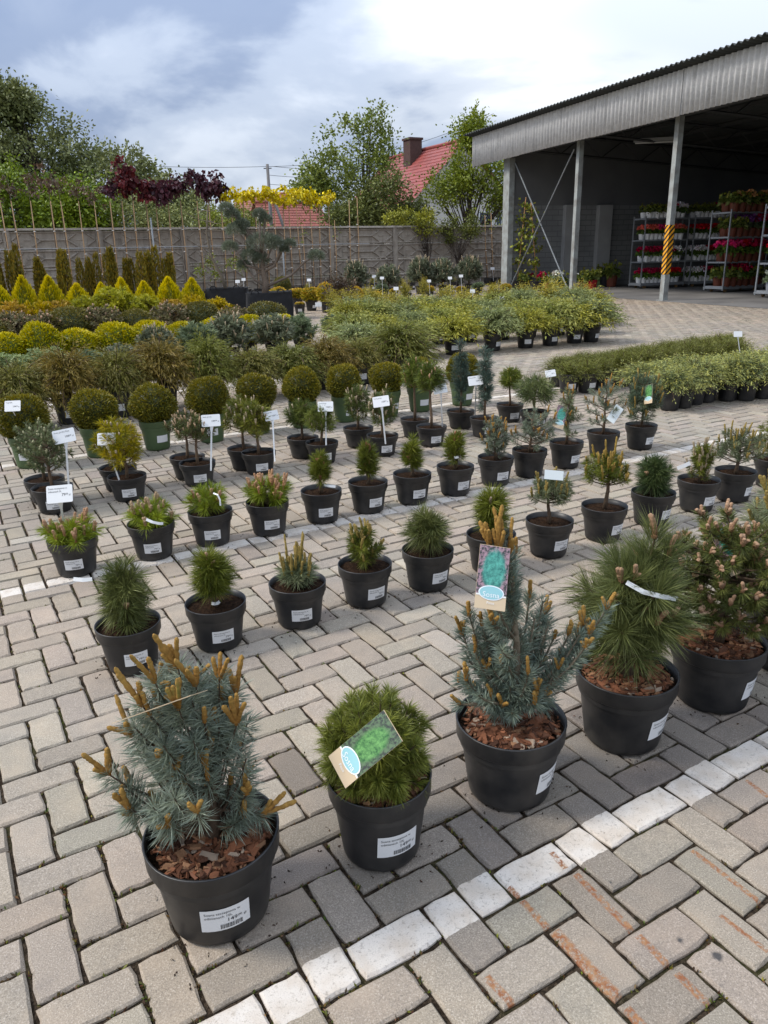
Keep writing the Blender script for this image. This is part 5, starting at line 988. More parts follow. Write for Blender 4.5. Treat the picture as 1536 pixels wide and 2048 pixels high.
    ('spiky', 11, 4.286, 9.070, 0.446, 0.369, 0.23, 0.20, 0.60, 'pot', 1, 53),
    ('spiky', 1, 1.946, 8.270, 0.379, 0.310, 0.23, 0.20, 0.60, 'pot', 1, 54),
    ('spiky', 2, 2.143, 8.333, 0.355, 0.300, 0.23, 0.20, 0.60, 'pot', 1, 54),
    ('spiky', 3, 2.341, 8.475, 0.330, 0.316, 0.23, 0.20, 0.60, 'pot', 1, 54),
    ('spiky', 4, 2.554, 8.574, 0.405, 0.312, 0.23, 0.20, 0.60, 'pot', 1, 54),
    ('spiky', 5, 2.775, 8.672, 0.395, 0.326, 0.23, 0.20, 0.60, 'pot', 1, 54),
    ('spiky', 6, 3.007, 8.759, 0.432, 0.339, 0.23, 0.20, 0.60, 'pot', 1, 54),
    ('spiky', 7, 3.201, 8.951, 0.419, 0.330, 0.23, 0.20, 0.60, 'pot', 1, 54),
    ('spiky', 8, 3.465, 9.057, 0.390, 0.355, 0.23, 0.20, 0.60, 'pot', 1, 54),
    ('spiky', 9, 3.707, 9.173, 0.458, 0.348, 0.23, 0.20, 0.60, 'pot', 1, 54),
    ('spiky', 10, 3.972, 9.309, 0.445, 0.368, 0.23, 0.20, 0.60, 'pot', 1, 54),
    ('spiky', 11, 4.223, 9.466, 0.471, 0.376, 0.23, 0.20, 0.60, 'pot', 1, 54),
    ('spiky', 12, 4.458, 9.623, 0.412, 0.341, 0.23, 0.20, 0.60, 'pot', 1, 54),
    ('spiky', 0, 2.132, 8.815, 0.398, 0.243, 0.23, 0.20, 0.60, 'pot', 1, 55),
    ('spiky', 1, 2.360, 8.959, 0.366, 0.270, 0.23, 0.20, 0.60, 'pot', 1, 55),
    ('spiky', 2, 2.632, 9.075, 0.414, 0.247, 0.23, 0.20, 0.60, 'pot', 1, 55),
    ('spiky', 3, 2.846, 9.233, 0.387, 0.250, 0.23, 0.20, 0.60, 'pot', 1, 55),
    ('spiky', 4, 3.080, 9.333, 0.369, 0.273, 0.23, 0.20, 0.60, 'pot', 1, 55),
    ('spiky', 5, 3.328, 9.505, 0.412, 0.269, 0.23, 0.20, 0.60, 'pot', 1, 55),
    ('spiky', 6, 3.600, 9.622, 0.401, 0.298, 0.23, 0.20, 0.60, 'pot', 1, 55),
    ('spiky', 7, 3.835, 9.798, 0.385, 0.277, 0.23, 0.20, 0.60, 'pot', 1, 55),
    ('spiky', 8, 4.109, 9.953, 0.449, 0.307, 0.23, 0.20, 0.60, 'pot', 1, 55),
    ('spiky', 9, 4.420, 10.093, 0.430, 0.282, 0.23, 0.20, 0.60, 'pot', 1, 55),
    ('spiky', 10, 4.681, 10.272, 0.444, 0.287, 0.23, 0.20, 0.60, 'pot', 1, 55),
    ('creep', 0, 2.651, 6.824, 0.444, 0.374, 0.21, 0.19, 0.85, 'pot', 0, 56),
    ('creep', 1, 2.807, 6.915, 0.446, 0.370, 0.21, 0.19, 0.85, 'pot', 0, 56),
    ('creep', 2, 2.975, 7.067, 0.497, 0.418, 0.21, 0.19, 0.85, 'pot', 0, 56),
    ('creep', 3, 3.125, 7.159, 0.443, 0.366, 0.21, 0.19, 0.85, 'pot', 0, 56),
    ('creep', 4, 3.347, 7.196, 0.458, 0.408, 0.21, 0.19, 0.85, 'pot', 0, 56),
    ('creep', 5, 3.514, 7.177, 0.471, 0.432, 0.21, 0.19, 0.85, 'pot', 0, 56),
    ('creep', 6, 3.726, 7.257, 0.469, 0.386, 0.21, 0.19, 0.85, 'pot', 0, 56),
    ('creep', 1, 2.508, 7.255, 0.484, 0.363, 0.21, 0.19, 0.85, 'pot', 0, 57),
    ('creep', 2, 2.747, 7.342, 0.503, 0.360, 0.21, 0.19, 0.85, 'pot', 0, 57),
    ('creep', 3, 2.971, 7.457, 0.490, 0.395, 0.21, 0.19, 0.85, 'pot', 0, 57),
    ('creep', 4, 3.290, 7.552, 0.468, 0.366, 0.21, 0.19, 0.85, 'pot', 0, 57),
    ('creep', 5, 3.539, 7.653, 0.554, 0.365, 0.21, 0.19, 0.85, 'pot', 0, 57),
    ('creep', 6, 3.816, 7.779, 0.524, 0.380, 0.21, 0.19, 0.85, 'pot', 0, 57),
    ('creep', 7, 4.112, 7.886, 0.560, 0.394, 0.21, 0.19, 0.85, 'pot', 0, 57)]
FSIGN = [
    ((-4.835, 10.077, 0.200), (-4.787, 10.077, 0.333), 0.171, 'white price sign among the pale dwarf pines'),
    ((4.077, 8.536, 0.200), (4.003, 8.536, 0.480), 0.095, 'white price sign at the end of the spiky junipers'),
    ((-1.480, 19.235, 0.200), (-1.491, 19.235, 0.276), 0.161, 'small white sign on a lone black pot in the aisle'),
    ((-0.136, 31.023, 0.200), (-0.159, 31.023, 0.588), 0.158, 'small white sign in a pot before the fence'),
    ((5.662, 31.785, 0.200), (5.603, 31.785, 0.525), 0.162, 'small white sign in the climber pot by the shed corner'),
    ((6.329, 31.868, 0.200), (6.269, 31.868, 0.488), 0.162, 'small white sign beside the orange-caned climber'),
    ((6.552, 29.884, 0.200), (6.491, 29.884, 0.477), 0.152, 'small white sign in a red pot by the shed'),
    ((4.586, 35.098, 0.200), (4.529, 35.098, 0.706), 0.178, 'small white sign by the canes next to the shed'),
    ((5.119, 34.751, 0.200), (5.058, 34.751, 0.699), 0.177, 'small white sign in front of the fence end'),
    ((3.351, 15.362, 0.200), (3.310, 15.362, 0.464), 0.109, 'small white sign standing out of the yellow junipers'),
    ((2.075, 16.954, 0.200), (2.044, 16.954, 0.613), 0.109, 'small white sign behind the upright junipers'),
    ((0.440, 18.926, 0.200), (0.427, 18.926, 0.623), 0.121, 'small white sign in the aisle before the fence pines'),
    ((-4.104, 22.711, 0.200), (-4.066, 22.711, 0.769), 0.130, 'left one of two white signs on the planter bags'),
    ((-3.917, 22.643, 0.200), (-3.877, 22.643, 0.821), 0.115, 'taller one of two white signs on the planter bags'),
    ((7.505, 29.336, 0.200), (7.436, 29.336, 0.522), 0.150, 'small white sign beside the first shed post'),
    ((-2.283, 25.891, 0.200), (-2.278, 25.891, 0.668), 0.132, 'small white price sign among the low pots before the fence'),
    ((-1.309, 24.412, 0.200), (-1.314, 24.412, 0.601), 0.125, 'small white price sign among the low pots before the fence'),
    ((0.135, 24.326, 0.200), (0.121, 24.326, 0.718), 0.124, 'small white price sign among the low pots before the fence'),
    ((1.634, 24.752, 0.200), (1.605, 24.752, 0.579), 0.126, 'small white price sign among the low pots before the fence'),
    ((2.277, 24.471, 0.200), (2.242, 24.471, 0.662), 0.125, 'small white price sign among the low pots before the fence'),
    ((2.664, 24.854, 0.200), (2.625, 24.854, 0.702), 0.127, 'small white price sign among the low pots before the fence'),
    ((-0.765, 17.820, 0.200), (-0.768, 17.820, 0.489), 0.114, 'small white price sign among the low pots before the fence'),
    ((0.882, 16.667, 0.200), (0.865, 16.667, 0.490), 0.107, 'small white price sign among the low pots before the fence'),
    ((2.544, 15.821, 0.200), (2.509, 15.821, 0.516), 0.102, 'small white price sign among the low pots before the fence'),
    ((-4.175, 8.248, 0.200), (-4.142, 8.248, 0.235), 0.142, 'white price sign among the thread cypresses by the leaning sign')]
STD = [
    ('brown', -11.964, 25.748, 3.297, 0.063, 3.545),
    ('brown', -11.646, 25.910, 3.300, 0.019, 3.739),
    ('brown', -11.189, 26.144, 3.303, 0.081, 3.850),
    ('brown', -10.668, 26.411, 3.308, 0.094, 3.904),
    ('brown', -10.348, 26.575, 3.310, 0.034, 3.821),
    ('brown', -9.852, 26.828, 3.315, 0.032, 3.770),
    ('brown', -9.448, 27.035, 3.318, 0.067, 3.472),
    ('purple', -9.024, 27.252, 3.321, 0.102, 3.631),
    ('red', -8.697, 27.419, 3.324, 0.124, 4.128),
    ('red', -8.351, 27.596, 3.327, 0.095, 4.013),
    ('red', -7.985, 27.784, 3.330, 0.116, 3.802),
    ('purple', -7.645, 27.958, 3.333, 0.053, 3.603),
    ('purple', -7.269, 28.150, 3.336, 0.057, 3.656),
    ('purple', -6.888, 28.345, 3.339, 0.061, 3.821),
    ('purple', -6.339, 28.626, 3.344, 0.025, 4.056),
    ('purple', -5.977, 28.811, 3.347, 0.030, 3.674),
    ('purple', -5.594, 29.007, 3.350, 0.034, 3.843),
    ('yellow', -5.308, 29.154, 3.352, 0.096, 3.617),
    ('yellow', -4.933, 29.346, 3.355, 0.138, 3.539),
    ('yellow', -4.518, 29.558, 3.359, 0.107, 3.561),
    ('yellow', -4.150, 29.746, 3.362, 0.095, 3.666),
    ('yellow', -3.866, 29.892, 3.364, 0.104, 3.585),
    ('yellow', -3.579, 30.038, 3.367, 0.132, 3.401),
    ('yellow', -3.290, 30.186, 3.369, 0.030, 3.524),
    ('yellow', -2.942, 30.364, 3.372, -0.056, 3.545),
    ('yellow', -2.516, 30.582, 3.375, 0.004, 3.567),
    ('yellow', -2.254, 30.717, 3.378, 0.090, 3.553),
    ('yellow', -1.875, 30.911, 3.381, 0.059, 3.592),
    ('bare', -2.860, 30.518, 2.500, 0.020, 2.286),
    ('bare', -1.670, 31.128, 2.709, 0.041, 2.492),
    ('bare', -1.125, 31.406, 3.430, 0.076, 3.214),
    ('bare', -0.809, 31.568, 3.523, 0.069, 3.306),
    ('bare', 4.872, 34.925, 2.909, -0.165, 2.666),
    ('bare', 5.137, 35.060, 3.011, -0.153, 2.767),
    ('bare', 5.575, 35.285, 3.113, -0.036, 2.869)]
WIRE = ((-12.701, 25.146, 1.847), (-0.326, 31.478, 1.825))
BAGS = ((-4.100, 21.222, 1.099, 0.900, 0.656, 0.120), (-2.612, 18.690, 1.086, 0.900, 0.635, 0.120))
BON = (-2.716, 18.690)
PADS = [(0.02, 1.20, 0.41), (0.30, 1.22, 0.21), (-0.74, 1.15, 0.18), (-0.56, 1.51, 0.24), (-0.42, 1.64, 0.16), (0.01, 1.85, 0.14), (0.14, 1.73, 0.13), (-0.29, 0.94, 0.22), (-0.46, 0.74, 0.14), (-0.03, 0.85, 0.19), (0.66, 1.19, 0.12), (0.53, 1.06, 0.08), (1.27, 0.90, 0.19), (-0.74, 1.99, 0.16), (-0.62, 1.85, 0.17)]
BARE = (-4.090, 21.222)
FLOORP = [
    (7.208, 27.880, 'purple', 'leafy', 2.00, 'leafy plant in a purple pot by the shed post'),
    (7.670, 28.820, 'red', 'leafy', 2.20, 'yellow-green plant in a red pot next to the purple one'),
    (7.863, 28.711, 'red', 'leafy', 2.20, 'yellow-green plant in a red pot against the pier'),
    (8.580, 30.494, 'gpot', 'leafy', 2.10, 'leafy plant in an olive green pot below the pier'),
    (9.010, 30.231, 'terra', 'leafy', 2.80, 'broad-leaved plant in a large terracotta pot by the end wall'),
    (6.125, 28.082, 'red', 'leafy', 2.00, 'small plant in a bright red pot before the shed wall'),
    (5.792, 30.322, 'black', 'crimson', 1.80, 'red flowers in a black pot by the shed wall'),
    (6.103, 29.289, 'black', 'crimson', 1.80, 'red flowers in a black pot by the shed wall'),
    (6.290, 27.617, 'black', 'herb', 2.00, 'grey herb in a black pot by the shed wall'),
    (6.525, 27.867, 'black', 'leafy', 2.00, 'leafy plant in a black pot by the bracing rod foot'),
    (8.779, 30.372, 'black', 'leafy', 2.60, 'dark leafy plant in a black pot by the end wall'),
    (5.490, 29.632, 'black', 'leafy', 2.00, 'low leafy plant in a black pot near the shed corner')]
CLIMB = [(5.283, 29.748, 3.26, 0.22), (5.805, 28.643, 3.01, -0.32)]

# ---------------------------------------------------------------- front row: large grafted pines in bark mulch
AD, AH = .298, .222
def row_a():
    rng = np.random.default_rng(21)
    # blue pine with orange candles
    tips = []
    for i in range(108):
        z = rng.uniform(.035, .40); r = np.interp(z, [0, .06, .14, .24, .32, .40], [.10, .145, .155, .135, .11, .06]) * rng.uniform(.5, 1.08); a = i * 2.4 + rng.normal() * .3
        x, y = r * math.cos(a) - .03, r * math.sin(a) + .02
        tips.append((max(.03, z - .12 - .35 * r), (x, y, z), 1, .8))
    for (x, y, z) in ((-.075, -.02, .43), (-.105, -.03, .38), (-.03, .0, .45), (.01, -.02, .42), (.05, .02, .41), (-.14, -.02, .30), (.09, -.03, .33), (-.055, .04, .42), (-.20, -.03, .21), (.08, .03, .37), (-.02, -.06, .39), (-.15, -.05, .12), (.12, .0, .06)): tips.append((.2 if z > .25 else .08, (x, y, z), 1.1, 9.))
    p = pine(101, tips, .050, .0015, 66, BLUE_A, BLUE_B, cnd(OR, .62, (1, 4), (.026, .062), .0058, up=.8, spread=.35), (0, .017), fwd=.45, leafy=.05, brr=.24, tipc=(.28, .32, .28))
    x, y, _ = POT['A1']; t = potted('potted_pine', 'blue-green pine with orange candles in large mulched pot at the row end', 'pine', (x, y), AD, AH, p, 0, .98, lab=(20, ('149', '00'), '10L'), chips=620, seed=1)
    care_tag(t, TAGP['A1'], 0, -117, 90, 'pic_teal', 1.0, vroll=-20)
    # dwarf mountain pine ball
    tips = head_tips(3, 135, .02, .095, .110, .122, -.55, jitter=.10, off=(0, .02))
    tips = [(min(a, .06), (b[0], b[1], max(b[2], .005)), c, d) for a, b, c, d in tips]
    p = pine(102, tips, .044, .00115, 120, (.055, .072, .018), (.17, .185, .045), None, (0, .012), fwd=.75, leafy=.06, bend=.35, tipc=(.22, .22, .06))
    x, y, _ = POT['A2']; t = potted('potted_pine', 'low dense round dark green dwarf pine with green picture tag', 'pine', (x, y), .258, .222, p, 40, 1.0, lab=(24, ('149', '00'), '10L'), chips=480, seed=2, labW=.105)
    care_tag(t, TAGP['A2'], -34, -36, 36, 'pic_green', 1.0)
    # open vase-shaped blue pine
    main = [((.0, .0), (-.12, -.02, .34), .5), ((0, 0), (-.05, .0, .53), .5), ((0, 0), (.20, -.03, .28), .6), ((0, 0), (-.13, .05, .25), .5), ((0, 0), (.10, .06, .30), .5), ((0, 0), (.03, -.08, .20), .5), ((0, 0), (-.06, -.05, .11), .5), ((0, 0), (.12, -.04, .19), .5), ((0, 0), (.05, .04, .36), .5), ((0, 0), (-.13, -.05, .17), .5), ((0, 0), (.25, .0, .34), .5), ((0, 0), (-.05, .03, .30), .5)]
    tips = []
    for (_, e, _2) in main:
        e = np.array(e); z0 = max(.05, e[2] - .25); e[0] *= .98; e[1] += .02; tips.append((z0, tuple(e), 2.2, 6.))
        for k in range(7):
            f = rng.uniform(.45, .97); q = np.array([e[0] * f, e[1] * f, z0 + (e[2] - z0) * f ** 1.5]) + rng.normal(size=3) * .028; tips.append((max(.075, z0 - .01), tuple(q), 1.0, .9))
    tips += [(.40, (-.05 + dx, dy, .55 + dz), .5, 9.) for dx, dy, dz in ((0, 0, 0), (.018, .01, -.01), (-.018, 0, -.02), (.0, -.02, -.02), (.03, .0, -.04))]
    for i in range(34):
        zz = rng.uniform(.14, .50); rr = rng.uniform(.03, .085) * (1 - .6 * max(0, (zz - .3) / .2)); aa = rng.uniform(0, 6.283); tips.append((max(.08, zz - .06), (-.05 * zz / .5 + rr * math.cos(aa), rr * math.sin(aa), zz), 1.1, .7))
    p = pine(103, tips, .038, .0016, 78, BLUE_A, BLUE_B, cnd(OR, .38, (1, 4), (.028, .055), .0055, up=.9, spread=.3), (0, .0135), fwd=.6, leafy=.14, brr=.42, barkc=(.20, .165, .115), tipc=(.20, .26, .24))
    x, y, _ = POT['A3']; t = potted('potted_pine', 'open vase-shaped blue pine with orange candles and teal picture tag', 'pine', (x, y), AD, AH + .005, p, 0, 1.0, lab=(52, ('149', '00'), '10L'), chips=600, seed=3)
    care_tag(t, TAGP['A3'], 8, -32, 13, 'pic_teal', .92)
    # shaggy long-needled pine
    tips = head_tips(9, 52, .06, .235, .115, .165, -.80, jitter=.18); tips += [(.25, (.055, .03, .44), 1.6, 6.), (.25, (.09, .0, .40), 1.3, 6.), (.25, (-.02, -.05, .34), 1.3, 6.)]
    p = pine(104, tips, .108, .0013, 150, (.045, .056, .018), (.145, .155, .058), cnd(BR, .16, (1, 3), (.03, .065), .008, up=1.2, spread=.2), (0, .02), fwd=.75, leafy=.11, bend=.16, tipc=(.14, .155, .07))
    x, y, _ = POT['A4']; t = potted('potted_pine', 'shaggy dark green pine with very long needles in mulched pot', 'pine', (x, y), AD, AH + .008, p, 0, 1.0, lab=(44, ('149', '00'), '10L'), chips=600, seed=4)
    band(t, [(-.06, -.10, .56), (-.02, -.12, .54), (.03, -.12, .525), (.08, -.11, .51)], .013)
    # brown-candled pine
    tips = head_tips(13, 112, .09, .245, .175, .185, -.75, jitter=.14, topc=1)
    p = pine(105, tips, .040, .0018, 95, (.052, .062, .020), (.145, .15, .05), cnd(BR, .92, (2, 5), (.020, .040), .0062, up=1.0, spread=.42), (0, .016), fwd=.5, leafy=.06)
    x, y, _ = POT['A5']; t = potted('potted_pine', 'pine crowded with short brown candles in mulched pot beside long-needled one', 'pine', (x, y), AD, AH, p, 0, 1.0, lab=(48, ('149', '00'), '10L'), chips=600, seed=5)
    care_tag(t, TAGP['A5'], -10, -30, -25, 'pic_teal', 1.0)
    tips = head_tips(15, 60, .08, .27, .18, .20, -.8, jitter=.18, topc=2)
    p = pine(106, tips, .060, .0017, 70, GREY_A, GREY_B, cnd(YE, .55, (1, 4), (.04, .085), .007, up=1.4, spread=.22), (0, .017), fwd=.6, leafy=.08)
    x, y, _ = POT['A6']; potted('potted_pine', 'grey-green pine with tall yellow-green candles behind the brown-candled one', 'pine', (x, y), AD, AH, p, 0, 1.0, lab=(30, ('149', '00'), '10L'), chips=200, seed=6)
row_a()
# ---------------------------------------------------------------- second and third rows: small grafted pines
BD, BH = .232, .178
def small(key, seed, label, n, th, W, T, nl, nw, npt, A, B, cn=None, leafy=.07, fwd=.6, zlow=-.8, bend=.15, topc=0, tr=.010, rot=0, lab=22, jitter=.16, tipc=None, D=BD, H=BH, sc=1., price=('79', '00'), off=(0, 0), tilt=0., chips=0, det=1, size='5L', barkc=(.13, .09, .06), name='potted_pine'):
    rz = (T - nl * .5 - th) / 2 * (.92 if cn else 1.0); zc = th + rz * 1.05; rx = max(W / 2 - nl * .55, .03)
    p = pine(seed + 400, head_tips(seed, n, th, zc, rx, rz, zlow, jitter=jitter, topc=topc, off=off), nl, nw, npt, A, B, cn, (0, tr), fwd, leafy, bend, tipc=tipc, det=det, barkc=barkc)
    x, y, _ = POT[key]; return potted(name, label, 'pine', (x, y), D, H, p, rot, sc, lab=(lab, price, size) if lab is not None else None, seed=seed, tilt=tilt, chips=chips)
def row_b():
    BUD = cnd(BR, .12, (1, 2), (.02, .035), .007, up=1.2)
    b = small('B1', 31, 'feathery dark green young pine with pale top bud in dented pot', 26, .02, .195, .28, .085, .0017, 100, LONG_A, LONG_B, BUD, .10, .75, bend=.3, lab=28, zlow=-.95); band(b, [(-.16, -.02, .36), (-.125, -.03, .36), (-.09, -.03, .362)], .014)
    b = small('B2', 32, 'bushy green young pine with white band round its stem', 26, .05, .170, .25, .075, .0017, 95, GRN_A, GRN_B, BUD, .08, .65, lab=24, zlow=-.85, bend=.2); band(b, [(-.012, -.014, .175), (0, -.019, .175), (.012, -.014, .175), (.016, 0, .175)], .012)
    small('B3', 33, 'low blue-green pine with tall straight yellow candles', 20, .01, .165, .135, .05, .0018, 70, GREY_A, GREY_B, cnd(YE, .85, (1, 3), (.06, .12), .0052, up=2.2, spread=.12), .06, .6, lab=14, zlow=-.3, topc=1)
    small('B4', 34, 'crooked pine with short yellow candles and a side branch', 30, .03, .18, .20, .042, .0018, 60, GRN_A, GRN_B, cnd(YE, .7, (1, 4), (.035, .07), .005, up=1.8, spread=.2), .06, .55, lab=32, zlow=-.7, jitter=.35, off=(-.02, 0))
    small('B5', 35, 'spreading soft-needled green pine with one brown bud', 16, .03, .22, .22, .095, .0016, 110, LONG_A, LONG_B, BUD, .08, .75, lab=34, zlow=-.5, bend=.35)
    small('B6', 36, 'upright green pine half hidden by teal tag of blue pine', 20, .03, .165, .27, .08, .0017, 95, GRN_A, GRN_B, cnd(TN, .3, (1, 2), (.03, .05), .006, up=1.5), .08, .8, lab=30, zlow=-.8, bend=.2)
    b = small('B7', 37, 'small blue-grey tree-shaped pine with lime candles and grey tag', 40, .10, .215, .27, .036, .0018, 62, GREY_A, GREY_B, cnd(YE, .5, (1, 3), (.04, .075), .0052, up=2.0, spread=.15), .055, .55, lab=30, zlow=-.55, tr=.009); care_tag(b, TAGP['B7'], 6, -20, 98, 'pic_teal', .55, True)
    small('B8', 38, 'fork-trunked pine with cluster of golden candles on top', 42, .13, .24, .31, .036, .0018, 62, GRN_A, GRN_B, cnd(dict(A=(.30, .19, .03), B=(.44, .29, .08)), .6, (1, 4), (.04, .085), .0055, up=2.2, spread=.15), .055, .55, lab=36, zlow=-.6, tr=.011, topc=1, jitter=.25)
    b = small('B9', 39, 'dense dark brush-like pine with white strip above its needles', 22, .03, .205, .235, .08, .0017, 110, (.035, .055, .02), (.10, .125, .05), BUD, .09, .65, lab=38, zlow=-.8, bend=.25); band(b, [(.09, -.06, .32), (.12, -.07, .335), (.15, -.07, .35)], .02)
    small('B10', 40, 'narrow upright green pine covered in tan candles', 40, .03, .165, .25, .030, .0018, 58, GRN_A, GRN_B, cnd(TN, .8, (1, 3), (.03, .06), .0055, up=2.0, spread=.18), .05, .5, lab=26, zlow=-.85)
    small('B11', 41, 'wide bowl-shaped blue-green pine with yellow candles on bare stem', 46, .06, .28, .28, .034, .0018, 58, GREY_A, GREY_B, cnd(YE, .55, (1, 3), (.03, .06), .005, up=2.0, spread=.15), .055, .55, lab=40, zlow=-.45, topc=1)
    small('B12', 42, 'dark green pine with brown buds beside the bowl-shaped one', 34, .04, .25, .30, .045, .0018, 58, GRN_A, GRN_B, cnd(TN, .5, (1, 2), (.03, .05), .005, up=1.8), .06, .55, lab=30)
def row_c():
    PKs = dict(up=2.2, spread=.2); LM = dict(leafy=.07, fwd=.75, zlow=-.35, bend=.25)
    small('C1', 51, 'low lime green pine with pink candles beside white sign', 20, .0, .29, .13, .065, .0018, 85, LIME_A, LIME_B, cnd(PK, .75, (2, 4), (.035, .075), .0075, **PKs), lab=16, tipc=(.2, .25, .06), **LM)
    b = small('C2', 52, 'low lime green pine with tan candles and handwritten white strip', 22, .0, .265, .15, .065, .0018, 85, LIME_A, LIME_B, cnd(dict(A=(.36, .22, .10), B=(.50, .35, .21)), .7, (2, 4), (.035, .08), .0072, **PKs), lab=14, tipc=(.2, .25, .06), **LM); band(b, [(.03, -.15, .245), (.06, -.155, .232), (.09, -.15, .222), (.105, -.14, .218)], .013)
    b = small('C3', 53, 'low lime green pine with white tie hanging at one side', 20, .01, .245, .17, .065, .0018, 85, LIME_A, LIME_B, cnd(PK, .65, (2, 3), (.03, .07), .007, **PKs), lab=14, tipc=(.2, .25, .06), **LM); band(b, [(.05, -.10, .30), (.075, -.115, .295), (.085, -.12, .27), (.085, -.122, .24)], .008)
    small('C4', 54, 'lime green pine thick with bright orange-pink candles', 26, .01, .28, .165, .065, .0018, 85, LIME_A, LIME_B, cnd(dict(A=(.45, .20, .09), B=(.56, .32, .18)), 1., (2, 5), (.04, .085), .007, **PKs), lab=20, tipc=(.2, .25, .06), **LM)
    RB = cnd(RD, .35, (1, 2), (.02, .035), .006, up=1.6)
    for k, key in enumerate(('C5', 'C6', 'C7', 'C8')):
        lab = ('slender green brush pine with bare lower stem and white strip', 'thick green brush pine with red-brown buds in scuffed pot', 'bushy green brush pine with pale buds between two similar pines', 'leafy green brush pine with white clip on its stem')[k]
        b = small(key, 55 + k, lab, 20, (.06, .03, .03, .03)[k], (.135, .150, .150, .150)[k], .265, .062, .0018, 80, GRN_A, GRN_B, RB, .07, .8, zlow=-.8, bend=.12, lab=(18, 30, 26, 30)[k])
        if k == 0: band(b, [(.02, -.03, .215), (.05, -.05, .213), (.085, -.06, .212)], .014)
        if k == 3: band(b, [(-.012, -.05, .24), (0, -.055, .242), (.014, -.05, .244)], .014)
    OC = dict(up=2.0, spread=.2)
    small('C9', 60, 'compact blue pine with clustered orange candles', 46, .02, .20, .30, .030, .0019, 60, BLUE_A, BLUE_B, cnd(OR, .5, (1, 3), (.03, .06), .005, **OC), .055, .55, lab=24, jitter=.2)
    small('C10', 61, 'irregular blue pine with long sideways branch and orange candles', 34, .03, .29, .30, .032, .0019, 66, BLUE_A, BLUE_B, cnd(OR, .5, (1, 4), (.03, .06), .005, **OC), .07, .55, lab=None, jitter=.42, off=(.06, .03))
    b = small('C11', 62, 'slender dark pine with orange tip and teal picture tag', 34, .06, .185, .40, .034, .0019, 62, GREY_A, GREY_B, cnd(OR, .25, (1, 3), (.03, .05), .005, **OC), .06, .6, lab=34, jitter=.45, topc=3); care_tag(b, TAGP['C11'], 4, -25, 20, 'pic_teal', .95)
    b = small('C12', 63, 'sparse blue pine with gaps between branches and white tag', 30, .05, .29, .40, .034, .0019, 64, BLUE_A, BLUE_B, cnd(OR, .5, (1, 3), (.03, .06), .005, **OC), .065, .55, lab=None, jitter=.5, topc=1); care_tag(b, TAGP['C12'], 6, -25, 40, 'pic_teal', .8, True)
    b = small('C13', 64, 'full blue-green pine with golden candles beside creeping junipers', 48, .05, .27, .42, .050, .0019, 64, GREY_A, (.13, .175, .12), cnd(dict(A=(.30, .20, .04), B=(.42, .28, .08)), .5, (1, 3), (.05, .09), .0055, **OC), .07, .6, lab=32, jitter=.2); care_tag(b, TAGP['C13'], -60, -18, -18, 'pic_green', .85)
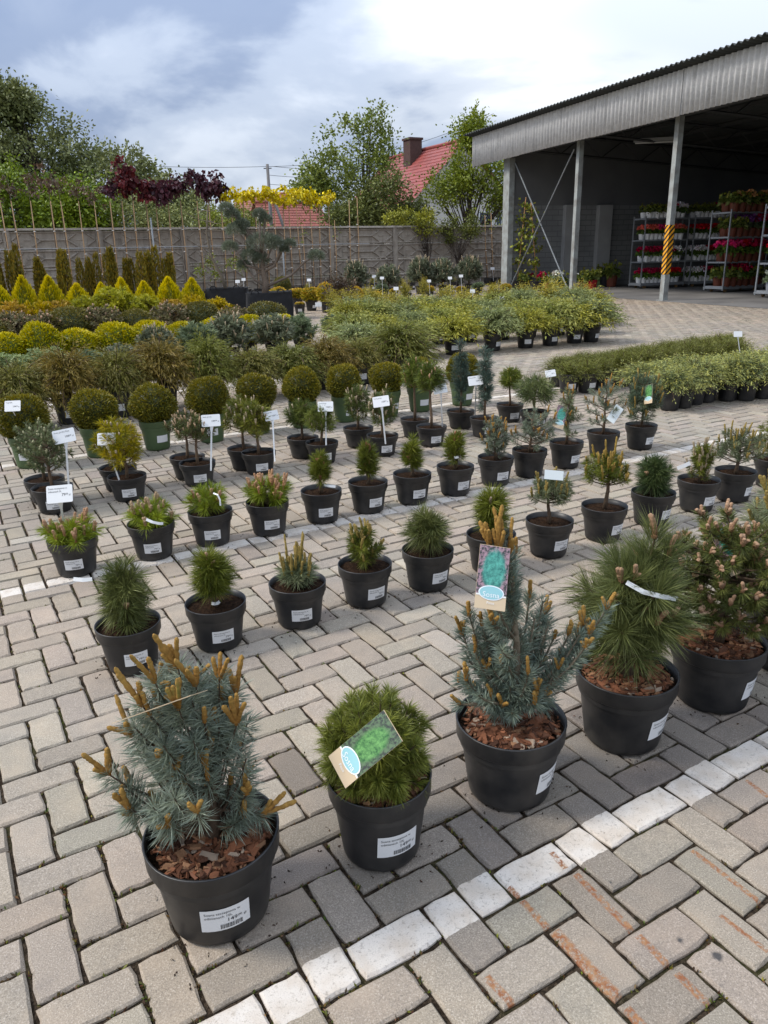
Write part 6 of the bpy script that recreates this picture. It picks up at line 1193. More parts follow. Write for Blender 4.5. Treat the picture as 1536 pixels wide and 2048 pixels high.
def row_d():
    D_, H_ = .238, .15; kw = dict(D=D_, H=H_, det=0, price=('109', '00'), size='7,5L')
    BK = (.17, .115, .075)
    def pair(k, seed, la, lb, **a):
        b = dict(a); nb = b.pop('n'); lb_ang = b.pop('la', 20)
        small(k, seed, la, nb, lab=None, **b, **kw); small(k + 'f', seed + 1, lb, nb, lab=lb_ang, **b, **kw)
    C1 = lambda c, p=.7, L=(.025, .05): cnd(c, p, (1, 3), L, .0058, up=2.0, spread=.2)
    pair('D1', 71, 'grey-green stubby-candled pine behind its twin by tall white sign', 'grey-green stubby-candled pine holding the tall white sign', n=56, th=.10, W=.30, T=.40, nl=.034, nw=.0024, npt=46, A=(.055, .07, .033), B=(.16, .18, .09), cn=C1(dict(A=(.2, .2, .1), B=(.36, .34, .2)), .8, (.02, .04)), leafy=.055, zlow=-.7, barkc=BK)
    pair('D2', 73, 'golden yellow-tipped pine behind its greener twin', 'yellow-green pine with white sign in its pot', n=46, th=.08, W=.30, T=.37, nl=.055, nw=.0024, npt=52, A=(.10, .11, .012), B=(.36, .27, .025), cn=C1(TN, .4), leafy=.06, zlow=-.75, barkc=BK)
    pair('D3', 75, 'olive flat-topped pine with brown candles behind its twin', 'olive flat-topped brown-candled pine holding white sign', n=48, th=.14, W=.27, T=.34, nl=.034, nw=.0024, npt=46, A=(.045, .055, .02), B=(.12, .13, .05), cn=C1(dict(A=(.26, .17, .08), B=(.42, .29, .18))), leafy=.05, zlow=-.35, barkc=BK)
    pair('D4', 77, 'golden-green pine with many pale candles behind its twin', 'golden-green round pine with pale candles and slim sign', n=50, th=.11, W=.28, T=.40, nl=.05, nw=.0024, npt=50, A=(.07, .085, .018), B=(.22, .21, .05), cn=C1(TN, .6, (.03, .07)), leafy=.055, zlow=-.6, barkc=BK)
    pair('D5', 79, 'green bushy pine on short stem behind white sign', 'green bushy short pine under round-cornered white sign', n=44, th=.10, W=.25, T=.32, nl=.055, nw=.0024, npt=50, A=(.05, .068, .018), B=(.15, .165, .045), cn=C1(TN, .25, (.02, .04)), leafy=.055, zlow=-.7, barkc=BK)
    pair('D6', 81, 'green pine with clustered tan shoots beside a signed twin', 'green pine with upright tan shoots and white sign', n=44, th=.08, W=.23, T=.38, nl=.045, nw=.0024, npt=50, A=(.045, .062, .02), B=(.14, .155, .05), cn=C1(TN, .7, (.03, .07)), leafy=.055, zlow=-.8, barkc=BK)
    pair('D7', 83, 'tall-stemmed lollipop pine behind its twin', 'tall-stemmed lollipop pine with white sign in its pot', n=40, th=.27, W=.24, T=.53, nl=.065, nw=.0024, npt=54, A=(.055, .075, .018), B=(.17, .19, .045), cn=C1(BR, .35, (.03, .05)), leafy=.055, zlow=-.7, barkc=BK, tr=.011)
    pair('D8', 85, 'narrow columnar blue pine with single top candle', 'narrow columnar blue pine holding a white sign', n=62, th=.08, W=.17, T=.62, nl=.05, nw=.0024, npt=46, A=(.045, .07, .055), B=(.13, .165, .13), cn=C1(TN, .0), leafy=.06, zlow=-.95, barkc=BK, topc=2)
    small('D9', 87, 'round green lollipop pine with single straight stem', 40, .13, .22, .36, .065, .0024, 54, (.06, .08, .018), (.19, .21, .05), C1(YE, .2), .05, .6, -.6, barkc=BK, lab=18, **kw)
    small('D9f', 88, 'wide soft long-needled pine with leaning white sign', 30, .08, .36, .33, .11, .0024, 64, (.055, .075, .03), (.17, .19, .075), None, .07, .6, -.6, barkc=BK, lab=26, bend=.35, **kw)
row_b(); row_c(); row_d()
for (k, foot, top, w, lines, price, label, rz, roll) in SIGNS:
    sign(foot, top, w, lines, price, label, rz, -24, roll)
# dark crumbs added round the pots to stand in for contact shadows
def contact_shade():
    rng = np.random.default_rng(66); g = Geo()
    for k, (x, y, D) in POT.items():
        n = 34 if k[0] in 'AB' else 22; a = rng.uniform(0, 6.283, n); r = D * .36 + np.abs(rng.normal(size=n)) * .045; B = np.stack([x + r * np.cos(a), y + r * np.sin(a), np.full(n, .0015)], 1)
        for q in range(2): g.blades(B, np.c_[rng.normal(size=(n, 2)), np.abs(rng.normal(size=n)) * .25], rng.uniform(.003, .010, n), .005, rng, jitc((.035, .022, .014), n, rng, .5))
    tag(ob('contact_shade_crumbs', g.mesh('contact_shade_crumbs', M['mulch'])), 'dark crumbs put round the pots as contact shade', 'soil', kind='stuff')
contact_shade()
# ---------------------------------------------------------------- middle and far plants (unit meshes: width 1, height 1, base at z = 0)
def m_ball(seed, A, B, tip, n=3600, L=.085, W=.030, z0=.5, rz=.5, core=True, tipup=.5, rough=.05):
    rng = np.random.default_rng(seed); g = Geo(); d = sphdir(n, rng, -.92); lump = 1 + rough * (np.sin(d[:, 0] * 5 + seed) + np.sin(d[:, 1] * 6 + 2 * seed) + np.sin(d[:, 2] * 5 + 3 * seed)) / 2
    r = (.5 - L * .55) * lump * rng.uniform(.86, 1.0, n); P_ = d * r[:, None] * np.array([1, 1, rz / .5]) + (0, 0, z0); D = d + rng.normal(size=(n, 3)) * .55; D[:, 2] += .15
    c = jitc(A, n, rng, .25, .06); k = rng.random(n) < .28; c[k] = jitc(B, k.sum(), rng, .2, .06)
    t = np.clip(rng.uniform(-.5, 1, n) + tipup * d[:, 2], 0, 1); g.blades(P_, D, L * rng.uniform(.7, 1.2, n), W, rng, c, tipC=mixc(B, tip, t))
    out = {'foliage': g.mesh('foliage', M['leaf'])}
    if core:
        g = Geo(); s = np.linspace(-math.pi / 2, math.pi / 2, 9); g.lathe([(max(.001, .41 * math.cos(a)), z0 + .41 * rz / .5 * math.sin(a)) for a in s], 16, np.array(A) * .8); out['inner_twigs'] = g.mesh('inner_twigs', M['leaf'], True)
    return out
def m_strands(seed, n, nb, A, B, tip, L=.5, rise=.55, droop=.55, bl=.10, bw=.018, z0=.25, zs=.25, spread=.45, up=.0, tipw=.5, minel=.1, maxel=1.35, stems=True):
    """arching thread-like sprays, each a chain of small leaves"""
    rng = np.random.default_rng(seed); g = Geo(); gs = Geo(); az = rng.uniform(0, 2 * math.pi, n); el = rng.uniform(minel, maxel, n); ll = L * rng.uniform(.6, 1.1, n)
    o = np.stack([np.cos(az) * np.cos(el), np.sin(az) * np.cos(el), np.sin(el) * rise / .55], 1); st = np.c_[rng.normal(size=(n, 2)) * .03, z0 + rng.uniform(0, zs, n)]
    s = np.tile((np.arange(nb) + .5) / nb, (n, 1)) * rng.uniform(.9, 1.1, (n, 1)); sag = droop * rng.uniform(.5, 1.4, n)
    P_ = st[:, None] + o[:, None] * (s * ll[:, None])[..., None]; P_[..., 2] -= sag[:, None] * ll[:, None] * s ** 2
    T = np.repeat(o[:, None], nb, 1).copy(); T[..., 2] -= 2 * (sag[:, None] * s)
    P_ += rng.normal(size=P_.shape) * .012; tone = np.clip(rng.normal(.4, .3, n), 0, 1)
    c = (np.array(A) * (1 - tone[:, None]) + np.array(B) * tone[:, None])[:, None] * np.exp(rng.normal(size=(n, nb, 1)) * .2); w = np.clip((s - .55) / .45, 0, 1)[..., None] * tipw * rng.uniform(.3, 1.3, (n, 1, 1)); c = c * (1 - np.clip(w, 0, 1)) + np.array(tip) * np.clip(w, 0, 1)
    keep = (s.ravel() > .12); D = nrm(T).reshape(-1, 3) + rng.normal(size=(n * nb, 3)) * spread; D[:, 2] += up
    g.blades(P_.reshape(-1, 3)[keep], D[keep], bl * rng.uniform(.6, 1.3, keep.sum()), bw, rng, c.reshape(-1, 3)[keep], bend=.3)
    AV = np.concatenate(g.V); kz = 1 / np.percentile(AV[:, 2], 98.5); kr = .5 / np.percentile(np.hypot(AV[:, 0], AV[:, 1]), 95)
    for q in g.V: q *= (kr, kr, kz)
    P_ = P_ * (kr, kr, kz); st = st * (kr, kr, kz)
    out = {'foliage': g.mesh('foliage', M['leaf'])}
    if stems:
        for k in range(0, n, 8): gs.tube(np.concatenate([st[k:k + 1] * (1, 1, .3), P_[k, ::max(1, nb // 4)]]), .006, 4, (.10, .065, .04), cap=False)
        out['branches'] = gs.mesh('branches', M['bark'])
    return out
def m_cone(seed, A, B, tip, n=2600):
    rng = np.random.default_rng(seed); g = Geo(); z = rng.uniform(0, 1, n) ** 1.15; r = .5 * np.clip(np.sin(np.clip(z * .86 + .14, 0, 1) * math.pi) ** .55 * (1 - z) ** .38 * 1.18, 0, 1); a = rng.uniform(0, 6.283, n); k = rng.uniform(.72, 1.0, n)
    lob = 1 + .10 * np.sin(a * 5 + seed + z * 4)
    P_ = np.stack([r * k * lob * np.cos(a), r * k * lob * np.sin(a), z * .93 + .02], 1); D = np.stack([np.cos(a) * .35, np.sin(a) * .35, np.full(n, 1.)], 1) + rng.normal(size=(n, 3)) * .28
    c = jitc(A, n, rng, .2, .05); q = rng.random(n) < .45; c[q] = jitc(B, q.sum(), rng, .2, .05); tp = np.clip((k - .72) / .28 * .6 + z * .5 + rng.normal(size=n) * .2, 0, 1)
    g.blades(P_, D, .13 * rng.uniform(.7, 1.2, n), .042, rng, c, tipC=mixc(B, tip, tp), sidez=np.stack([-np.sin(a), np.cos(a), np.zeros(n)], 1))
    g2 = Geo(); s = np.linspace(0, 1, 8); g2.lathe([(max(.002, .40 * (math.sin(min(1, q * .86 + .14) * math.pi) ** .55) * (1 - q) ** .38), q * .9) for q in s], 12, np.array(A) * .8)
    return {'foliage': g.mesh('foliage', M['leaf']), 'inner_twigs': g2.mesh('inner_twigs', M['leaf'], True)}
def m_column(seed, A, B, tip, n=2600, stems=4):
    rng = np.random.default_rng(seed); g = Geo(); gs = Geo(); si = rng.integers(0, stems, n); sx = rng.normal(size=(stems, 2)) * .16; hh = rng.uniform(.72, 1.0, stems); hh[0] = 1; ln = rng.normal(size=(stems, 2)) * .07
    z = rng.uniform(.0, 1, n); r = .23 * (1 - .75 * z ** 3) * rng.uniform(.4, 1, n) ** .6; a = rng.uniform(0, 6.283, n); P_ = np.stack([sx[si, 0] + ln[si, 0] * z + r * np.cos(a), sx[si, 1] + ln[si, 1] * z + r * np.sin(a), z * hh[si]], 1)
    D = np.stack([np.cos(a), np.sin(a), np.full(n, 1.1)], 1) + rng.normal(size=(n, 3)) * .4; c = jitc(A, n, rng, .3, .07); q = rng.random(n) < .3; c[q] = jitc(B, q.sum(), rng, .25, .08)
    g.blades(P_, D, .10 * rng.uniform(.6, 1.2, n), .055, rng, c, tipC=mixc(B, tip, rng.uniform(0, 1, n)))
    for k in range(stems): gs.tube([(sx[k, 0], sx[k, 1], 0), (sx[k, 0] + ln[k, 0], sx[k, 1] + ln[k, 1], hh[k] * .9)], [.04, .012], 5, (.07, .05, .035))
    return {'foliage': g.mesh('foliage', M['leaf']), 'stems': gs.mesh('stems', M['bark'])}
def m_tufts(seed, n, A, B, tip, nl=.13, npt=26, zc=.5, rx=.42, rz=.42, zlow=-.7, fwd=.6, w=.020, cand=None, jitter=.14):
    """rounded pine bush of needle tufts"""
    t = head_tips(seed, n, .06, zc, rx, rz, zlow, jitter=jitter); return pine(seed, t, nl, w, npt, A, B, cand, (0, .03), fwd, .16, .1, tipc=tip, det=0)
U = {}
YEW = ((.044, .052, .012), (.125, .118, .022), (.29, .22, .04))
U['yew'] = [m_ball(200 + k, *YEW, n=6500, L=.068, W=.024, rough=.085) for k in range(3)]
U['cyp'] = [m_strands(210 + k, 900, 17, *c, L=.62, rise=.62, droop=.62, bl=.085, bw=.0105, z0=.22, zs=.30) for k, c in enumerate((((.070, .074, .020), (.175, .17, .048), (.25, .20, .075)), ((.085, .072, .020), (.20, .155, .048), (.29, .20, .07)), ((.068, .080, .020), (.18, .19, .05), (.25, .23, .075))))]
U['bluepine'] = [m_tufts(220 + k, 70, (.060, .075, .046), (.150, .165, .105), (.19, .195, .13), .15, 34, .5, .36, .36, -.7, cand=cnd(TN, .3, (1, 2), (.12, .26), .013, up=2.5)) for k in range(2)]
U['dwarf'] = [m_tufts(224 + k, 90, (.108, .142, .061), (.284, .324, .162), (.351, .392, .216), .11, 30, .5, .40, .38, -.6) for k in range(2)]
U['softpine'] = [m_tufts(228 + k, 60, (.068, .097, .054), (.189, .223, .128), (.230, .257, .162), .17, 44, .5, .34, .36, -.8, .9, .016) for k in range(2)]
U['goldball'] = [m_ball(230 + k, (.116, .140, .020), (.329, .305, .027), (.610, .464, .037), n=3800, L=.085, W=.034, rough=.09, tipup=.75) for k in range(2)]
U['darkball'] = [m_ball(235 + k, (.045, .053, .015), (.133, .119, .035), (.196, .154, .049), n=3800, L=.07, W=.028) for k in range(2)]
U['pinktip'] = [m_tufts(240 + k, 100, (.063, .073, .035), (.161, .168, .077), (.280, .196, .126), .10, 26, .5, .42, .40, -.6, cand=cnd(dict(A=(.308, .182, .112), B=(.532, .336, .224)), .55, (1, 2), (.06, .10), .016, up=1.8)) for k in range(2)]
U['goldpine'] = [m_tufts(245 + k, 110, c[0], c[1], c[2], .12, 30, .5, .42, .40, -.6) for k, c in enumerate((((.14, .125, .018), (.36, .28, .04), (.52, .37, .06)), ((.13, .145, .025), (.31, .30, .05), (.43, .39, .07)), ((.15, .12, .025), (.36, .24, .05), (.47, .30, .09))))]
U['cone'] = [m_cone(250 + k, (.104, .128, .015), (.305, .281, .022), (.732, .561, .030)) for k in range(3)]
U['column'] = [m_column(255 + k, (.053, .059, .017), (.133, .115, .028), (.280, .182, .035), stems=3 + k) for k in range(3)]
JUN = (((.13, .14, .030), (.30, .29, .065), (.44, .38, .10)), ((.105, .125, .040), (.26, .27, .085), (.38, .36, .12)), ((.09, .11, .052), (.22, .245, .11), (.33, .34, .14)))
U['jun'] = [m_strands(260 + k, 560, 15, *c, L=.64, rise=.45, droop=.30, bl=.085, bw=.017, z0=.20, zs=.2, spread=.6, minel=.0, maxel=1.2) for k, c in enumerate(JUN)]
U['spiky'] = [m_strands(265 + k, 420, 10, (.055, .062, .016), (.15, .155, .042), (.21, .205, .06), L=.60, rise=.80, droop=.32, bl=.11, bw=.011, z0=.12, zs=.2, spread=.5, minel=.05, maxel=1.5, up=.15) for k in range(2)]
U['creep'] = [m_strands(270 + k, 520, 14, (.084, .111, .061), (.216, .243, .115), (.567, .513, .135), L=.62, rise=.62, droop=.34, bl=.075, bw=.016, z0=.12, zs=.25, spread=.6, minel=.0, maxel=1.45, tipw=.5) for k in range(3)]
U['upjun'] = [m_strands(275 + k, 260, 12, (.098, .110, .037), (.244, .232, .061), (.464, .354, .073), L=.62, rise=.95, droop=.15, bl=.10, bw=.022, z0=.12, zs=.4, spread=.6, minel=.2, maxel=1.5, tipw=.7) for k in range(2)]
U['orange'] = [m_ball(280 + k, (.126, .140, .028), (.364, .308, .056), (.630, .350, .112), n=1300, L=.15, W=.075, rough=.12) for k in range(2)]
U['brownshrub'] = [m_strands(284, 130, 9, (.05, .032, .02), (.12, .075, .05), (.17, .15, .10), L=.6, rise=.75, droop=.1, bl=.13, bw=.04, z0=.1, zs=.2, spread=.7, minel=.2, maxel=1.5)]
FAR = {'yew': ('potted_yew_ball', 'yew'), 'cyp': ('potted_thread_cypress', 'cypress'), 'bluepine': ('potted_pine', 'pine'), 'dwarf': ('potted_dwarf_pine', 'pine'), 'softpine': ('potted_pine', 'pine'), 'goldball': ('potted_golden_thuja_ball', 'thuja'), 'darkball': ('potted_conifer_ball', 'conifer'), 'pinktip': ('potted_mountain_pine', 'pine'), 'goldpine': ('potted_golden_pine', 'pine'), 'cone': ('potted_golden_thuja', 'thuja'), 'column': ('potted_column_yew', 'yew'), 'jun': ('potted_juniper', 'juniper'), 'spiky': ('potted_spiky_juniper', 'juniper'), 'creep': ('potted_creeping_juniper', 'juniper'), 'upjun': ('potted_upright_juniper', 'juniper'), 'orange': ('potted_shrub', 'shrub'), 'brownshrub': ('potted_shrub', 'shrub')}
def far_plant(kind, var, x, y, W, H, pD, pH, label, group, pm='pot', low=.72, lab=True, rot=0):
    name, cat = FAR[kind]; pl = U[kind][var % len(U[kind])]; t = thing(name, label, cat, (x, y, .002), 0, group)
    q = (round(pD, 2), round(pH, 2)); ob('pot', pot_mesh(q[0], q[1], pm, 24), t)
    ob('soil', soil_mesh(q[0], q[1], 0, 14), t); z0 = pH * low
    for k, me in pl.items():
        o = ob(k, me, t, (0, 0, z0), (0, 0, rot), (W, W, H - z0))
        if k == 'candles': o['kind'] = 'stuff'
    if lab:
        a, _ = label_meshes(q[0], q[1], prnt=False); ob('price_label', a, t, rot=(0, 0, R(8 + (var * 17) % 40)))
    return t
for i, (kind, var, x, y, W, H, pD, pH, low, pm, lab, li) in enumerate(FARP):
    label, group = FARL[li]; far_plant(kind, var, x, y, W, H, pD, pH, label, group, pm, low, bool(lab), (i * 2.399) % 6.283)
for (foot, top, w, label) in FSIGN: sign(foot, top, w, ('',), ('', ''), label, 0, -18, 0, group='far price signs', prnt=False)
# ---------------------------------------------------------------- standards on bamboo canes along the fence
def standards():
    rng = np.random.default_rng(77)
    def crown(seed, A, B, n, sx, sz, leaf):
        r = np.random.default_rng(seed); g = Geo(); c = r.normal(size=(9, 3)) * (sx * .5, sx * .5, sz * .5); q = r.integers(0, 9, n); P_ = c[q] + r.normal(size=(n, 3)) * (.10, .10, .09); D = r.normal(size=(n, 3)); D[:, 2] -= .5
        g.blades(P_, D, leaf * r.uniform(.7, 1.3, n), leaf * .8, r, mixc(A, B, r.uniform(0, 1, n)) * np.exp(r.normal(size=(n, 1)) * .2), bend=.4); return g.mesh('crown', M['leaf'])
    K = {'red': [crown(300 + k, (.045, .012, .014), (.13, .030, .030), 260, .42, .45, .19) for k in range(3)], 'purple': [crown(310 + k, (.028, .012, .016), (.085, .030, .038), 250, .42, .36, .19) for k in range(3)], 'brown': [crown(320 + k, (.05, .035, .022), (.11, .07, .045), 120, .5, .45, .12) for k in range(2)], 'yellow': [crown(330 + k, (.34, .28, .012), (.62, .48, .02), 190, .46, .28, .17) for k in range(3)], 'bare': [crown(340, (.10, .12, .03), (.18, .2, .05), 30, .2, .6, .09)]}
    LB = {'red': 'purple-red standard maple on a bamboo cane in front of the fence', 'purple': 'dark purple standard maple on a bamboo cane in front of the fence', 'brown': 'brownish sparse standard tree on a cane before green trees', 'yellow': 'bright yellow-leaved standard maple on a bamboo cane', 'bare': 'thin nearly leafless standard tree tied to a bamboo cane'}
    for k, (col, x, y, zt, lx, zc) in enumerate(STD):
        t = thing('standard_tree', LB[col], 'tree', (x, y, 0), 0, 'standard trees on canes: ' + col)
        ob('pot', pot_mesh(.36, .30, 'pot', 24), t); ob('soil', soil_mesh(.36, .30, 0, 14), t)
        g = Geo(); g.tube([(.02, 0, .25), (lx * .5 + .02 + rng.normal() * .02, 0, zt * .5), (lx, 0, zt)], [.017, .016, .013], 6, [(.42, .26, .13), (.36, .22, .11), (.42, .27, .14)]); ob('cane', g.mesh('cane', M['col'], True), t)
        g = Geo(); g.tube([(-.035, 0, .25), (lx * .5 - .03, .02, zt * .5), (lx, .01, zc + .1)], [.016, .013, .007], 6, (.12, .09, .065)); ob('trunk', g.mesh('trunk', M['bark'], True), t)
        for f in (.3, .5, .72):
            g = Geo(); z = zt * f; g.tube([(lx * f - .035, 0, z), (lx * f, -.02, z), (lx * f + .03, 0, z)], .012, 5, (.62, .60, .56)); ob('tie', g.mesh('tie', M['col']), t)
        ob('crown', K[col][k % len(K[col])], t, (lx, 0, zc + rng.normal() * .07), (0, 0, rng.uniform(0, 6.28)), rng.uniform(.70, 1.15) * (.72 if col == 'yellow' else .85))
    # steel wire that the canes are tied to
    t = thing('support_wire', 'taut wire on grey steel poles holding the canes upright', 'wire', (0, 0, 0))
    a, b = np.array(WIRE[0]), np.array(WIRE[1]); g = Geo(); g.tube([a, b], .012, 5, (.33, .33, .33)); ob('wire', g.mesh('wire', M['col']), t)
    for f in (.02, .40, .74):
        p = a + (b - a) * f; g = Geo(); g.tube([(p[0], p[1], -.02), (p[0], p[1], p[2] + (.95 if f == .40 else .1))], .028, 7, (.30, .32, .33)); ob('pole', g.mesh('pole', M['col'], True), t)
standards()
# ---------------------------------------------------------------- cloud-pruned pine, bare shrub and their black fabric planters
def planters():
    fab = mat('black_fabric', .9, (.016, .017, .019), bump=(60, .5, .01), noise=(6, .5, (.03, .03, .033)))
    def bag(label, x, y, w, d, h, rz):
        t = thing('fabric_planter', label, 'planter', (x, y, 0), rz); rng = np.random.default_rng(int(x * 100) % 97); g = Geo(); n = 28; V = []; lv = (0, .12, .45, .8, .98, 1, .97)
        for q, zf in enumerate(lv):
            for k in range(n):
                a = 2 * math.pi * k / n; c, s = math.cos(a), math.sin(a); e = .28; px = abs(c) ** e * (1 if c > 0 else -1); py = abs(s) ** e * (1 if s > 0 else -1); b = 1 + .03 * math.sin(zf * math.pi) + rng.normal() * .012
                if q == 6: b *= .94
                V.append((px * w / 2 * b, py * d / 2 * b, zf * h - (.03 if q == 6 else 0) + (rng.normal() * .008 if q else 0)))
        g.add(V, [(q * n + k, q * n + (k + 1) % n, (q + 1) * n + (k + 1) % n, (q + 1) * n + k) for q in range(6) for k in range(n)]); ob('bag', g.mesh('bag', fab, True), t)
        g = Geo(); g.add([(-w * .46, -d * .46, h * .88), (w * .46, -d * .46, h * .88), (w * .46, d * .46, h * .88), (-w * .46, d * .46, h * .88)], [(0, 1, 2, 3)]); ob('soil', g.mesh('soil', M['soil']), t)
        for sx in (-.3, .25):
            g = Geo(); s = np.linspace(0, math.pi, 9); g.tube(np.stack([w * sx + .09 * np.cos(s), np.full(9, -d / 2 * .98), h * .95 + .10 * np.sin(s)], 1), .014, 5); ob('handle', g.mesh('handle', fab, True), t)
        return t
    (b1, b2) = BAGS
    bag('big black fabric planter bag under the bare shrub', *b1); bag('big black fabric planter bag under the cloud-pruned pine', *b2)
    # cloud pine: pads given in metres relative to the planter
    t = thing('cloud_pine', 'cloud-pruned blue-green pine with bare twisted branches and needle pads', 'pine', (BON[0], BON[1], .5))
    rng = np.random.default_rng(5); g = Geo(); stem = [(0, 0, 0), (.03, 0, .35), (-.02, .02, .7), (.05, 0, 1.05)]; g.tube(stem, [.085, .07, .06, .045], 8, (.22, .17, .13), jit=.08, rng=rng)
    for (x, z, r) in PADS:
        z0 = np.clip(z - .35 - abs(x) * .25, .2, 1.0); g.tube([(0, 0, z0), (x * .5, rng.normal() * .1, z0 + (z - z0) * .35 + rng.normal() * .04), (x * .8, 0, z - r * .5), (x, 0, z)], [.035, .028, .022, .012], 6, (.24, .19, .15))
    ob('trunk', g.mesh('trunk', M['bark'], True), t)
    for k, (x, z, r) in enumerate(PADS):
        g = Geo(); n = int(500 + 2600 * r); d = sphdir(n, rng, -.5); P_ = d * rng.uniform(.3, 1, (n, 1)) ** .5 * (r * .86, r * .86, r * .62); D = d + rng.normal(size=(n, 3)) * .5; D[:, 2] += .4
        g.blades(P_, D, .10, .011, rng, mixc((.075, .090, .060), (.17, .185, .135), rng.uniform(0, 1, n))); ob('needle_pad', g.mesh('needle_pad', M['leaf']), t, (x, 0, z))
    t = thing('bare_shrub', 'tall thin shrub with bare crooked branches and few green leaves', 'shrub', (BARE[0], BARE[1], .45)); g = Geo()
    g.tube([(0, 0, 0), (-.12, 0, .5), (-.35, 0, 1.0), (-.42, 0, 1.6), (-.32, 0, 2.3)], [.05, .045, .035, .025, .012], 7, (.19, .16, .12))
    tips = []
    for k in range(26):
        f = rng.uniform(.15, .95); a = np.array([np.interp(f, [0, .22, .43, .7, 1], [0, -.12, -.35, -.42, -.32]), 0, f * 2.3]); e = a + rng.normal(size=3) * (.34, .2, .12) + (0, 0, .16); g.tube([a, (a + e) / 2 - (0, 0, .05), e], [.012, .008, .004], 5, (.19, .16, .12), cap=False); tips.append(e)
    ob('branches', g.mesh('branches', M['bark'], True), t); tips = np.array([q for q in tips if q[2] < .95]); n = 420; g = Geo(); q = rng.integers(0, len(tips), n); g.blades(tips[q] + rng.normal(size=(n, 3)) * .08, rng.normal(size=(n, 3)) + (0, 0, .6), .09, .035, rng, jitc((.14, .16, .03), n, rng)); ob('leaves', g.mesh('leaves', M['leaf']), t)
planters()
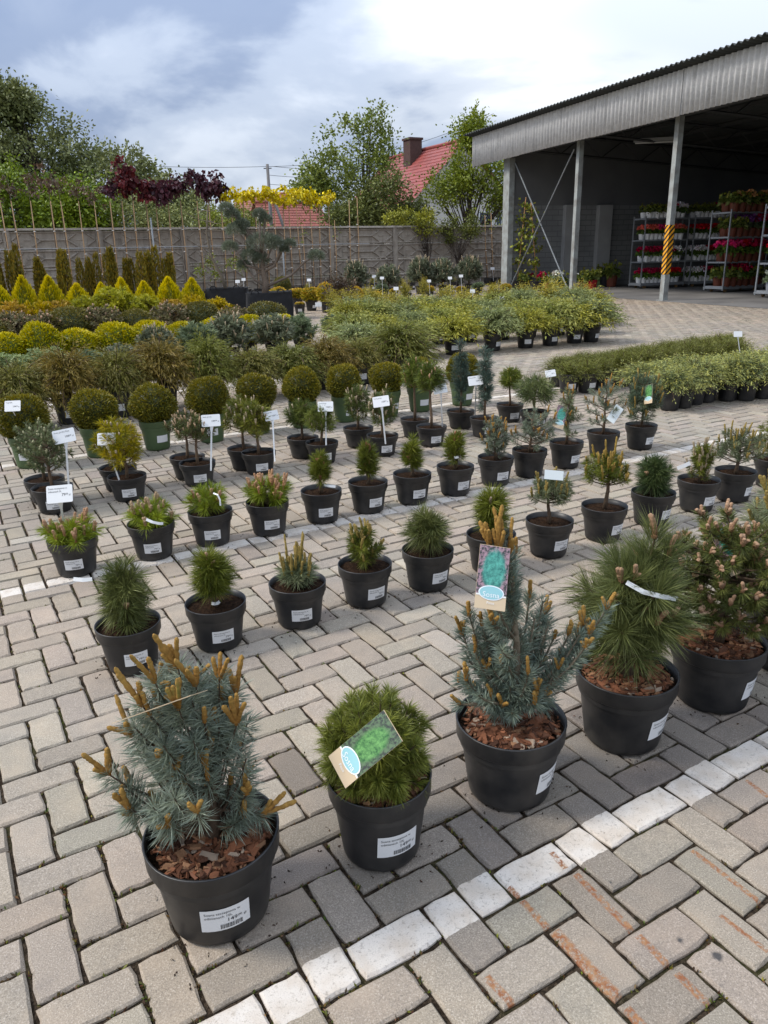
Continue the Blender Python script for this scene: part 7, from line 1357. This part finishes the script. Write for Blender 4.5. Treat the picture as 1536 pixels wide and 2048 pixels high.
# ---------------------------------------------------------------- flower trolleys in the shed
def trolleys():
    rng = np.random.default_rng(91); fr = mat('trolley_steel', .45, (.36, .38, .40), metal=.5); whm = mat('caster', .6, (.30, .18, .08)); L, Wd, Ht = 1.75, .74, 2.46; SH = (.16, .90, 1.64, 2.36)
    def cyl(z0, z1, r0, r1): g = Geo(); g.lathe([(r0 * .6, z0), (r0, z0 + .004), (r1, z1), (r1 * .93, z1), (r1 * .9, z1 - .02), (.001, z1 - .02)], 14); return g
    pots = {}
    for k, c in (('white', (.78, .78, .78)), ('terra', (.15, .045, .025)), ('red', (.45, .02, .025)), ('purple', (.16, .03, .12)), ('gpot', (.14, .20, .07)), ('black', (.015, .015, .016)), ('grey', (.3, .32, .35))):
        pots[k] = cyl(0, .15, .062, .082).mesh('pot', mat('pot_' + k, .5, c))
    def flower(seed, A, B, fl, n=70, nf=26, big=1.0):
        r = np.random.default_rng(seed); g = Geo(); d = sphdir(n, r, -.1); g.blades(d * (.09, .09, .08) * r.uniform(.4, 1, (n, 1)) + (0, 0, .17), d + r.normal(size=(n, 3)) * .5, .085, .05, r, mixc(A, B, r.uniform(0, 1, n)), bend=.5); a = g.mesh('leaves', M['leaf'])
        g = Geo(); d = sphdir(nf, r, .15); c0 = d * (.11, .11, .10) + (0, 0, .24)
        for q in range(4): g.blades(c0, r.normal(size=(nf, 3)) + d * .6, .045 * big, .042 * big, r, jitc(fl, nf, r, .2, .06))
        return a, g.mesh('flowers', M['leaf'])
    GR = ((.04, .075, .018), (.12, .17, .04)); FL = {'red': flower(1, *GR, (.50, .012, .02)), 'crimson': flower(2, *GR, (.36, .012, .05)), 'pink': flower(3, *GR, (.62, .10, .20)), 'salmon': flower(4, *GR, (.60, .17, .14)), 'white': flower(5, *GR, (.70, .66, .66)), 'leafy': flower(6, (.05, .08, .02), (.15, .17, .05), (.16, .17, .04), nf=10), 'violet': flower(7, (.04, .06, .03), (.10, .12, .06), (.22, .09, .26)), 'peach': flower(8, *GR, (.55, .30, .16)), 'magenta': flower(9, *GR, (.55, .03, .22)), 'herb': flower(10, (.12, .16, .09), (.26, .30, .18), (.45, .45, .38), nf=14)}
    WORD = {'red': 'bright red', 'crimson': 'dark red', 'pink': 'pink', 'salmon': 'salmon', 'white': 'white', 'leafy': 'green leafy', 'violet': 'violet', 'peach': 'peach', 'magenta': 'magenta', 'herb': 'grey-green herb'}; PW = {'white': 'small white pot', 'terra': 'terracotta pot', 'grey': 'small grey pot', 'red': 'red pot', 'purple': 'purple pot', 'gpot': 'olive green pot', 'black': 'black pot'}
    post = Geo(); post.box((-.018, -.018, .06), (.018, .018, Ht)); postm = post.mesh('post', fr)
    g = Geo(); g.box((0, 0, -.02), (L, Wd, .0)); g.box((0, 0, 0), (L, .015, .03)); g.box((0, Wd - .015, 0), (L, Wd, .03)); g.box((0, .015, 0), (.015, Wd - .015, .03)); g.box((L - .015, .015, 0), (L, Wd - .015, .03)); shm = g.mesh('shelf', fr)
    g = Geo(); g.box((-.03, -.03, .10), (L + .03, Wd + .03, .14)); bsm = g.mesh('base', fr)
    g = Geo(); s = np.arange(14) * 2 * math.pi / 14; g.tube([(0, -.022, .055), (0, .022, .055)], .055, 14); g.box((-.02, -.03, .06), (.02, .03, .105)); whe = g.mesh('wheel', whm)
    WHERE = ['next to the end wall', 'behind the striped post', 'right of the striped post', 'by the shed front', 'deep in the shed']
    ORD = ['bottom', 'second', 'third', 'top']
    def trolley(q, lx, ly, rz, plan, pot, step, sc, where):
        a = R(20); wx = 7.97 + lx * math.cos(a) - ly * math.sin(a); wy = 21.74 + lx * math.sin(a) + ly * math.cos(a); rot = a + R(rz)
        t = thing('plant_trolley', 'steel plant trolley with four shelves ' + where, 'trolley', (wx, wy, .006), rot, 'plant trolleys in the shed'); ob('base', bsm, t)
        for x in (0, L):
            for y in (0, Wd): ob('post', postm, t, (x, y, 0))
        for z in SH[0:]: ob('shelf', shm, t, (0, 0, z))
        for x in (.22, L - .22):
            for y in (.1, Wd - .1): ob('wheel', whe, t, (x, y, 0))
        n = int((L - .1) / step)
        for k, z in enumerate(SH):
            for row in range(2):
                for i in range(n):
                    if row and i % 2: continue
                    kind = plan[k][(i * len(plan[k])) // n]; px = .08 + step * (i + .5) + rng.normal() * .01; py = (.10 if row == 0 else .40) + rng.normal() * .012
                    X = wx + px * math.cos(rot) - py * math.sin(rot); Y = wy + px * math.sin(rot) + py * math.cos(rot)
                    f = thing('potted_flower', '%s flowers in %s, %s shelf, trolley %s' % (WORD[kind], PW[pot], ORD[k], where), 'flower', (X, Y, z + .007), rng.uniform(0, 6.28), 'flowers on trolley shelves'); f.scale = (sc,) * 3
                    if kind in ('leafy', 'herb'): f['label'] = '%s plant in %s, %s shelf, trolley %s' % (WORD[kind], PW[pot], ORD[k], where)
                    ob('pot', pots[pot], f); ob('leaves', FL[kind][0], f); ob('flowers', FL[kind][1], f)
    trolley(0, 3.65, 5.6, -6, (('crimson', 'crimson', 'red'), ('crimson', 'crimson', 'crimson', 'white'), ('salmon', 'pink', 'salmon', 'salmon'), ('leafy', 'leafy', 'crimson', 'white')), 'white', .165, 1.5, WHERE[0])
    trolley(1, 5.65, 5.4, -6, (('white', 'crimson', 'leafy'), ('white', 'red', 'red'), ('red', 'red', 'crimson'), ('leafy', 'leafy', 'crimson')), 'white', .165, 1.5, WHERE[1])
    trolley(2, 3.75, 1.75, 4, (('leafy', 'crimson', 'leafy'), ('pink', 'red', 'crimson', 'crimson'), ('leafy', 'violet', 'crimson'), ('leafy', 'peach', 'leafy', 'peach')), 'terra', .27, 1.9, WHERE[2])
    trolley(3, 2.75, -1.35, 6, (('herb', 'herb', 'herb'), ('red', 'red', 'red'), ('red', 'red', 'red'), ('peach', 'leafy', 'peach')), 'grey', .2, 1.7, WHERE[3])
    trolley(4, 5.7, 1.9, 4, (('leafy', 'crimson'), ('crimson', 'red'), ('leafy', 'red'), ('leafy', 'crimson')), 'terra', .27, 1.75, WHERE[4])
    # pots on the floor by the end wall
    for k, (x, y, pot, kind, sc, lab) in enumerate(FLOORP):
        f = thing('potted_flower', lab, 'flower', (x, y, .006), k * 1.3, 'pots on the floor by the shed wall'); f.scale = (sc,) * 3; ob('pot', pots[pot], f); ob('leaves', FL[kind][0], f); ob('flowers', FL[kind][1], f)
    # climbers on canes by the corner
    for k, (x, y, h, lean) in enumerate(CLIMB):
        t = thing('potted_climber', ('leafy green climber on a bamboo cane by the shed corner', 'taller climber on an orange cane beside the shed post')[k % 2], 'climber', (x, y, .004)); ob('pot', pot_mesh(.5, .34, 'pot', 24), t); ob('soil', soil_mesh(.5, .34, 0, 14), t)
        g = Geo(); g.tube([(0, 0, .25), (lean, 0, h)], .02, 6, (.40, .22, .10)); ob('cane', g.mesh('cane', M['col'], True), t)
        g = Geo(); n = 240; s = rng.uniform(.25, 1, n); c = np.floor(s * 7) / 7; g.blades(np.stack([lean * s + rng.normal(size=n) * .13, rng.normal(size=n) * .12, h * (c + .05) + rng.normal(size=n) * .09], 1), rng.normal(size=(n, 3)) - (0, 0, .4), .13, .10, rng, jitc((.13, .14, .03), n, rng, .3)); ob('leaves', g.mesh('leaves', M['leaf']), t)
trolleys()
